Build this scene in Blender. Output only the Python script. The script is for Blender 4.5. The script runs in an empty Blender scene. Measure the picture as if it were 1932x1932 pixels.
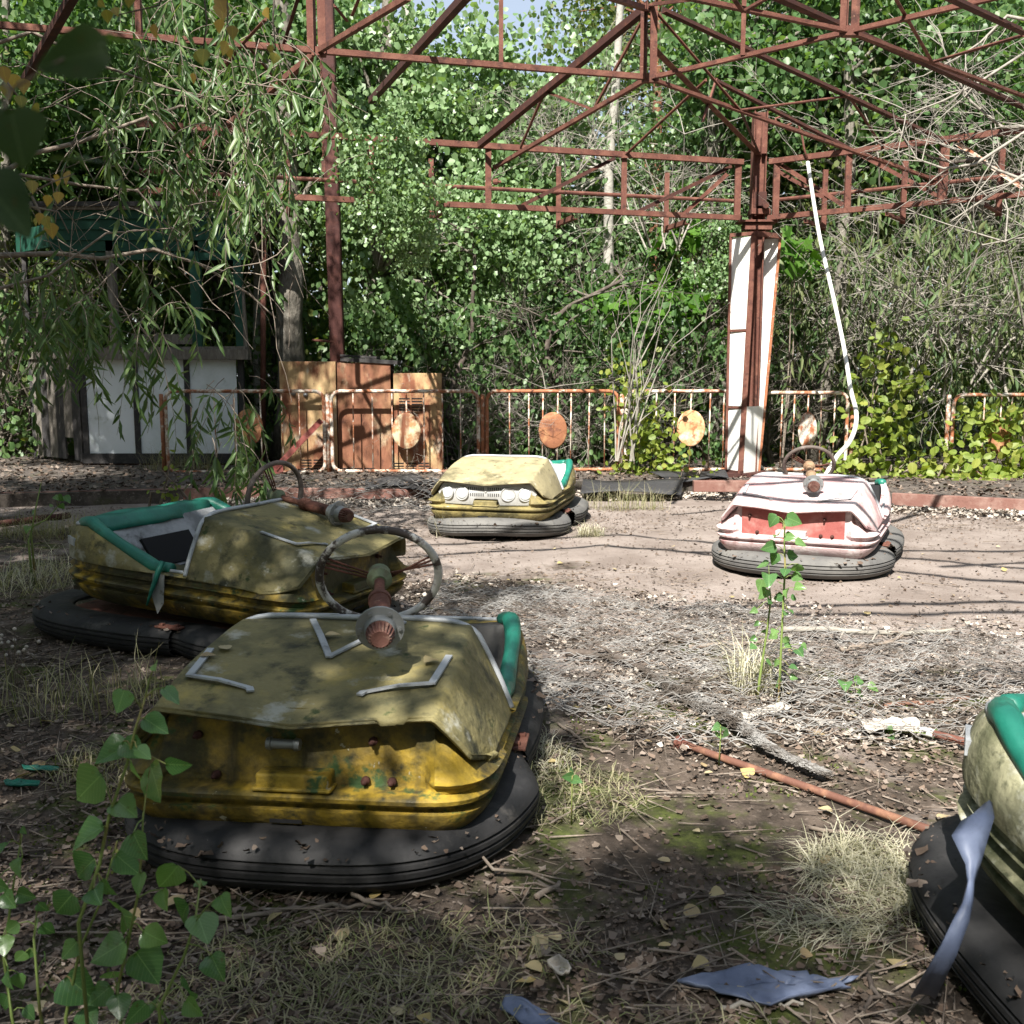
import bpy, bmesh, math, random
import numpy as np
from mathutils import Vector, Matrix

# ------------------------------------------------------------------ camera, sky, sun, exposure
SC = bpy.context.scene
COL = SC.collection
R = math.radians
CAM_H, TILT = 1.40, math.atan(0.138)
cam_data = bpy.data.cameras.new('camera')
cam = bpy.data.objects.new('camera', cam_data); COL.objects.link(cam)
cam.location = (0, 0, CAM_H)
cam.rotation_euler = (math.pi/2 - TILT, 0, 0)
cam_data.sensor_width = 36; cam_data.lens = 36
cam_data.clip_start = 0.05; cam_data.clip_end = 400
cam_data.dof.use_dof = True; cam_data.dof.focus_distance = 5.5; cam_data.dof.aperture_fstop = 9.0
SC.camera = cam
SUN_AZ, SUN_EL = R(17), R(48)          # sun behind the camera, a little to its left
world = bpy.data.worlds.new('World'); SC.world = world; world.use_nodes = True
wn = world.node_tree
sky = wn.nodes.new('ShaderNodeTexSky'); sky.sky_type = 'NISHITA'; sky.sun_disc = False
sky.sun_elevation = SUN_EL; sky.sun_rotation = math.pi + SUN_AZ
sky.air_density = 1.0; sky.dust_density = 1.2
bg = wn.nodes['Background']; bg.inputs['Strength'].default_value = 0.056
hz = wn.nodes.new('ShaderNodeMix'); hz.data_type = 'RGBA'; hz.inputs['Factor'].default_value = .45   # thin high haze whitens the whole sky
hz.inputs['B'].default_value = (6.0, 6.5, 7.2, 1)
wn.links.new(sky.outputs[0], hz.inputs['A']); wn.links.new(hz.outputs['Result'], bg.inputs[0])
sun_data = bpy.data.lights.new('sun', 'SUN'); sun_data.energy = 5.0; sun_data.angle = R(0.5)
sun_data.color = (1.0, 0.955, 0.88)
sun = bpy.data.objects.new('sun', sun_data); COL.objects.link(sun)
S = Vector((-math.sin(SUN_AZ)*math.cos(SUN_EL), -math.cos(SUN_AZ)*math.cos(SUN_EL), math.sin(SUN_EL)))
sun.rotation_euler = S.to_track_quat('Z', 'Y').to_euler()
sun.location = S*30
SC.view_settings.view_transform = 'Standard'; SC.view_settings.look = 'None'
SC.view_settings.gamma = 1; SC.view_settings.use_curve_mapping = False
SC.view_settings.exposure = 1.52
SC.render.engine = 'CYCLES'
SC.cycles.use_denoising = True
SC.cycles.max_bounces = 6; SC.cycles.diffuse_bounces = 3; SC.cycles.transparent_max_bounces = 6
SC.cycles.caustics_reflective = False; SC.cycles.caustics_refractive = False

# ------------------------------------------------------------------ measuring helpers
cT, sT = math.cos(TILT), math.sin(TILT)
def ray(px, py):
    cx, cy = (px-966)/1932, (966-py)/1932
    return cx, cT+cy*sT, -sT+cy*cT
def P(px, py, Y):
    x, y, z = ray(px, py); k = Y/y
    return Vector((x*k, Y, CAM_H+z*k))
def Zp(px, py, z=0.0):
    x, y, dz = ray(px, py); k = (z-CAM_H)/dz
    return Vector((x*k, y*k, z))

# ------------------------------------------------------------------ object helpers
def tag(o, label=None, cat=None, group=None, kind=None):
    if label: o['label'] = label
    if cat: o['category'] = cat
    if group: o['group'] = group
    if kind: o['kind'] = kind
    return o
def empty(name, loc=(0, 0, 0), rz=0.0, label=None, cat=None, group=None):
    o = bpy.data.objects.new(name, None); COL.objects.link(o)
    o.empty_display_size = 0.1
    o.location = loc; o.rotation_euler = (0, 0, rz)
    return tag(o, label, cat, group)
def link(name, me, parent=None):
    o = bpy.data.objects.new(name, me); COL.objects.link(o)
    if parent is not None: o.parent = parent
    return o
def copy_tree(o, parent=None):
    c = o.copy(); COL.objects.link(c)
    if parent is not None: c.parent = parent
    for ch in list(o.children): copy_tree(ch, c)
    return c

def arr_mesh(name, V, F, mat=None, smooth=False):
    """V (n,3); F (m,k) int array, all faces with k corners."""
    me = bpy.data.meshes.new(name)
    V = np.asarray(V, np.float32); F = np.asarray(F, np.int32)
    me.vertices.add(len(V)); me.vertices.foreach_set('co', V.ravel())
    k = F.shape[1]
    me.loops.add(F.size); me.loops.foreach_set('vertex_index', F.ravel())
    me.polygons.add(len(F)); me.polygons.foreach_set('loop_start', np.arange(0, F.size, k, dtype=np.int32))
    if smooth: me.polygons.foreach_set('use_smooth', np.ones(len(F), bool))
    if mat: me.materials.append(mat)
    me.update(calc_edges=True); me.validate()
    return me

class MB:
    def __init__(s): s.v = []; s.f = []
    def add(s, V, F):
        n = len(s.v); s.v += [tuple(map(float, q)) for q in V]; s.f += [tuple(n+i for i in f) for f in F]; return s
    def box(s, c, size, M=None):
        x, y, z = [q/2 for q in size]
        V = [Vector((a*x, b*y, d*z)) for a in (-1, 1) for b in (-1, 1) for d in (-1, 1)]
        if M is not None: V = [M @ q for q in V]
        V = [q+Vector(c) for q in V]
        return s.add(V, [(0,1,3,2),(4,6,7,5),(0,4,5,1),(2,3,7,6),(0,2,6,4),(1,5,7,3)])
    def bar(s, p, q, w, h, up=(0, 0, 1), ext=0.0):
        p, q = Vector(p), Vector(q); d = (q-p); L = d.length; d.normalize()
        up = Vector(up)
        if abs(d.dot(up)) > 0.98: up = Vector((0, 1, 0))
        a = d.cross(up).normalized(); b = a.cross(d)
        M = Matrix((d, a, b)).transposed()
        return s.box((p+q)/2, (L+2*ext, w, h), M)
    def angle(s, p, q, w, t=0.006, up=(0, 0, 1), flip=1):
        """rolled steel angle section from p to q"""
        p, q = Vector(p), Vector(q); d = (q-p).normalized(); up = Vector(up)
        if abs(d.dot(up)) > 0.98: up = Vector((0, 1, 0))
        a = d.cross(up).normalized()*flip; b = (a.cross(d)*flip).normalized()
        prof = [(0, 0), (w, 0), (w, t), (t, t), (t, w), (0, w)]
        V = [p+a*(x-w/2)+b*(y-w/2) for x, y in prof]+[q+a*(x-w/2)+b*(y-w/2) for x, y in prof]
        F = [(i, (i+1) % 6, (i+1) % 6+6, i+6) for i in range(6)]+[(0,3,2,1),(0,5,4,3),(6,7,8,9),(6,9,10,11)]
        return s.add(V, F)
    def tube(s, pts, r, k=8, cap=True, closed=False):
        pts = [Vector(q) for q in pts]; n = len(pts)
        rr = [r]*n if not hasattr(r, '__len__') else r
        T = []
        for i in range(n):
            if closed: t = pts[(i+1) % n]-pts[i-1]
            else: t = pts[min(i+1, n-1)]-pts[max(i-1, 0)]
            T.append(t.normalized() if t.length > 1e-9 else Vector((0, 0, 1)))
        u = Vector((0, 0, 1)) if abs(T[0].z) < 0.9 else Vector((1, 0, 0))
        u = (u-T[0]*u.dot(T[0])).normalized(); V = []
        for i in range(n):
            u = u-T[i]*u.dot(T[i]); u = u.normalized() if u.length > 1e-6 else T[i].orthogonal().normalized()
            w = T[i].cross(u)
            for j in range(k):
                a = 2*math.pi*j/k; V.append(pts[i]+(u*math.cos(a)+w*math.sin(a))*rr[i])
        F = []
        m = n if closed else n-1
        for i in range(m):
            i2 = (i+1) % n
            for j in range(k): F.append((i*k+j, i*k+(j+1) % k, i2*k+(j+1) % k, i2*k+j))
        if cap and not closed: F += [tuple(range(k-1, -1, -1)), tuple((n-1)*k+j for j in range(k))]
        return s.add(V, F)
    def lathe(s, o, axis, prof, k=20):
        """prof: (distance along axis, radius)"""
        ax = Vector(axis).normalized(); u = ax.orthogonal().normalized(); w = ax.cross(u); o = Vector(o); V = []; F = []
        for t, r in prof:
            for j in range(k):
                a = 2*math.pi*j/k; V.append(o+ax*t+(u*math.cos(a)+w*math.sin(a))*r)
        for i in range(len(prof)-1):
            for j in range(k): F.append((i*k+j, i*k+(j+1) % k, (i+1)*k+(j+1) % k, (i+1)*k+j))
        F += [tuple(range(k-1, -1, -1)), tuple((len(prof)-1)*k+j for j in range(k))]
        return s.add(V, F)
    def grid(s, rows, closed_u=False):
        n, m = len(rows), len(rows[0]); V = [q for r in rows for q in r]; F = []
        for i in range(n-1):
            for j in range(m if closed_u else m-1):
                j2 = (j+1) % m; F.append((i*m+j, i*m+j2, (i+1)*m+j2, (i+1)*m+j))
        return s.add(V, F)
    def mesh(s, name, mat=None, smooth=False):
        me = bpy.data.meshes.new(name); me.from_pydata(s.v, [], s.f)
        if mat: me.materials.append(mat)
        bm = bmesh.new(); bm.from_mesh(me); bmesh.ops.recalc_face_normals(bm, faces=bm.faces); bm.to_mesh(me); bm.free()
        if smooth:
            me.polygons.foreach_set('use_smooth', [True]*len(me.polygons))
        me.update(); return me
    def build(s, name, mat, parent=None, smooth=False, bevel=0.0, sharp=None):
        me = s.mesh(name, mat, smooth)
        o = link(name, me, parent)
        if sharp is not None: me.set_sharp_from_angle(angle=R(sharp))
        if bevel:
            b = o.modifiers.new('bevel', 'BEVEL'); b.width = bevel; b.segments = 2; b.limit_method = 'ANGLE'; b.angle_limit = R(40)
        return o

# ------------------------------------------------------------------ materials
MATS = {}
def layered(name, base, layers=(), rough=0.8, bump=0.0, bscale=60, spec=0.3, metal=0.0, stretch=None, rnd=True, world_co=False, bdist=0.01, streak=None):
    """base colour with noise layers (colour, scale, lo, hi, detail)"""
    m = bpy.data.materials.new(name); m.use_nodes = True; nt = m.node_tree; N = nt.nodes; L = nt.links
    b = N['Principled BSDF']; b.inputs['Roughness'].default_value = rough; b.inputs['Metallic'].default_value = metal
    b.inputs['Specular IOR Level'].default_value = spec
    tc = N.new('ShaderNodeTexCoord'); vec = tc.outputs['Object']
    if world_co:
        vec = N.new('ShaderNodeNewGeometry').outputs['Position']
    if rnd:
        oi = N.new('ShaderNodeObjectInfo'); mul = N.new('ShaderNodeMath'); mul.operation = 'MULTIPLY'; mul.inputs[1].default_value = 53.7
        L.new(oi.outputs['Random'], mul.inputs[0])
        ad = N.new('ShaderNodeVectorMath'); ad.operation = 'ADD'; L.new(vec, ad.inputs[0]); L.new(mul.outputs[0], ad.inputs[1]); vec = ad.outputs[0]
    if stretch:
        mp = N.new('ShaderNodeMapping'); mp.inputs['Scale'].default_value = stretch; L.new(vec, mp.inputs['Vector']); vec = mp.outputs[0]
    col = None; base4 = (*base, 1)
    for i, (c, sc, lo, hi, det) in enumerate(layers):
        no = N.new('ShaderNodeTexNoise'); no.noise_dimensions = '4D'; no.inputs['W'].default_value = i*7.3+1; no.inputs['Scale'].default_value = sc
        no.inputs['Detail'].default_value = det; no.inputs['Roughness'].default_value = 0.65; L.new(vec, no.inputs['Vector'])
        mr = N.new('ShaderNodeMapRange'); mr.inputs['From Min'].default_value = lo; mr.inputs['From Max'].default_value = hi
        L.new(no.outputs[0], mr.inputs['Value'])
        mx = N.new('ShaderNodeMix'); mx.data_type = 'RGBA'; L.new(mr.outputs[0], mx.inputs['Factor'])
        if col is None: mx.inputs['A'].default_value = base4
        else: L.new(col, mx.inputs['A'])
        mx.inputs['B'].default_value = (*c, 1); col = mx.outputs['Result']
    if streak:   # dirt and rust that has run down the surface
        mp = N.new('ShaderNodeMapping'); mp.inputs['Scale'].default_value = (1, 1, .13); L.new(vec, mp.inputs['Vector'])
        no = N.new('ShaderNodeTexNoise'); no.inputs['Scale'].default_value = streak[1]; no.inputs['Detail'].default_value = 7; L.new(mp.outputs[0], no.inputs['Vector'])
        mr = N.new('ShaderNodeMapRange'); mr.inputs['From Min'].default_value = streak[2]; mr.inputs['From Max'].default_value = streak[3]; L.new(no.outputs[0], mr.inputs['Value'])
        mx = N.new('ShaderNodeMix'); mx.data_type = 'RGBA'; L.new(mr.outputs[0], mx.inputs['Factor']); L.new(col, mx.inputs['A']); mx.inputs['B'].default_value = (*streak[0], 1); col = mx.outputs['Result']
    if col is None: b.inputs['Base Color'].default_value = base4
    else: L.new(col, b.inputs['Base Color'])
    if bump:
        no = N.new('ShaderNodeTexNoise'); no.inputs['Scale'].default_value = bscale; no.inputs['Detail'].default_value = 6; L.new(vec, no.inputs['Vector'])
        bp = N.new('ShaderNodeBump'); bp.inputs['Strength'].default_value = bump; bp.inputs['Distance'].default_value = bdist
        L.new(no.outputs[0], bp.inputs['Height']); L.new(bp.outputs[0], b.inputs['Normal'])
    MATS[name] = m
    return m

def leaf_mat(name, cols, rough=0.5, trans=0.35, spec=0.35, tcol=None, per='island'):
    m = bpy.data.materials.new(name); m.use_nodes = True; nt = m.node_tree; N = nt.nodes; L = nt.links
    b = N['Principled BSDF']; out = N['Material Output']
    if per == 'island': r = N.new('ShaderNodeNewGeometry').outputs['Random Per Island']
    else: r = N.new('ShaderNodeObjectInfo').outputs['Random']
    cr = N.new('ShaderNodeValToRGB'); cr.color_ramp.interpolation = 'LINEAR'
    e = cr.color_ramp.elements
    while len(e) < len(cols): e.new(0.5)
    for i, c in enumerate(cols): e[i].position = i/max(1, len(cols)-1); e[i].color = (*c, 1)
    L.new(r, cr.inputs[0]); colour = cr.outputs[0]
    if per == 'object':   # single leaves: midrib, side veins and blemishes in the leaf's own coordinates
        def mth(op, a, c=0.0):
            x = N.new('ShaderNodeMath'); x.operation = op
            for i, v in enumerate((a, c)):
                if isinstance(v, (int, float)): x.inputs[i].default_value = v
                else: L.new(v, x.inputs[i])
            return x.outputs[0]
        tc = N.new('ShaderNodeTexCoord'); sx = N.new('ShaderNodeSeparateXYZ'); L.new(tc.outputs['Object'], sx.inputs[0])
        ax = mth('ABSOLUTE', sx.outputs[0]); rib = mth('LESS_THAN', ax, .012)
        ph = mth('FRACT', mth('MULTIPLY', mth('SUBTRACT', sx.outputs[1], mth('MULTIPLY', ax, .85)), 8.0)); side = mth('MULTIPLY', mth('LESS_THAN', ph, .10), .55)
        vein = mth('MAXIMUM', rib, side)
        def blend(fac, a, col, k):
            x = N.new('ShaderNodeMix'); x.data_type = 'RGBA'; L.new(mth('MULTIPLY', fac, k), x.inputs['Factor']); L.new(a, x.inputs['A']); x.inputs['B'].default_value = (*col, 1); return x.outputs['Result']
        top = cols[-1]; colour = blend(vein, colour, tuple(min(1, q*1.5+.03) for q in top), .6)
        no = N.new('ShaderNodeTexNoise'); no.noise_dimensions = '4D'; no.inputs['Scale'].default_value = 5; no.inputs['Detail'].default_value = 6; L.new(tc.outputs['Object'], no.inputs['Vector']); L.new(mth('MULTIPLY', r, 40.0), no.inputs['W'])
        mr = N.new('ShaderNodeMapRange'); mr.inputs['From Min'].default_value = .60; mr.inputs['From Max'].default_value = .72; L.new(no.outputs[0], mr.inputs['Value']); colour = blend(mr.outputs[0], colour, (cols[0][0]*.9+.03, cols[0][1]*.55+.015, cols[0][2]*.5), .7)
    L.new(colour, b.inputs['Base Color'])
    b.inputs['Roughness'].default_value = rough; b.inputs['Specular IOR Level'].default_value = spec
    if trans:
        t = N.new('ShaderNodeBsdfTranslucent'); hs = N.new('ShaderNodeMix'); hs.data_type = 'RGBA'; hs.blend_type = 'MULTIPLY'; hs.inputs['Factor'].default_value = 1
        L.new(colour, hs.inputs['A']); hs.inputs['B'].default_value = (*(tcol or (1.5, 1.6, 0.6)), 1)
        L.new(hs.outputs['Result'], t.inputs['Color'])
        ms = N.new('ShaderNodeMixShader'); ms.inputs[0].default_value = trans
        L.new(b.outputs[0], ms.inputs[1]); L.new(t.outputs[0], ms.inputs[2]); L.new(ms.outputs[0], out.inputs['Surface'])
    MATS[name] = m
    return m

M_rust = layered('rust_steel', (0.108, 0.042, 0.030), [((0.17, 0.075, 0.052), 7, .47, .64, 8), ((0.045, 0.02, 0.016), 11, .53, .66, 8), ((0.27, 0.15, 0.10), 50, .61, .72, 4)], rough=.85, bump=.35, bscale=120)
M_rustdark = layered('dark_rust', (0.05, 0.02, 0.016), [((0.11, 0.04, 0.025), 12, .5, .7, 6)], rough=.85, bump=.3, bscale=90)
M_rustpaint = layered('rusty_white_paint', (0.62, 0.58, 0.5), [((0.27, 0.10, 0.045), 8, .42, .56, 8), ((0.12, 0.045, 0.025), 26, .56, .66, 6)], rough=.7, bump=.3, bscale=90)
M_rustorange = layered('rusty_orange_tube', (0.30, 0.12, 0.06), [((0.55, 0.48, 0.38), 10, .56, .68, 7), ((0.13, 0.05, 0.03), 20, .52, .66, 6)], rough=.8, bump=.3, bscale=90)
M_disc = layered('rusty_disc_paint', (0.55, 0.30, 0.15), [((0.72, 0.62, 0.47), 6, .5, .66, 7), ((0.22, 0.08, 0.03), 11, .5, .64, 8), ((0.10, 0.04, 0.02), 45, .6, .7, 4)], rough=.75, bump=.2)
M_disc2 = layered('brown_rust_disc', (0.24, 0.10, 0.05), [((0.40, 0.22, 0.11), 5, .5, .64, 8), ((0.11, 0.045, 0.03), 14, .52, .66, 8)], rough=.8, bump=.3)
M_disc3 = layered('cream_and_rust_disc', (0.50, 0.42, 0.28), [((0.22, 0.085, 0.035), 4.5, .46, .56, 9), ((0.36, 0.18, 0.08), 9, .5, .62, 8)], rough=.7, bump=.3, streak=((0.16, 0.06, 0.03), 9, .52, .62))
M_cab = layered('ochre_cabinet_paint', (0.42, 0.29, 0.15), [((0.20, 0.075, 0.04), 3.2, .47, .60, 8), ((0.50, 0.45, 0.36), 4.5, .58, .7, 5), ((0.11, 0.045, 0.028), 30, .6, .7, 6)], rough=.7, bump=.15, stretch=(1, 1, .45))
M_cabrust = layered('rusted_brown_door', (0.20, 0.085, 0.048), [((0.30, 0.17, 0.09), 3, .48, .64, 7), ((0.40, 0.31, 0.20), 4, .58, .70, 6), ((0.09, 0.038, 0.026), 16, .55, .68, 7)], rough=.75, bump=.2, stretch=(1, 1, .45))
M_whitepanel = layered('white_panel', (0.80, 0.80, 0.77), [((0.66, 0.64, 0.55), 4, .5, .75, 6), ((0.55, 0.36, 0.10), 7, .66, .78, 6)], rough=.5, bump=.05, stretch=(1, 1, .12))
M_boothpanel = layered('weathered_white_panel', (0.66, 0.70, 0.74), [((0.50, 0.55, 0.56), 3, .45, .7, 6), ((0.30, 0.34, 0.30), 5, .6, .75, 6)], rough=.6, bump=.05)
M_wood = layered('grey_weathered_wood', (0.13, 0.115, 0.10), [((0.22, 0.20, 0.175), 6, .45, .65, 7), ((0.05, 0.042, 0.036), 16, .55, .7, 6)], rough=.9, bump=.5, bscale=40, stretch=(6, 6, 1))
M_darkwood = layered('dark_wood', (0.035, 0.033, 0.034), [((0.075, 0.07, 0.065), 9, .5, .7, 6)], rough=.9, bump=.4, bscale=50)
M_greenpaint = layered('dark_green_paint', (0.008, 0.048, 0.032), [((0.014, 0.075, 0.05), 5, .45, .7, 5), ((0.03, 0.035, 0.03), 14, .58, .72, 6)], rough=.6, bump=.2)
M_yellow = layered('worn_yellow_paint', (0.37, 0.25, 0.03), [((0.20, 0.135, 0.03), 4, .42, .60, 8), ((0.06, 0.056, 0.024), 3.0, .43, .56, 11), ((0.045, 0.085, 0.03), 7, .57, .62, 9), ((0.035, 0.033, 0.017), 13, .50, .66, 9), ((0.36, 0.34, 0.25), 17, .655, .67, 9)], rough=.6, bump=.6, bscale=38, spec=.3, streak=((0.05, 0.042, 0.02), 13, .53, .66))
M_yellowhood = layered('grimy_yellow_hood_paint', (0.21, 0.182, 0.085), [((0.34, 0.27, 0.085), 3.5, .52, .66, 8), ((0.075, 0.073, 0.04), 2.4, .46, .60, 11), ((0.04, 0.041, 0.026), 8, .53, .65, 10), ((0.34, 0.335, 0.28), 5, .56, .64, 11), ((0.04, 0.055, 0.02), 14, .6, .68, 8)], rough=.68, bump=.6, bscale=45, spec=.22)
M_paleyellow = layered('sunbleached_yellow_paint', (0.33, 0.285, 0.165), [((0.23, 0.20, 0.12), 4, .45, .65, 8), ((0.085, 0.078, 0.045), 5, .52, .68, 10), ((0.42, 0.38, 0.27), 12, .6, .7, 9), ((0.06, 0.055, 0.03), 18, .6, .7, 8)], rough=.65, bump=.35, bscale=50)
M_greyyellow = layered('mossy_grey_yellow_paint', (0.28, 0.27, 0.17), [((0.09, 0.10, 0.05), 4, .45, .62, 9), ((0.5, 0.5, 0.42), 9, .56, .68, 8), ((0.05, 0.055, 0.03), 18, .56, .68, 7)], rough=.7, bump=.5, bscale=50, streak=((0.07, 0.075, 0.04), 12, .5, .66))
M_pink = layered('chalky_pink_paint', (0.42, 0.27, 0.27), [((0.60, 0.52, 0.51), 3.2, .46, .58, 10), ((0.36, 0.17, 0.17), 5, .55, .67, 10), ((0.35, 0.17, 0.16), 22, .66, .75, 6)], rough=.6, bump=.25, bscale=50)
M_pinklow = layered('chalky_paint_over_red', (0.47, 0.36, 0.36), [((0.40, 0.065, 0.055), 5, .55, .62, 9), ((0.62, 0.57, 0.56), 9, .5, .64, 8), ((0.16, 0.10, 0.09), 24, .64, .73, 6)], rough=.6, bump=.3, bscale=50, streak=((0.25, 0.15, 0.14), 14, .56, .68))
M_red = layered('faded_red_paint', (0.25, 0.075, 0.065), [((0.32, 0.16, 0.14), 6, .5, .65, 7), ((0.2, 0.05, 0.045), 14, .55, .7, 6)], rough=.6, bump=.2)
M_rubber = layered('dusty_black_rubber', (0.013, 0.013, 0.014), [((0.034, 0.033, 0.033), 3, .45, .65, 8), ((0.09, 0.082, 0.072), 7, .58, .74, 9), ((0.008, 0.008, 0.008), 30, .6, .68, 4)], rough=.72, bump=.35, bscale=28, spec=.35)
M_rubbergrey = layered('sunbleached_grey_rubber', (0.10, 0.098, 0.095), [((0.15, 0.145, 0.135), 5, .45, .7, 7), ((0.06, 0.058, 0.056), 20, .55, .72, 6)], rough=.8, bump=.12, bscale=70)
M_alu = layered('dull_aluminium', (0.27, 0.28, 0.28), [((0.17, 0.175, 0.175), 8, .48, .68, 6), ((0.10, 0.09, 0.08), 26, .6, .72, 6)], rough=.5, metal=.55, bump=.1)
M_trim = layered('grey_trim_metal', (0.42, 0.44, 0.46), [((0.22, 0.23, 0.24), 9, .5, .68, 6), ((0.10, 0.08, 0.07), 20, .62, .72, 5)], rough=.55, metal=.25, bump=.1)
M_greenvinyl = layered('green_vinyl', (0.010, 0.135, 0.095), [((0.02, 0.19, 0.135), 6, .45, .7, 5), ((0.012, 0.07, 0.05), 12, .56, .72, 5)], rough=.45, bump=.2, bscale=35, spec=.45)
M_bluevinyl = layered('blue_vinyl', (0.10, 0.125, 0.20), [((0.16, 0.19, 0.27), 6, .48, .7, 6), ((0.05, 0.06, 0.10), 16, .58, .72, 5), ((0.16, 0.09, 0.05), 28, .68, .75, 4)], rough=.5, bump=.2, bscale=40, spec=.4)
M_inner = layered('pale_grey_hull', (0.34, 0.35, 0.36), [((0.17, 0.175, 0.18), 4, .46, .62, 10), ((0.07, 0.07, 0.068), 9, .53, .63, 10)], rough=.8, bump=.3)
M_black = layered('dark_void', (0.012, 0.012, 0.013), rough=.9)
M_debris = layered('damp_debris', (0.06, 0.052, 0.038), [((0.035, 0.055, 0.015), 7, .5, .64, 6), ((0.24, 0.21, 0.17), 26, .56, .68, 6)], rough=.95, bump=1, bscale=60, bdist=.02)
M_wheel = layered('chipped_white_wheel', (0.07, 0.055, 0.05), [((0.55, 0.54, 0.52), 9, .45, .50, 8)], rough=.6, bump=.3)
M_wheelbrown = layered('brown_bare_wheel', (0.10, 0.08, 0.07), [((0.2, 0.17, 0.15), 14, .5, .66, 6)], rough=.7, bump=.3)
M_hub = layered('faded_green_hub', (0.14, 0.17, 0.10), [((0.10, 0.06, 0.04), 14, .5, .66, 6)], rough=.7, bump=.2)
M_gear = layered('rusty_gear', (0.10, 0.045, 0.035), [((0.2, 0.13, 0.10), 30, .52, .68, 5)], rough=.7, metal=.2, bump=.3)
M_tan = layered('rusty_tan_tube', (0.26, 0.18, 0.11), [((0.14, 0.075, 0.045), 14, .48, .66, 7), ((0.4, 0.34, 0.25), 22, .6, .7, 5)], rough=.75, bump=.3)
M_lens = layered('milky_headlight_glass', (0.52, 0.55, 0.56), [((0.36, 0.38, 0.39), 20, .5, .66, 4)], rough=.25, spec=.6)
M_white = layered('white_hose_plastic', (0.62, 0.62, 0.58), [((0.45, 0.43, 0.37), 9, .52, .7, 6)], rough=.55, bump=.05)
M_cloth = layered('dirty_white_cloth', (0.44, 0.40, 0.35), [((0.26, 0.22, 0.18), 16, .54, .7, 6)], rough=.95, bump=.5)
M_wire = layered('galvanised_wire', (0.30, 0.29, 0.275), [((0.09, 0.075, 0.062), 6, .46, .58, 6), ((0.5, 0.49, 0.47), 11, .60, .68, 4)], rough=.6, metal=.2)
M_stick = layered('bleached_stick_bark', (0.22, 0.18, 0.145), [((0.11, 0.085, 0.07), 14, .48, .64, 7), ((0.34, 0.31, 0.27), 24, .58, .7, 5)], rough=.9, bump=.5, bscale=70)
M_darkstick = layered('dark_stick_bark', (0.075, 0.06, 0.05), [((0.15, 0.125, 0.105), 18, .5, .68, 6)], rough=.9, bump=.5, bscale=70)
M_palestick = layered('pale_dead_wood', (0.27, 0.25, 0.215), [((0.16, 0.145, 0.125), 12, .48, .66, 6)], rough=.9, bump=.3, bscale=60)
M_bark = layered('grey_aspen_bark', (0.17, 0.155, 0.13), [((0.09, 0.08, 0.066), 6, .45, .6, 8), ((0.28, 0.265, 0.235), 8, .58, .68, 7), ((0.22, 0.17, 0.05), 10, .67, .74, 5)], rough=.95, bump=.8, bscale=26, bdist=.03, stretch=(1, 1, .5))
M_birch = layered('pale_birch_bark', (0.33, 0.315, 0.28), [((0.21, 0.20, 0.18), 6, .48, .66, 7), ((0.06, 0.055, 0.05), 9, .63, .69, 6)], rough=.9, bump=.4, bscale=26, stretch=(1, 1, 2.2))
M_pinebark = layered('red_pine_bark', (0.16, 0.07, 0.035), [((0.07, 0.04, 0.03), 10, .48, .62, 7)], rough=.95, bump=.8, bscale=30, bdist=.03)

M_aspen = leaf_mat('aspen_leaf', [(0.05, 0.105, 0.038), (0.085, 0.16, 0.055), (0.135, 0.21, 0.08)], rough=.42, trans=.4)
M_aspenlit = leaf_mat('aspen_leaf_sunlit_colour', [(0.10, 0.175, 0.07), (0.16, 0.25, 0.11), (0.24, 0.33, 0.175)], rough=.40, trans=.3, spec=.45)  # sunlit brightness is put into this paler copy of the aspen colour
M_far = leaf_mat('forest_leaf', [(0.04, 0.075, 0.025), (0.075, 0.12, 0.035), (0.16, 0.18, 0.05)], rough=.6, trans=.45)
M_shrub = leaf_mat('yellow_green_leaf', [(0.13, 0.19, 0.03), (0.19, 0.25, 0.045), (0.26, 0.28, 0.06)], rough=.5, trans=.4)
M_willow = leaf_mat('willow_leaf', [(0.05, 0.10, 0.032), (0.08, 0.14, 0.048), (0.12, 0.175, 0.065)], rough=.38, trans=.35)
M_willowdry = leaf_mat('drying_willow_leaf', [(0.06, 0.11, 0.04), (0.10, 0.15, 0.055), (0.17, 0.19, 0.085)], rough=.6, trans=.3)
M_maple = leaf_mat('maple_leaf', [(0.06, 0.15, 0.02), (0.10, 0.21, 0.03)], rough=.5, trans=.45)
M_sapling = leaf_mat('poplar_sapling_leaf', [(0.06, 0.145, 0.05), (0.10, 0.21, 0.07), (0.15, 0.26, 0.085)], rough=.25, trans=.4, spec=.6, per='object')
M_yleaf = leaf_mat('autumn_birch_leaf', [(0.42, 0.30, 0.05), (0.36, 0.24, 0.09), (0.20, 0.22, 0.05), (0.34, 0.30, 0.05)], rough=.55, trans=.4, tcol=(1.2, 1.1, .6), per='object')
M_litter = leaf_mat('dead_leaf_litter', [(0.055, 0.04, 0.03), (0.10, 0.073, 0.054), (0.25, 0.205, 0.17), (0.085, 0.058, 0.043), (0.16, 0.118, 0.09), (0.07, 0.05, 0.039)], rough=.85, trans=0, spec=.2)
M_fallen = leaf_mat('fallen_yellow_leaf', [(0.34, 0.26, 0.10), (0.40, 0.34, 0.21), (0.26, 0.19, 0.10)], rough=.7, trans=.1, per='object')
M_grass = leaf_mat('dry_grass', [(0.22, 0.20, 0.11), (0.34, 0.31, 0.20), (0.14, 0.17, 0.06)], rough=.7, trans=.25)
M_hay = leaf_mat('bleached_hay', [(0.38, 0.35, 0.25), (0.56, 0.53, 0.42), (0.28, 0.27, 0.17)], rough=.7, trans=.25)
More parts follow.
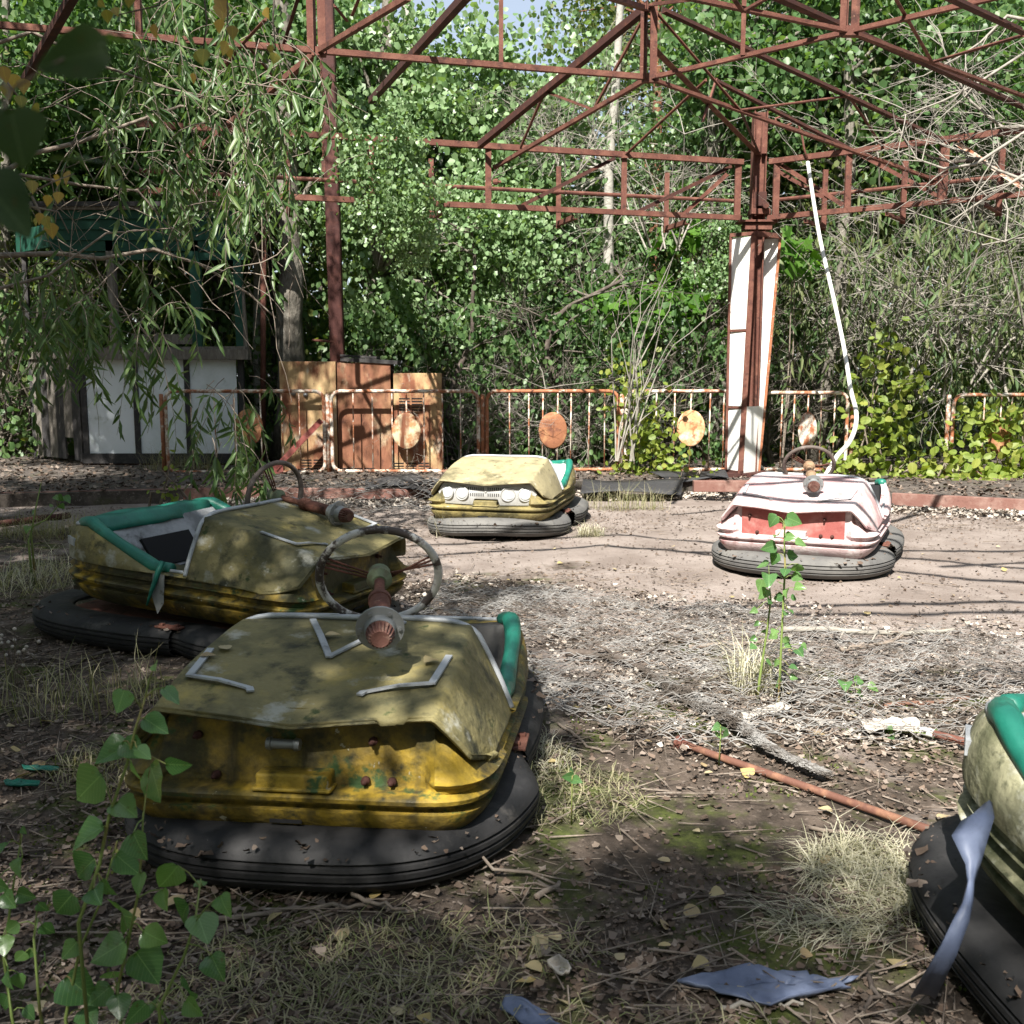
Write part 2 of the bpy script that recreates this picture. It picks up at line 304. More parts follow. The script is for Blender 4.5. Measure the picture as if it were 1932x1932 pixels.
M_stem = layered('green_stem', (0.16, 0.22, 0.06), [((0.24, 0.17, 0.07), 8, .5, .66, 4)], rough=.6)
# ------------------------------------------------------------------ leaf templates (across, along, off the blade)
def tmpl(*half):
    """two mirrored quads from half outline (base, l1, l2, tip)"""
    b_, l1, l2, tp = half
    V = np.array([b_, l1, l2, tp, (-l1[0], l1[1], l1[2]), (-l2[0], l2[1], l2[2])], float)
    return V, np.array([[0, 1, 2, 3], [0, 3, 5, 4]])
T_ASPEN = tmpl((0, 0, 0), (-.47, .30, .10), (-.36, .80, .09), (0, 1, .02))
T_OVAL = tmpl((0, 0, 0), (-.36, .30, .08), (-.33, .72, .08), (0, 1, 0))
T_WILLOW = tmpl((0, 0, 0), (-.095, .28, .02), (-.075, .66, -.02), (0, 1, -.10))
T_LITTER = tmpl((0, 0, 0), (-.38, .22, .20), (-.22, .78, .05), (0, 1, .22))
def maple():
    pts = [(0, 0), (.22, .06), (.5, .02), (.42, .26), (.62, .50), (.34, .50), (.20, .62), (0, 1)]
    L = [(x, y, .05*abs(x)) for x, y in pts]; Rr = [(-x, y, z) for x, y, z in L[1:-1]][::-1]
    V = np.array([(0, .35, 0)]+L+Rr); n = len(V)-1
    return V, np.array([[0, i, i % n+1] for i in range(1, n+1)])
T_MAPLE = maple()
def frames(t, n):
    t = t/np.linalg.norm(t, axis=1, keepdims=True); n = n-t*(n*t).sum(1, keepdims=True); n = n/np.maximum(1e-6, np.linalg.norm(n, axis=1, keepdims=True))
    return np.cross(t, n), t, n
def leaf_arrays(Pp, t, n, size, T):
    s, t, n = frames(t, n); V0, F0 = T; size = np.asarray(size)[:, None, None]
    V = Pp[:, None]+size*(s[:, None]*V0[None, :, 0:1]+t[:, None]*V0[None, :, 1:2]+n[:, None]*V0[None, :, 2:3])
    F = F0[None]+(np.arange(len(Pp))*len(V0))[:, None, None]
    return V.reshape(-1, 3), F.reshape(-1, F0.shape[1])
def leaves_mesh(name, Pp, t, n, size, T, mat):
    V, F = leaf_arrays(Pp, t, n, size, T); return arr_mesh(name, V, F, mat)
def unit(v): return v/np.maximum(1e-9, np.linalg.norm(v, axis=-1, keepdims=True))
def one_leaf_mesh(name, mat, kind='poplar', curl=.10, fold=.16, wav=.012, skew=0.0):
    """single blade with toothed edge, folded along its midrib; 1 unit long"""
    if kind == 'poplar': half = [(0, 0), (.20, -.015), (.40, .10), (.46, .24), (.44, .38), (.37, .52), (.27, .68), (.14, .85), (0, 1)]
    elif kind == 'birch': half = [(0, 0), (.16, .04), (.34, .2), (.37, .33), (.31, .48), (.24, .62), (.13, .8), (0, 1)]
    elif kind == 'willow': half = [(0, 0), (.045, .12), (.08, .3), (.075, .5), (.055, .72), (.025, .9), (0, 1)]
    else: half = [(0, 0), (.22, .05), (.38, .24), (.40, .48), (.32, .74), (.16, .93), (0, 1)]
    k = len(half); rows = []
    for i, (x, y) in enumerate(half):
        j = (1+.06*(i % 2)) if kind in ('poplar', 'birch') else 1
        c = -curl*y*y; k1 = skew*y*(1-y)*1.5; rows.append([(k1-x*j, y, c+fold*abs(x)+2*wav*math.sin(y*15)*x), (k1-x*.5, y+.02*(x > 0), c+fold*.56*abs(x)+wav*math.sin(y*21)), (k1, y, c), (k1+x*.5, y+.02*(x > 0), c+fold*.56*abs(x)-wav*math.sin(y*19)), (k1+x*j, y, c+fold*abs(x)*(1+.3*math.sin(y*5))-2*wav*math.cos(y*13)*x)])
    V = []; F = []; m = MB(); V = [q for r in rows for q in r]
    for i in range(k-1):
        for j in range(4):
            q = [i*5+j, i*5+j+1, i*5+6+j, i*5+5+j]
            F.append(tuple(q))
    m.add(V, F); me = m.mesh(name, mat, True)
    bm = bmesh.new(); bm.from_mesh(me); bmesh.ops.remove_doubles(bm, verts=bm.verts, dist=1e-5); bm.to_mesh(me); bm.free()
    return me
def put_leaf(me, parent, base, t, n, size, name='leaf'):
    t = Vector(t).normalized(); n = Vector(n); n = (n-t*n.dot(t)); n = n.normalized() if n.length > 1e-4 else t.orthogonal().normalized(); s = t.cross(n)
    M = Matrix((s, t, n)).transposed().to_4x4(); q = link(name, me, parent)
    q.matrix_basis = Matrix.Translation(Vector(base)) @ M @ Matrix.Diagonal((size, size, size, 1)); return q

# ------------------------------------------------------------------ ground, deck, backdrop terrain
def wob(x, y, s=1.0, ph=0.0):
    return (np.sin(x*1.7*s+ph)*np.cos(y*1.3*s-ph*1.3)+.6*np.sin(x*3.9*s-y*2.7*s+ph*2)+.4*np.cos(x*7.3*s+y*6.1*s+ph*3))/2
def ground_z(x, y):
    x = np.asarray(x, float); y = np.asarray(y, float)
    return .012*wob(x, y, 2.2)+.006*wob(x, y, 7, 1.7)+.015*wob(x, y, .6, 3)
def ground_material():
    m = bpy.data.materials.new('forest_floor_over_red_deck'); m.use_nodes = True; nt = m.node_tree; N = nt.nodes; L = nt.links
    b = N['Principled BSDF']; b.inputs['Roughness'].default_value = .92; b.inputs['Specular IOR Level'].default_value = .15
    pos = N.new('ShaderNodeNewGeometry').outputs['Position']
    def noise(scale, det=7, w=0.0, rough=.65):
        n = N.new('ShaderNodeTexNoise'); n.noise_dimensions = '4D'; n.inputs['W'].default_value = w; n.inputs['Scale'].default_value = scale
        n.inputs['Detail'].default_value = det; n.inputs['Roughness'].default_value = rough; L.new(pos, n.inputs['Vector']); return n.outputs[0]
    def mrange(v, lo, hi):
        r = N.new('ShaderNodeMapRange'); r.inputs['From Min'].default_value = lo; r.inputs['From Max'].default_value = hi; L.new(v, r.inputs['Value']); return r.outputs[0]
    def mix(f, a, bb):
        x = N.new('ShaderNodeMix'); x.data_type = 'RGBA'; L.new(f, x.inputs['Factor'])
        for k, v in (('A', a), ('B', bb)):
            if isinstance(v, tuple): x.inputs[k].default_value = (*v, 1)
            else: L.new(v, x.inputs[k])
        return x.outputs['Result']
    def math_(op, a, c):
        x = N.new('ShaderNodeMath'); x.operation = op
        for i, v in enumerate((a, c)):
            if isinstance(v, (int, float)): x.inputs[i].default_value = v
            else: L.new(v, x.inputs[i])
        return x.outputs[0]
    deck = mix(mrange(noise(2.2, 8, 1), .4, .62), (0.17, 0.14, 0.122), (0.25, 0.213, 0.19))
    deck = mix(mrange(noise(30, 6, 2), .58, .72), deck, (0.10, 0.06, 0.05))
    soil = mix(mrange(noise(9, 8, 3), .42, .6), (0.042, 0.033, 0.026), (0.10, 0.078, 0.062))
    soil = mix(mrange(noise(38, 6, 4), .55, .7), soil, (0.19, 0.155, 0.13))
    soil = mix(mrange(noise(2.4, 8, 5), .51, .60), soil, mix(mrange(noise(40, 4, 8), .4, .65), (0.045, 0.055, 0.016), (0.085, 0.10, 0.028)))
    dt = N.new('ShaderNodeVectorMath'); dt.operation = 'DOT_PRODUCT'; L.new(pos, dt.inputs[0]); dt.inputs[1].default_value = (.10, .13, 0)
    d = math_('ADD', dt.outputs['Value'], math_('MULTIPLY', noise(1.3, 5, 6), 2.0))
    col = mix(mrange(d, 1.66, 1.86), soil, deck)
    L.new(col, b.inputs['Base Color'])
    h = noise(55, 8, 7); bp = N.new('ShaderNodeBump'); bp.inputs['Strength'].default_value = .8; bp.inputs['Distance'].default_value = .012
    L.new(h, bp.inputs['Height']); L.new(bp.outputs[0], b.inputs['Normal'])
    return m
M_ground = ground_material()
def coords(lo, hi, step, far_lo, far_hi):
    c = list(np.arange(lo, hi+1e-6, step)); a = []; s = step; v = lo
    while v > far_lo: s *= 1.5; v -= s; a.append(v)
    e = []; s = step; v = hi
    while v < far_hi: s *= 1.5; v += s; e.append(v)
    return np.array(a[::-1]+c+e)
gx = coords(-5, 5, .09, -130, 130); gy = coords(-1, 13.5, .09, -130, 150)
GX, GY = np.meshgrid(gx, gy)
GZ = ground_z(GX, GY)*np.exp(-np.maximum(0, np.hypot(GX, GY-5)-8)*.3)
V = np.stack([GX.ravel(), GY.ravel(), GZ.ravel()], 1); nx, ny = len(gx), len(gy)
ii = (np.arange(ny-1)[:, None]*nx+np.arange(nx-1)[None]).ravel()
F = np.stack([ii, ii+1, ii+1+nx, ii+nx], 1)
tag(link('ground', arr_mesh('ground', V, F, M_ground, True)), kind='structure')

DZ = .14                                  # raised surround of the arena
edge = [Zp(-700, 975), Zp(0, 960), Zp(510, 943), Zp(840, 946), Zp(1110, 931), Zp(1330, 931), Zp(1680, 956), Zp(1932, 969), Zp(2700, 1012)]
M_deck = layered('littered_deck', (0.06, 0.05, 0.043), [((0.12, 0.10, 0.085), 7, .45, .62, 8), ((0.22, 0.19, 0.165), 34, .57, .68, 6), ((0.055, 0.06, 0.025), 4, .56, .68, 7)], rough=.95, bump=.8, bscale=50, rnd=False)
n = len(edge)
b = MB()
top = [Vector((p.x, p.y+.05, DZ)) for p in edge]; back = [Vector((p.x*2.5, 36, DZ)) for p in edge]; bot = [Vector((q.x, q.y, -.05)) for q in top]
b.add(top+back+bot, [(i, i+1, n+i+1, n+i) for i in range(n-1)]+[(i, 2*n+i, 2*n+i+1, i+1) for i in range(n-1)])
tag(b.build('arena_surround', M_deck), kind='structure')

M_chan = layered('dusty_red_channel', (0.17, 0.085, 0.068), [((0.26, 0.17, 0.14), 6, .47, .68, 7), ((0.08, 0.035, 0.028), 14, .56, .7, 6)], rough=.85, bump=.2)
def channel(name, p, q, label, h=.125, dz=.02):
    """channel-section steel kerb with flanges"""
    p, q = Vector((p.x, p.y, 0)), Vector((q.x, q.y, 0)); d = (q-p).normalized(); nrm = Vector((d.y, -d.x, 0))
    prof = [(0, dz), (.012, dz), (.012, dz+h), (-.07, dz+h), (-.07, dz+h-.012), (0, dz+h-.012)]
    m = MB(); V = [a+nrm*x+Vector((0, 0, z)) for a in (p, q) for x, z in prof]
    m.add(V, [(i, (i+1) % 6, (i+1) % 6+6, i+6) for i in range(6)]+[(0,5,1),(5,2,1),(5,3,2),(5,4,3),(6,7,11),(7,8,11),(8,9,11),(9,10,11)])
    o = m.build(name, M_chan, bevel=.004); tag(o, label, 'steel kerb', 'steel kerbs edging the arena floor'); return o
channel('steel_kerb', edge[6]-Vector((.0, .03, 0)), edge[8], 'long red brown steel kerb beside the pink car at the right')
channel('steel_kerb', edge[0], edge[2]-Vector((.04, 0, 0)), 'shaded dark steel kerb in front of the green wooden booth')
channel('steel_kerb', edge[2]+Vector((.05, 0, 0)), edge[3]+Vector((.5, -.05, 0)), 'rusty steel kerb below the ochre metal cabinets', .11)

# ------------------------------------------------------------------ overhead steel frame
frame = empty('roof_frame', (0, 8, 3.17), 0, 'rusted open steel roof truss spanning overhead across the whole arena', 'roof truss')
ring_bot, ring_top = 3.17, 3.80
FO = Vector((0, 8, 3.17))
def fb(name, p, q, w, mat=None, kind='angle', t=None, flip=1, up=(0, 0, 1)):
    m = MB(); o0 = FO; p, q = Vector(p)-o0, Vector(q)-o0; w = w*1.02
    if kind == 'angle': m.angle(p, q, w, t or .007, up, flip)
    elif kind == 'tube': m.tube([p, q], w/2, 8)
    elif kind == 'chan':
        d = (q-p).normalized()
        m.bar(p, q, w, .008, (0, 1, 0.001)); m.bar(p+Vector((w/2-.004, .02, 0)), q+Vector((w/2-.004, .02, 0)), .008, .036, (0, 1, .001)); m.bar(p+Vector((-w/2+.004, .02, 0)), q+Vector((-w/2+.004, .02, 0)), .008, .036, (0, 1, .001))
    else: m.bar(p, q, w, t or w, up)
    return m.build(name, mat or M_rust, frame)
def xy(p, z): return Vector((p.x, p.y, z))
CY = 12.4
colb = P(1428, 412, CY)
CX = colb.x
C0 = Vector((CX, CY, ring_bot))
Lb = Zp(810, 384, ring_bot); dL = (Lb-C0); Lfar = C0+dL*1.75
Rb = Zp(1932, 366, ring_bot); dR = (Rb-C0); Rfar = C0+dR*1.6
for E, f in ((Lfar, 1), (Rfar, -1)):
    fb('chord', C0+(E-C0)*.03, E, .055, flip=f); fb('chord', xy(C0+(E-C0)*.03, ring_top), xy(E, ring_top), .058, flip=f)
    nrm = Vector((-(E-C0).y, (E-C0).x, 0)).normalized(); nrm = nrm if nrm.y > 0 else -nrm
    off = nrm*.58
    fb('rail_pipe', xy(C0, 3.46)+off*1.0, xy(E, 3.46)+off, .045, kind='tube')
    for t in (.13, .33, .55, .78):
        q = C0+(E-C0)*t+off
        fb('strut', xy(q, 3.05), xy(q, 3.75), .055, kind='chan'); 
        fb('tie', xy(C0+(E-C0)*t, 3.10), xy(q, 3.10), .05)
def on(E, px, z=ring_bot):
    """point of the ring side C0-E that is seen at px"""
    best = min((abs((C0+(E-C0)*t).x/ray_y(C0+(E-C0)*t)*1932+966-px), t) for t in np.linspace(0.0, 1, 400))
    return xy(C0+(E-C0)*best[1], z)
def ray_y(p):   # depth along the optical axis
    return p.y*cT-(p.z-CAM_H)*sT
for px, w in ((1391, .07), (1178, .06), (922, .065), (700, .06)):
    a = on(Lfar, px); fb('post', a, xy(a, ring_top), w, kind='chan')
for px, w in ((1464, .07), (1598, .065), (1778, .09)):
    a = on(Rfar, px); fb('post', a, xy(a, ring_top), w, kind='chan')
m0 = MB(); kp = on(Lfar, 930, 3.42)-FO; m0.lathe(kp+Vector((0, -.05, 0)), (1, .1, 0), [(0, .02), (.02, .035), (.05, .035), (.06, .015), (.09, .015)], 10); m0.build('pulley', M_rust, frame)
def diag(E, px1, z1, px2, z2, w=.035, mat=None, name='brace', back=0.0):
    a, c = on(E, px1, z1), on(E, px2, z2); a.y += back; c.y += back; fb(name, a, c, w, mat)
diag(Lfar, 985, 3.20, 1161, 3.77, .04, M_rustdark, back=.05); diag(Lfar, 1206, 3.20, 1380, 3.76, .04, M_rustdark, back=.05)
diag(Lfar, 1300, 3.24, 1380, 3.72, .04, M_rust, back=.3)
diag(Rfar, 1470, 3.76, 1590, 3.24, .045, back=.03); diag(Rfar, 1480, 3.72, 1566, 3.38, .04, back=.3)
diag(Rfar, 1615, 3.78, 1770, 3.24, .04, back=.03); diag(Rfar, 1800, 3.76, 1932, 3.24, .045, M_rustpaint, back=.03)
# upper frame
N0 = Zp(1225, 146, ring_top); N1 = xy(N0, 4.37)
A0 = Zp(-120, 38, ring_top); N3 = N0+(A0-N0)*((575-1225)/(-120-1225))
N3 = N0+(A0-N0)*.508
B0 = Zp(1850, 0, ring_top); B1 = N0+(B0-N0)*1.5
N2 = N0+(B0-N0)*.66
fb('chord', A0, N0, .042, flip=-1); fb('chord', N0, B1, .042)
def post2(p, z, w=.12):
    m = MB(); o0 = FO; p = p-o0; h = z-p.z-FO.z
    m.bar(p+Vector((-.03, 0, -.02)), p+Vector((-.03, 0, h)), .006, w, (0, 1, 0)); m.bar(p+Vector((.028, -.02, -.02)), p+Vector((.028, -.02, h)), .06, .006, (0, 1, 0)); m.bar(p+Vector((-.06, -.025, -.02)), p+Vector((-.06, -.025, h)), .045, .006, (0, 1, 0))
    m.box(p+Vector((0, 0, -.03)), (.1, .07, .02))
    return m.build('post', M_rust, frame)
post2(N0, 4.37); post2(N3, 4.4); post2(N2, 4.35, .07)
fb('strut', N0+(N2-N0)*.5, xy(N0+(N2-N0)*.5, 4.35), .034); fb('strut', N0+(N3-N0)*.47, xy(N0+(N3-N0)*.47, 4.38), .034)
fb('strut', A0+(N0-A0)*.25, xy(A0+(N0-A0)*.25, 4.35), .04)
# rafters
rl = on(Lfar, 905, ring_top); rr = on(Rfar, 1776, ring_top)
fb('rafter', N1, rl, .062, M_rustdark); fb('rafter', N0, on(Lfar, 932, 3.58), .036)
fb('rafter', N1+Vector((.12, .05, -.02)), rr, .055, M_rustdark); fb('rafter', N0, on(Rfar, 1762, 3.41), .042)
mid = N1+(rl-N1)*.55
fb('lacing', mid, N0+(on(Lfar, 932, 3.58)-N0)*.3, .02); fb('lacing', mid, on(Lfar, 981, ring_top), .022); fb('lacing', N1, N0+(on(Lfar, 932, 3.58)-N0)*.3, .02)
q1 = N0+(on(Rfar, 1762, 3.41)-N0)*.27; q2 = N1+(rr-N1)*.62
fb('lacing', N1, q1, .026); fb('lacing', q1, q2, .022, kind='tube'); fb('lacing', q2, on(Rfar, 1661, ring_top), .026)
ctop = Vector((CX, CY, 3.92)); half = (N0+N1)/2
fb('rafter', half, ctop, .06, M_rust); fb('lacing', q1, ctop, .026, M_rustdark)
nlt = on(Lfar, 1176, ring_top); fb('lacing', nlt, P(1331, 150, 10.79), .035); fb('rafter', P(1351, 150, 10.79), P(1680, 318, 12.21), .05, M_rustdark)
fb('rafter', P(1351, 150, 10.79), N0+(ctop-half)*.4+Vector((0, 0, .05)), .03)
up = P(1290, -2, 6.96); fb('rafter', P(1140, -40, 6.67), N2, .04); fb('rafter', N2, P(1960, 190, 10.93), .042); fb('rafter', P(1400, -40, 7.10), P(1960, 212, 11.22), .062, M_rustdark)
fb('lacing', P(1690, -5, 7.10), P(1760, 117, 8.80), .024); fb('lacing', P(1760, 117, 8.80), P(1932, 66, 7.67), .026, kind='tube'); fb('lacing', P(1385, -5, 6.96), P(1403, 20, 7.10), .03); fb('lacing', P(1403, 20, 7.10), P(1445, -5, 6.96), .03)
fb('rafter', P(1790, -10, 6.39), P(1935, 58, 7.38), .05, M_rustdark)
fb('rafter', P(770, -5, 6.53), N3, .036); fb('rafter', N3, P(352, 300, 10.51), .045); fb('rafter', P(900, -30, 6.96), P(700, 190, 10.79), .055, M_rustdark)
fb('lacing', N3+(A0-N3)*.22, P(500, 35, 7.53), .025); fb('lacing', N3+(A0-N3)*.22, P(375, 185, 9.94), .03); fb('lacing', N3+(A0-N3)*.2, P(515, 143, 8.80), .02); fb('lacing', P(535, 82, 8.24), P(562, -5, 7.53), .025, M_rustdark)
fb('lacing', P(632, 10, 7.10), P(655, 38, 7.38), .02); fb('lacing', P(664, 28, 7.24), P(677, -4, 6.96), .02)
fb('rafter', P(145, -20, 6.25), P(42, 160, 7.95), .05, M_rustdark)
fb('rafter', P(1150, -8, 7.38), N1+Vector((-.02, 0, -.03)), .05); fb('rafter', N1, P(1320, -4, 7.67), .03)
# the same frame carried on towards the camera
for a, c in (((-4.86, 3.51, 3.80), (-.27, 4.86, 3.80)), ((-.27, 4.86, 3.80), (2.97, 3.10, 3.80)), ((-4.86, 3.51, 4.42), (-.27, 4.86, 4.42)), ((-.27, 4.86, 4.42), (2.97, 3.10, 4.42)),
             ((.2, 4.0, 4.42), (5.2, 4.7, 3.86)), ((1.9, 3.4, 4.42), (5.4, 5.0, 3.85)), ((-.3, 2.6, 3.9), (5.6, 3.0, 3.9)), ((-.3, 1.9, 4.5), (5.6, 2.2, 4.4)), ((.6, 1.0, 4.0), (5.6, 1.5, 4.0)), ((1.0, .3, 4.4), (5.4, .2, 4.4))):
    fb('chord', a, c, .038)
# gusset plates and chain
for p, s in ((N0, .09), (N3, .08), (N2, .08), (rr, .1), (on(Rfar, 1755, 3.41), .11), (on(Lfar, 1178, ring_top), .08)):
    m = MB(); m.box(p-FO+Vector((0, -.035, -.01)), (s, .006, s*.8)); m.build('gusset_plate', M_rust, frame)
m = MB(); cp = N3-FO+Vector((.02, -.03, -.03))
for i in range(26):
    c = cp+Vector((0, 0, -.03*i)); a = i % 2
    m.tube([c+Vector(((math.cos(t)*.009) if a else 0, 0 if a else math.cos(t)*.009, math.sin(t)*.02)) for t in np.linspace(0, 6.283, 7)[:-1]], .0032, 4, closed=True)
m.box(cp+Vector((0, 0, -.82)), (.03, .012, .08)); m.build('chain', M_rust, frame)
m = MB(); wbx = on(Lfar, 474, 3.24)-FO; m.box(wbx+Vector((0, -.03, .04)), (.17, .07, .09)); m.box(wbx+Vector((-.085, -.04, .03)), (.05, .04, .06)); m.build('lamp_housing', M_whitepanel, frame, bevel=.006)
# rod with a curl holding the hose
m = MB(); hk = [P(x, y, 12.0)-FO for x, y in ((1493, 233), (1478, 240), (1466, 234), (1463, 224), (1475, 219), (1492, 222), (1505, 232), (1513, 255), (1517, 280), (1524, 303))]
m.tube(hk, .013, 6); m.build('hook_rod', M_rust, frame, True)

# ------------------------------------------------------------------ tall columns
col = empty('support_column', (CX, CY, DZ), 0, 'rusty steel column cased in tapering white panels with an open front', 'column')
def local(p, o): return Vector(p)-Vector(o)
m = MB(); m.bar((.0, 0, 0), (.0, 0, 4.23), .13, .014, (0, 1, 0)); m.bar((-.072, 0, 0), (-.072, 0, 4.23), .014, .14, (0, 1, 0)); m.bar((.072, 0, 0), (.072, 0, 4.23), .014, .14, (0, 1, 0))
m.box((.04, -.08, 3.95), (.06, .025, .4)); m.box((-.03, -.085, 3.9), (.05, .014, .26)); m.build('steel_post', M_rust, col, bevel=.002)
m = MB(); m.box((0, 0, 2.99), (.46, .27, .025)); m.box((0, 0, 2.93), (.32, .2, .07)); m.box((.02, -.02, 3.1), (.22, .19, .06)); m.build('flange', M_rust, col, bevel=.003)
m = MB(); m.box((.02, -.10, 3.24), (.12, .04, .16)); m.lathe((.06, -.12, 3.16), (0, -1, 0), [(0, .04), (.06, .04)], 10); m.tube([(-.04, -.09, 3.05), (-.04, -.09, 3.5)], .016, 6); m.build('hoist_fitting', M_rustdark, col, bevel=.003)
zt, zb = 2.83, .04
def cx_(x1932, Y=CY-.15): return (x1932-1428)/1932*ray_y(Vector((0, Y, 1.6)))
Lx = lambda z: cx_(1377)+(zt-z)*.008
Mx = lambda z: cx_(1424)-(zt-z)*.026
Rx = lambda z: cx_(1474)-(zt-z)*.058
yf, yb = -.27, .07
def strip(name, mat, f, z0, z1, w, y0, d):
    m = MB(); m.bar((f(z0), y0, z0), (f(z1), y0, z1), w, d, (0, 1, 0)); m.build(name, mat, col, bevel=.002)
def sheet(name, mat, x0, y0, x1, y1, z0, z1):
    """thin panel; x0, x1 are functions of height"""
    m = MB(); m.add([(x0(z0), y0, z0), (x1(z0), y1, z0), (x1(z1), y1, z1), (x0(z1), y0, z1), (x0(z0), y0+.012, z0), (x1(z0), y1+.012, z0), (x1(z1), y1+.012, z1), (x0(z1), y0+.012, z1)], [(0,1,2,3),(7,6,5,4),(0,4,5,1),(1,5,6,2),(2,6,7,3),(3,7,4,0)]); m.build(name, mat, col)
strip('frame_strip', M_rust, Lx, zb, zt, .028, -.08, .04)
strip('frame_strip', M_rust, lambda z: Mx(z)-.062, zb, zt, .06, yf+.025, .04)
strip('frame_strip', M_rustorange, Rx, zb, zt, .03, .03, .04)
for z0, z1 in ((zb+.03, .81), (.845, 1.71), (1.745, zt-.03)):
    sheet('casing_panel', M_whitepanel, lambda z: Lx(z)+.014, -.08, lambda z: Mx(z)-.09, yf+.025, z0, z1)
for z in (.828, 1.728): MB().bar((Lx(z), -.085, z), (Mx(z)-.08, yf+.015, z), .016, .026).build('frame_strip', M_rust, col)
sheet('casing_panel', M_whitepanel, lambda z: Mx(z)+.075-.03*(z/zt), .16, lambda z: Rx(z)-.014, .03, zb, zt)
sheet('casing_panel', M_whitepanel, lambda z: Mx(z)-.028, yf+.025, lambda z: Rx(z)-.016, .0, zb, .84)
m = MB(); m.bar((Lx(zt), -.08, zt), (Mx(zt)-.04, yf, zt), .04, .04); m.bar((Mx(zt)-.04, yf, zt), (Rx(zt), .02, zt), .04, .055); m.bar((Rx(zt), .02, zt), (Mx(zt), .17, zt), .04, .04); m.build('top_frame', M_rust, col)
m = MB(); m.box((cx_(1415), -.08, .025), (.56, .38, .05)); m.bar((Lx(zb), -.09, .06), (Mx(zb)-.04, yf, .06), .04, .04); m.build('base_plate', M_rustdark, col)

mast = empty('support_post', P(642, 893, 13.35), 0, 'tall bare rust red steel post rising behind the ochre metal cabinets', 'post')
mb_ = mast.location.copy(); tp = P(612, -60, 13.35)
m = MB(); a, c = Vector((0, 0, 0)), tp-mb_
m.bar(a, c, .155, .014, (0, 1, 0)); m.bar(a+Vector((-.08, .07, 0)), c+Vector((-.08, .07, 0)), .014, .14, (0, 1, 0)); m.bar(a+Vector((.08, .07, 0)), c+Vector((.08, .07, 0)), .014, .14, (0, 1, 0)); m.bar(a+Vector((0, .14, 0)), c+Vector((0, .14, 0)), .155, .014, (0, 1, 0))
m.build('steel_post', layered('deep_red_steel', (0.05, 0.015, 0.012), [((0.095, 0.032, 0.022), 7, .5, .68, 6), ((0.035, 0.014, 0.012), 12, .54, .7, 5)], rough=.7, bump=.2), mast)
m = MB(); m.tube([Vector((-.32, .0, 1.72)), Vector((-.05, 0, 1.70))], .016, 6); m.build('side_peg', M_rust, mast)
slim = empty('downpipe', P(496, 890, 14.0), 0, 'slim rusty pipe standing beside the right end of the green booth', 'pipe')
m = MB(); m.tube([(0, 0, 0), P(497, 395, 14.0)-slim.location], .038, 10); m.build('pipe', M_rust, slim, True)

# ------------------------------------------------------------------ tube fence round the arena
FY = 12.8
def rrect(w, h, r, k=5):
    pts = []
    for cx, cy, a0 in ((w/2-r, h-r, 0), (-w/2+r, h-r, 90), (-w/2+r, r, 180), (w/2-r, r, 270)):
        for i in range(k+1):
            a = R(a0+90*i/k); pts.append((cx+r*math.cos(a), cy+r*math.sin(a)))
    return pts
bar_me = MB().tube([(0, 0, 0), (0, 0, 1)], .0088, 6).mesh('bar', M_rustpaint, True)
def disc_mesh():
    m = MB(); K = 28; V = []; F = []
    for r, yy in ((.0, -.012), (.6, -.012), (.94, -.006), (1, .0), (1, .01), (.94, .006), (.0, .0)):
        for j in range(K): V.append((.178*r*math.cos(6.2832*j/K), yy, .228*r*math.sin(6.2832*j/K)))
    for i in range(6):
        for j in range(K): F.append((i*K+j, i*K+(j+1) % K, (i+1)*K+(j+1) % K, (i+1)*K+j))
    me = m.add(V, F).mesh('disc', M_disc, True); me.validate(); return me
disc_me = disc_mesh()
def fence(x0, x1, y0, y1, bars, disc, label, rot=0.0, mat=None, tilt=0.0, dmat=None, Yc=FY):
    """panel between px x0 and x1; disc px"""
    a, c = P(x0, y0, Yc), P(x1, y0, Yc); h = P(x0, y1, Yc).z; w = (c.x-a.x); z0 = a.z
    o = empty('tube_fence', ((a.x+c.x)/2, Yc, z0), rot, label, 'fence', 'tubular steel fence panels behind the bumper cars')
    w2 = w/math.cos(rot)
    m = MB(); m.tube([(x, 0, z) for x, z in rrect(w2, h-z0, .115)], .023, 8, closed=True); m.build('frame', mat or M_rustpaint, o, True)
    for px in bars:
        x = (P(px, y0, Yc).x-o.location.x)/math.cos(rot); q = link('bar', bar_me, o); q.location = (x, 0, .015); q.scale = (1, 1, h-z0-.03); q.rotation_euler = (0, random.uniform(-.008, .008), 0)
    if disc:
        q = link('disc', disc_me, o); pc = P(disc[0], disc[1], Yc); q.location = ((pc.x-o.location.x)/math.cos(rot), -.016, pc.z-z0); q.rotation_euler = (0, 0, disc[2] if len(disc) > 2 else 0)
    return o
random.seed(4)
fence(318, 614, 891, 738, (366, 410, 446, 496, 536, 568), (470, 806), 'rusty fence panel half hidden behind hanging willow, right before the booth')
fence(628, 903, 889, 738, (668, 704, 741, 769, 801, 836, 870), (767, 813), 'fence panel with a rust streaked disc before the ochre cabinets')
fence(919, 1165, 886, 738, (962, 998, 1023, 1051, 1076, 1110, 1140), (1043, 812), 'orange rusted fence panel right behind the sunlit yellow car', mat=M_rustorange)
fence(1180, 1392, 886, 738, (1205, 1236, 1270, 1300, 1336, 1363), (1303, 808), 'fence panel with an orange rust disc, just left of the white column')
f5 = fence(1430, 1594, 886, 741, (1471, 1494, 1520, 1545, 1570), (1523, 812), 'narrow fence panel with a creamy white disc, right of the white column', rot=0.0)
for ch in f5.children:
    if ch.name.startswith('disc'): ch.scale.x = .66
for ch in f5.children:
    if ch.name.startswith('disc'): ch.data = ch.data.copy(); ch.data.materials[0] = M_rustpaint
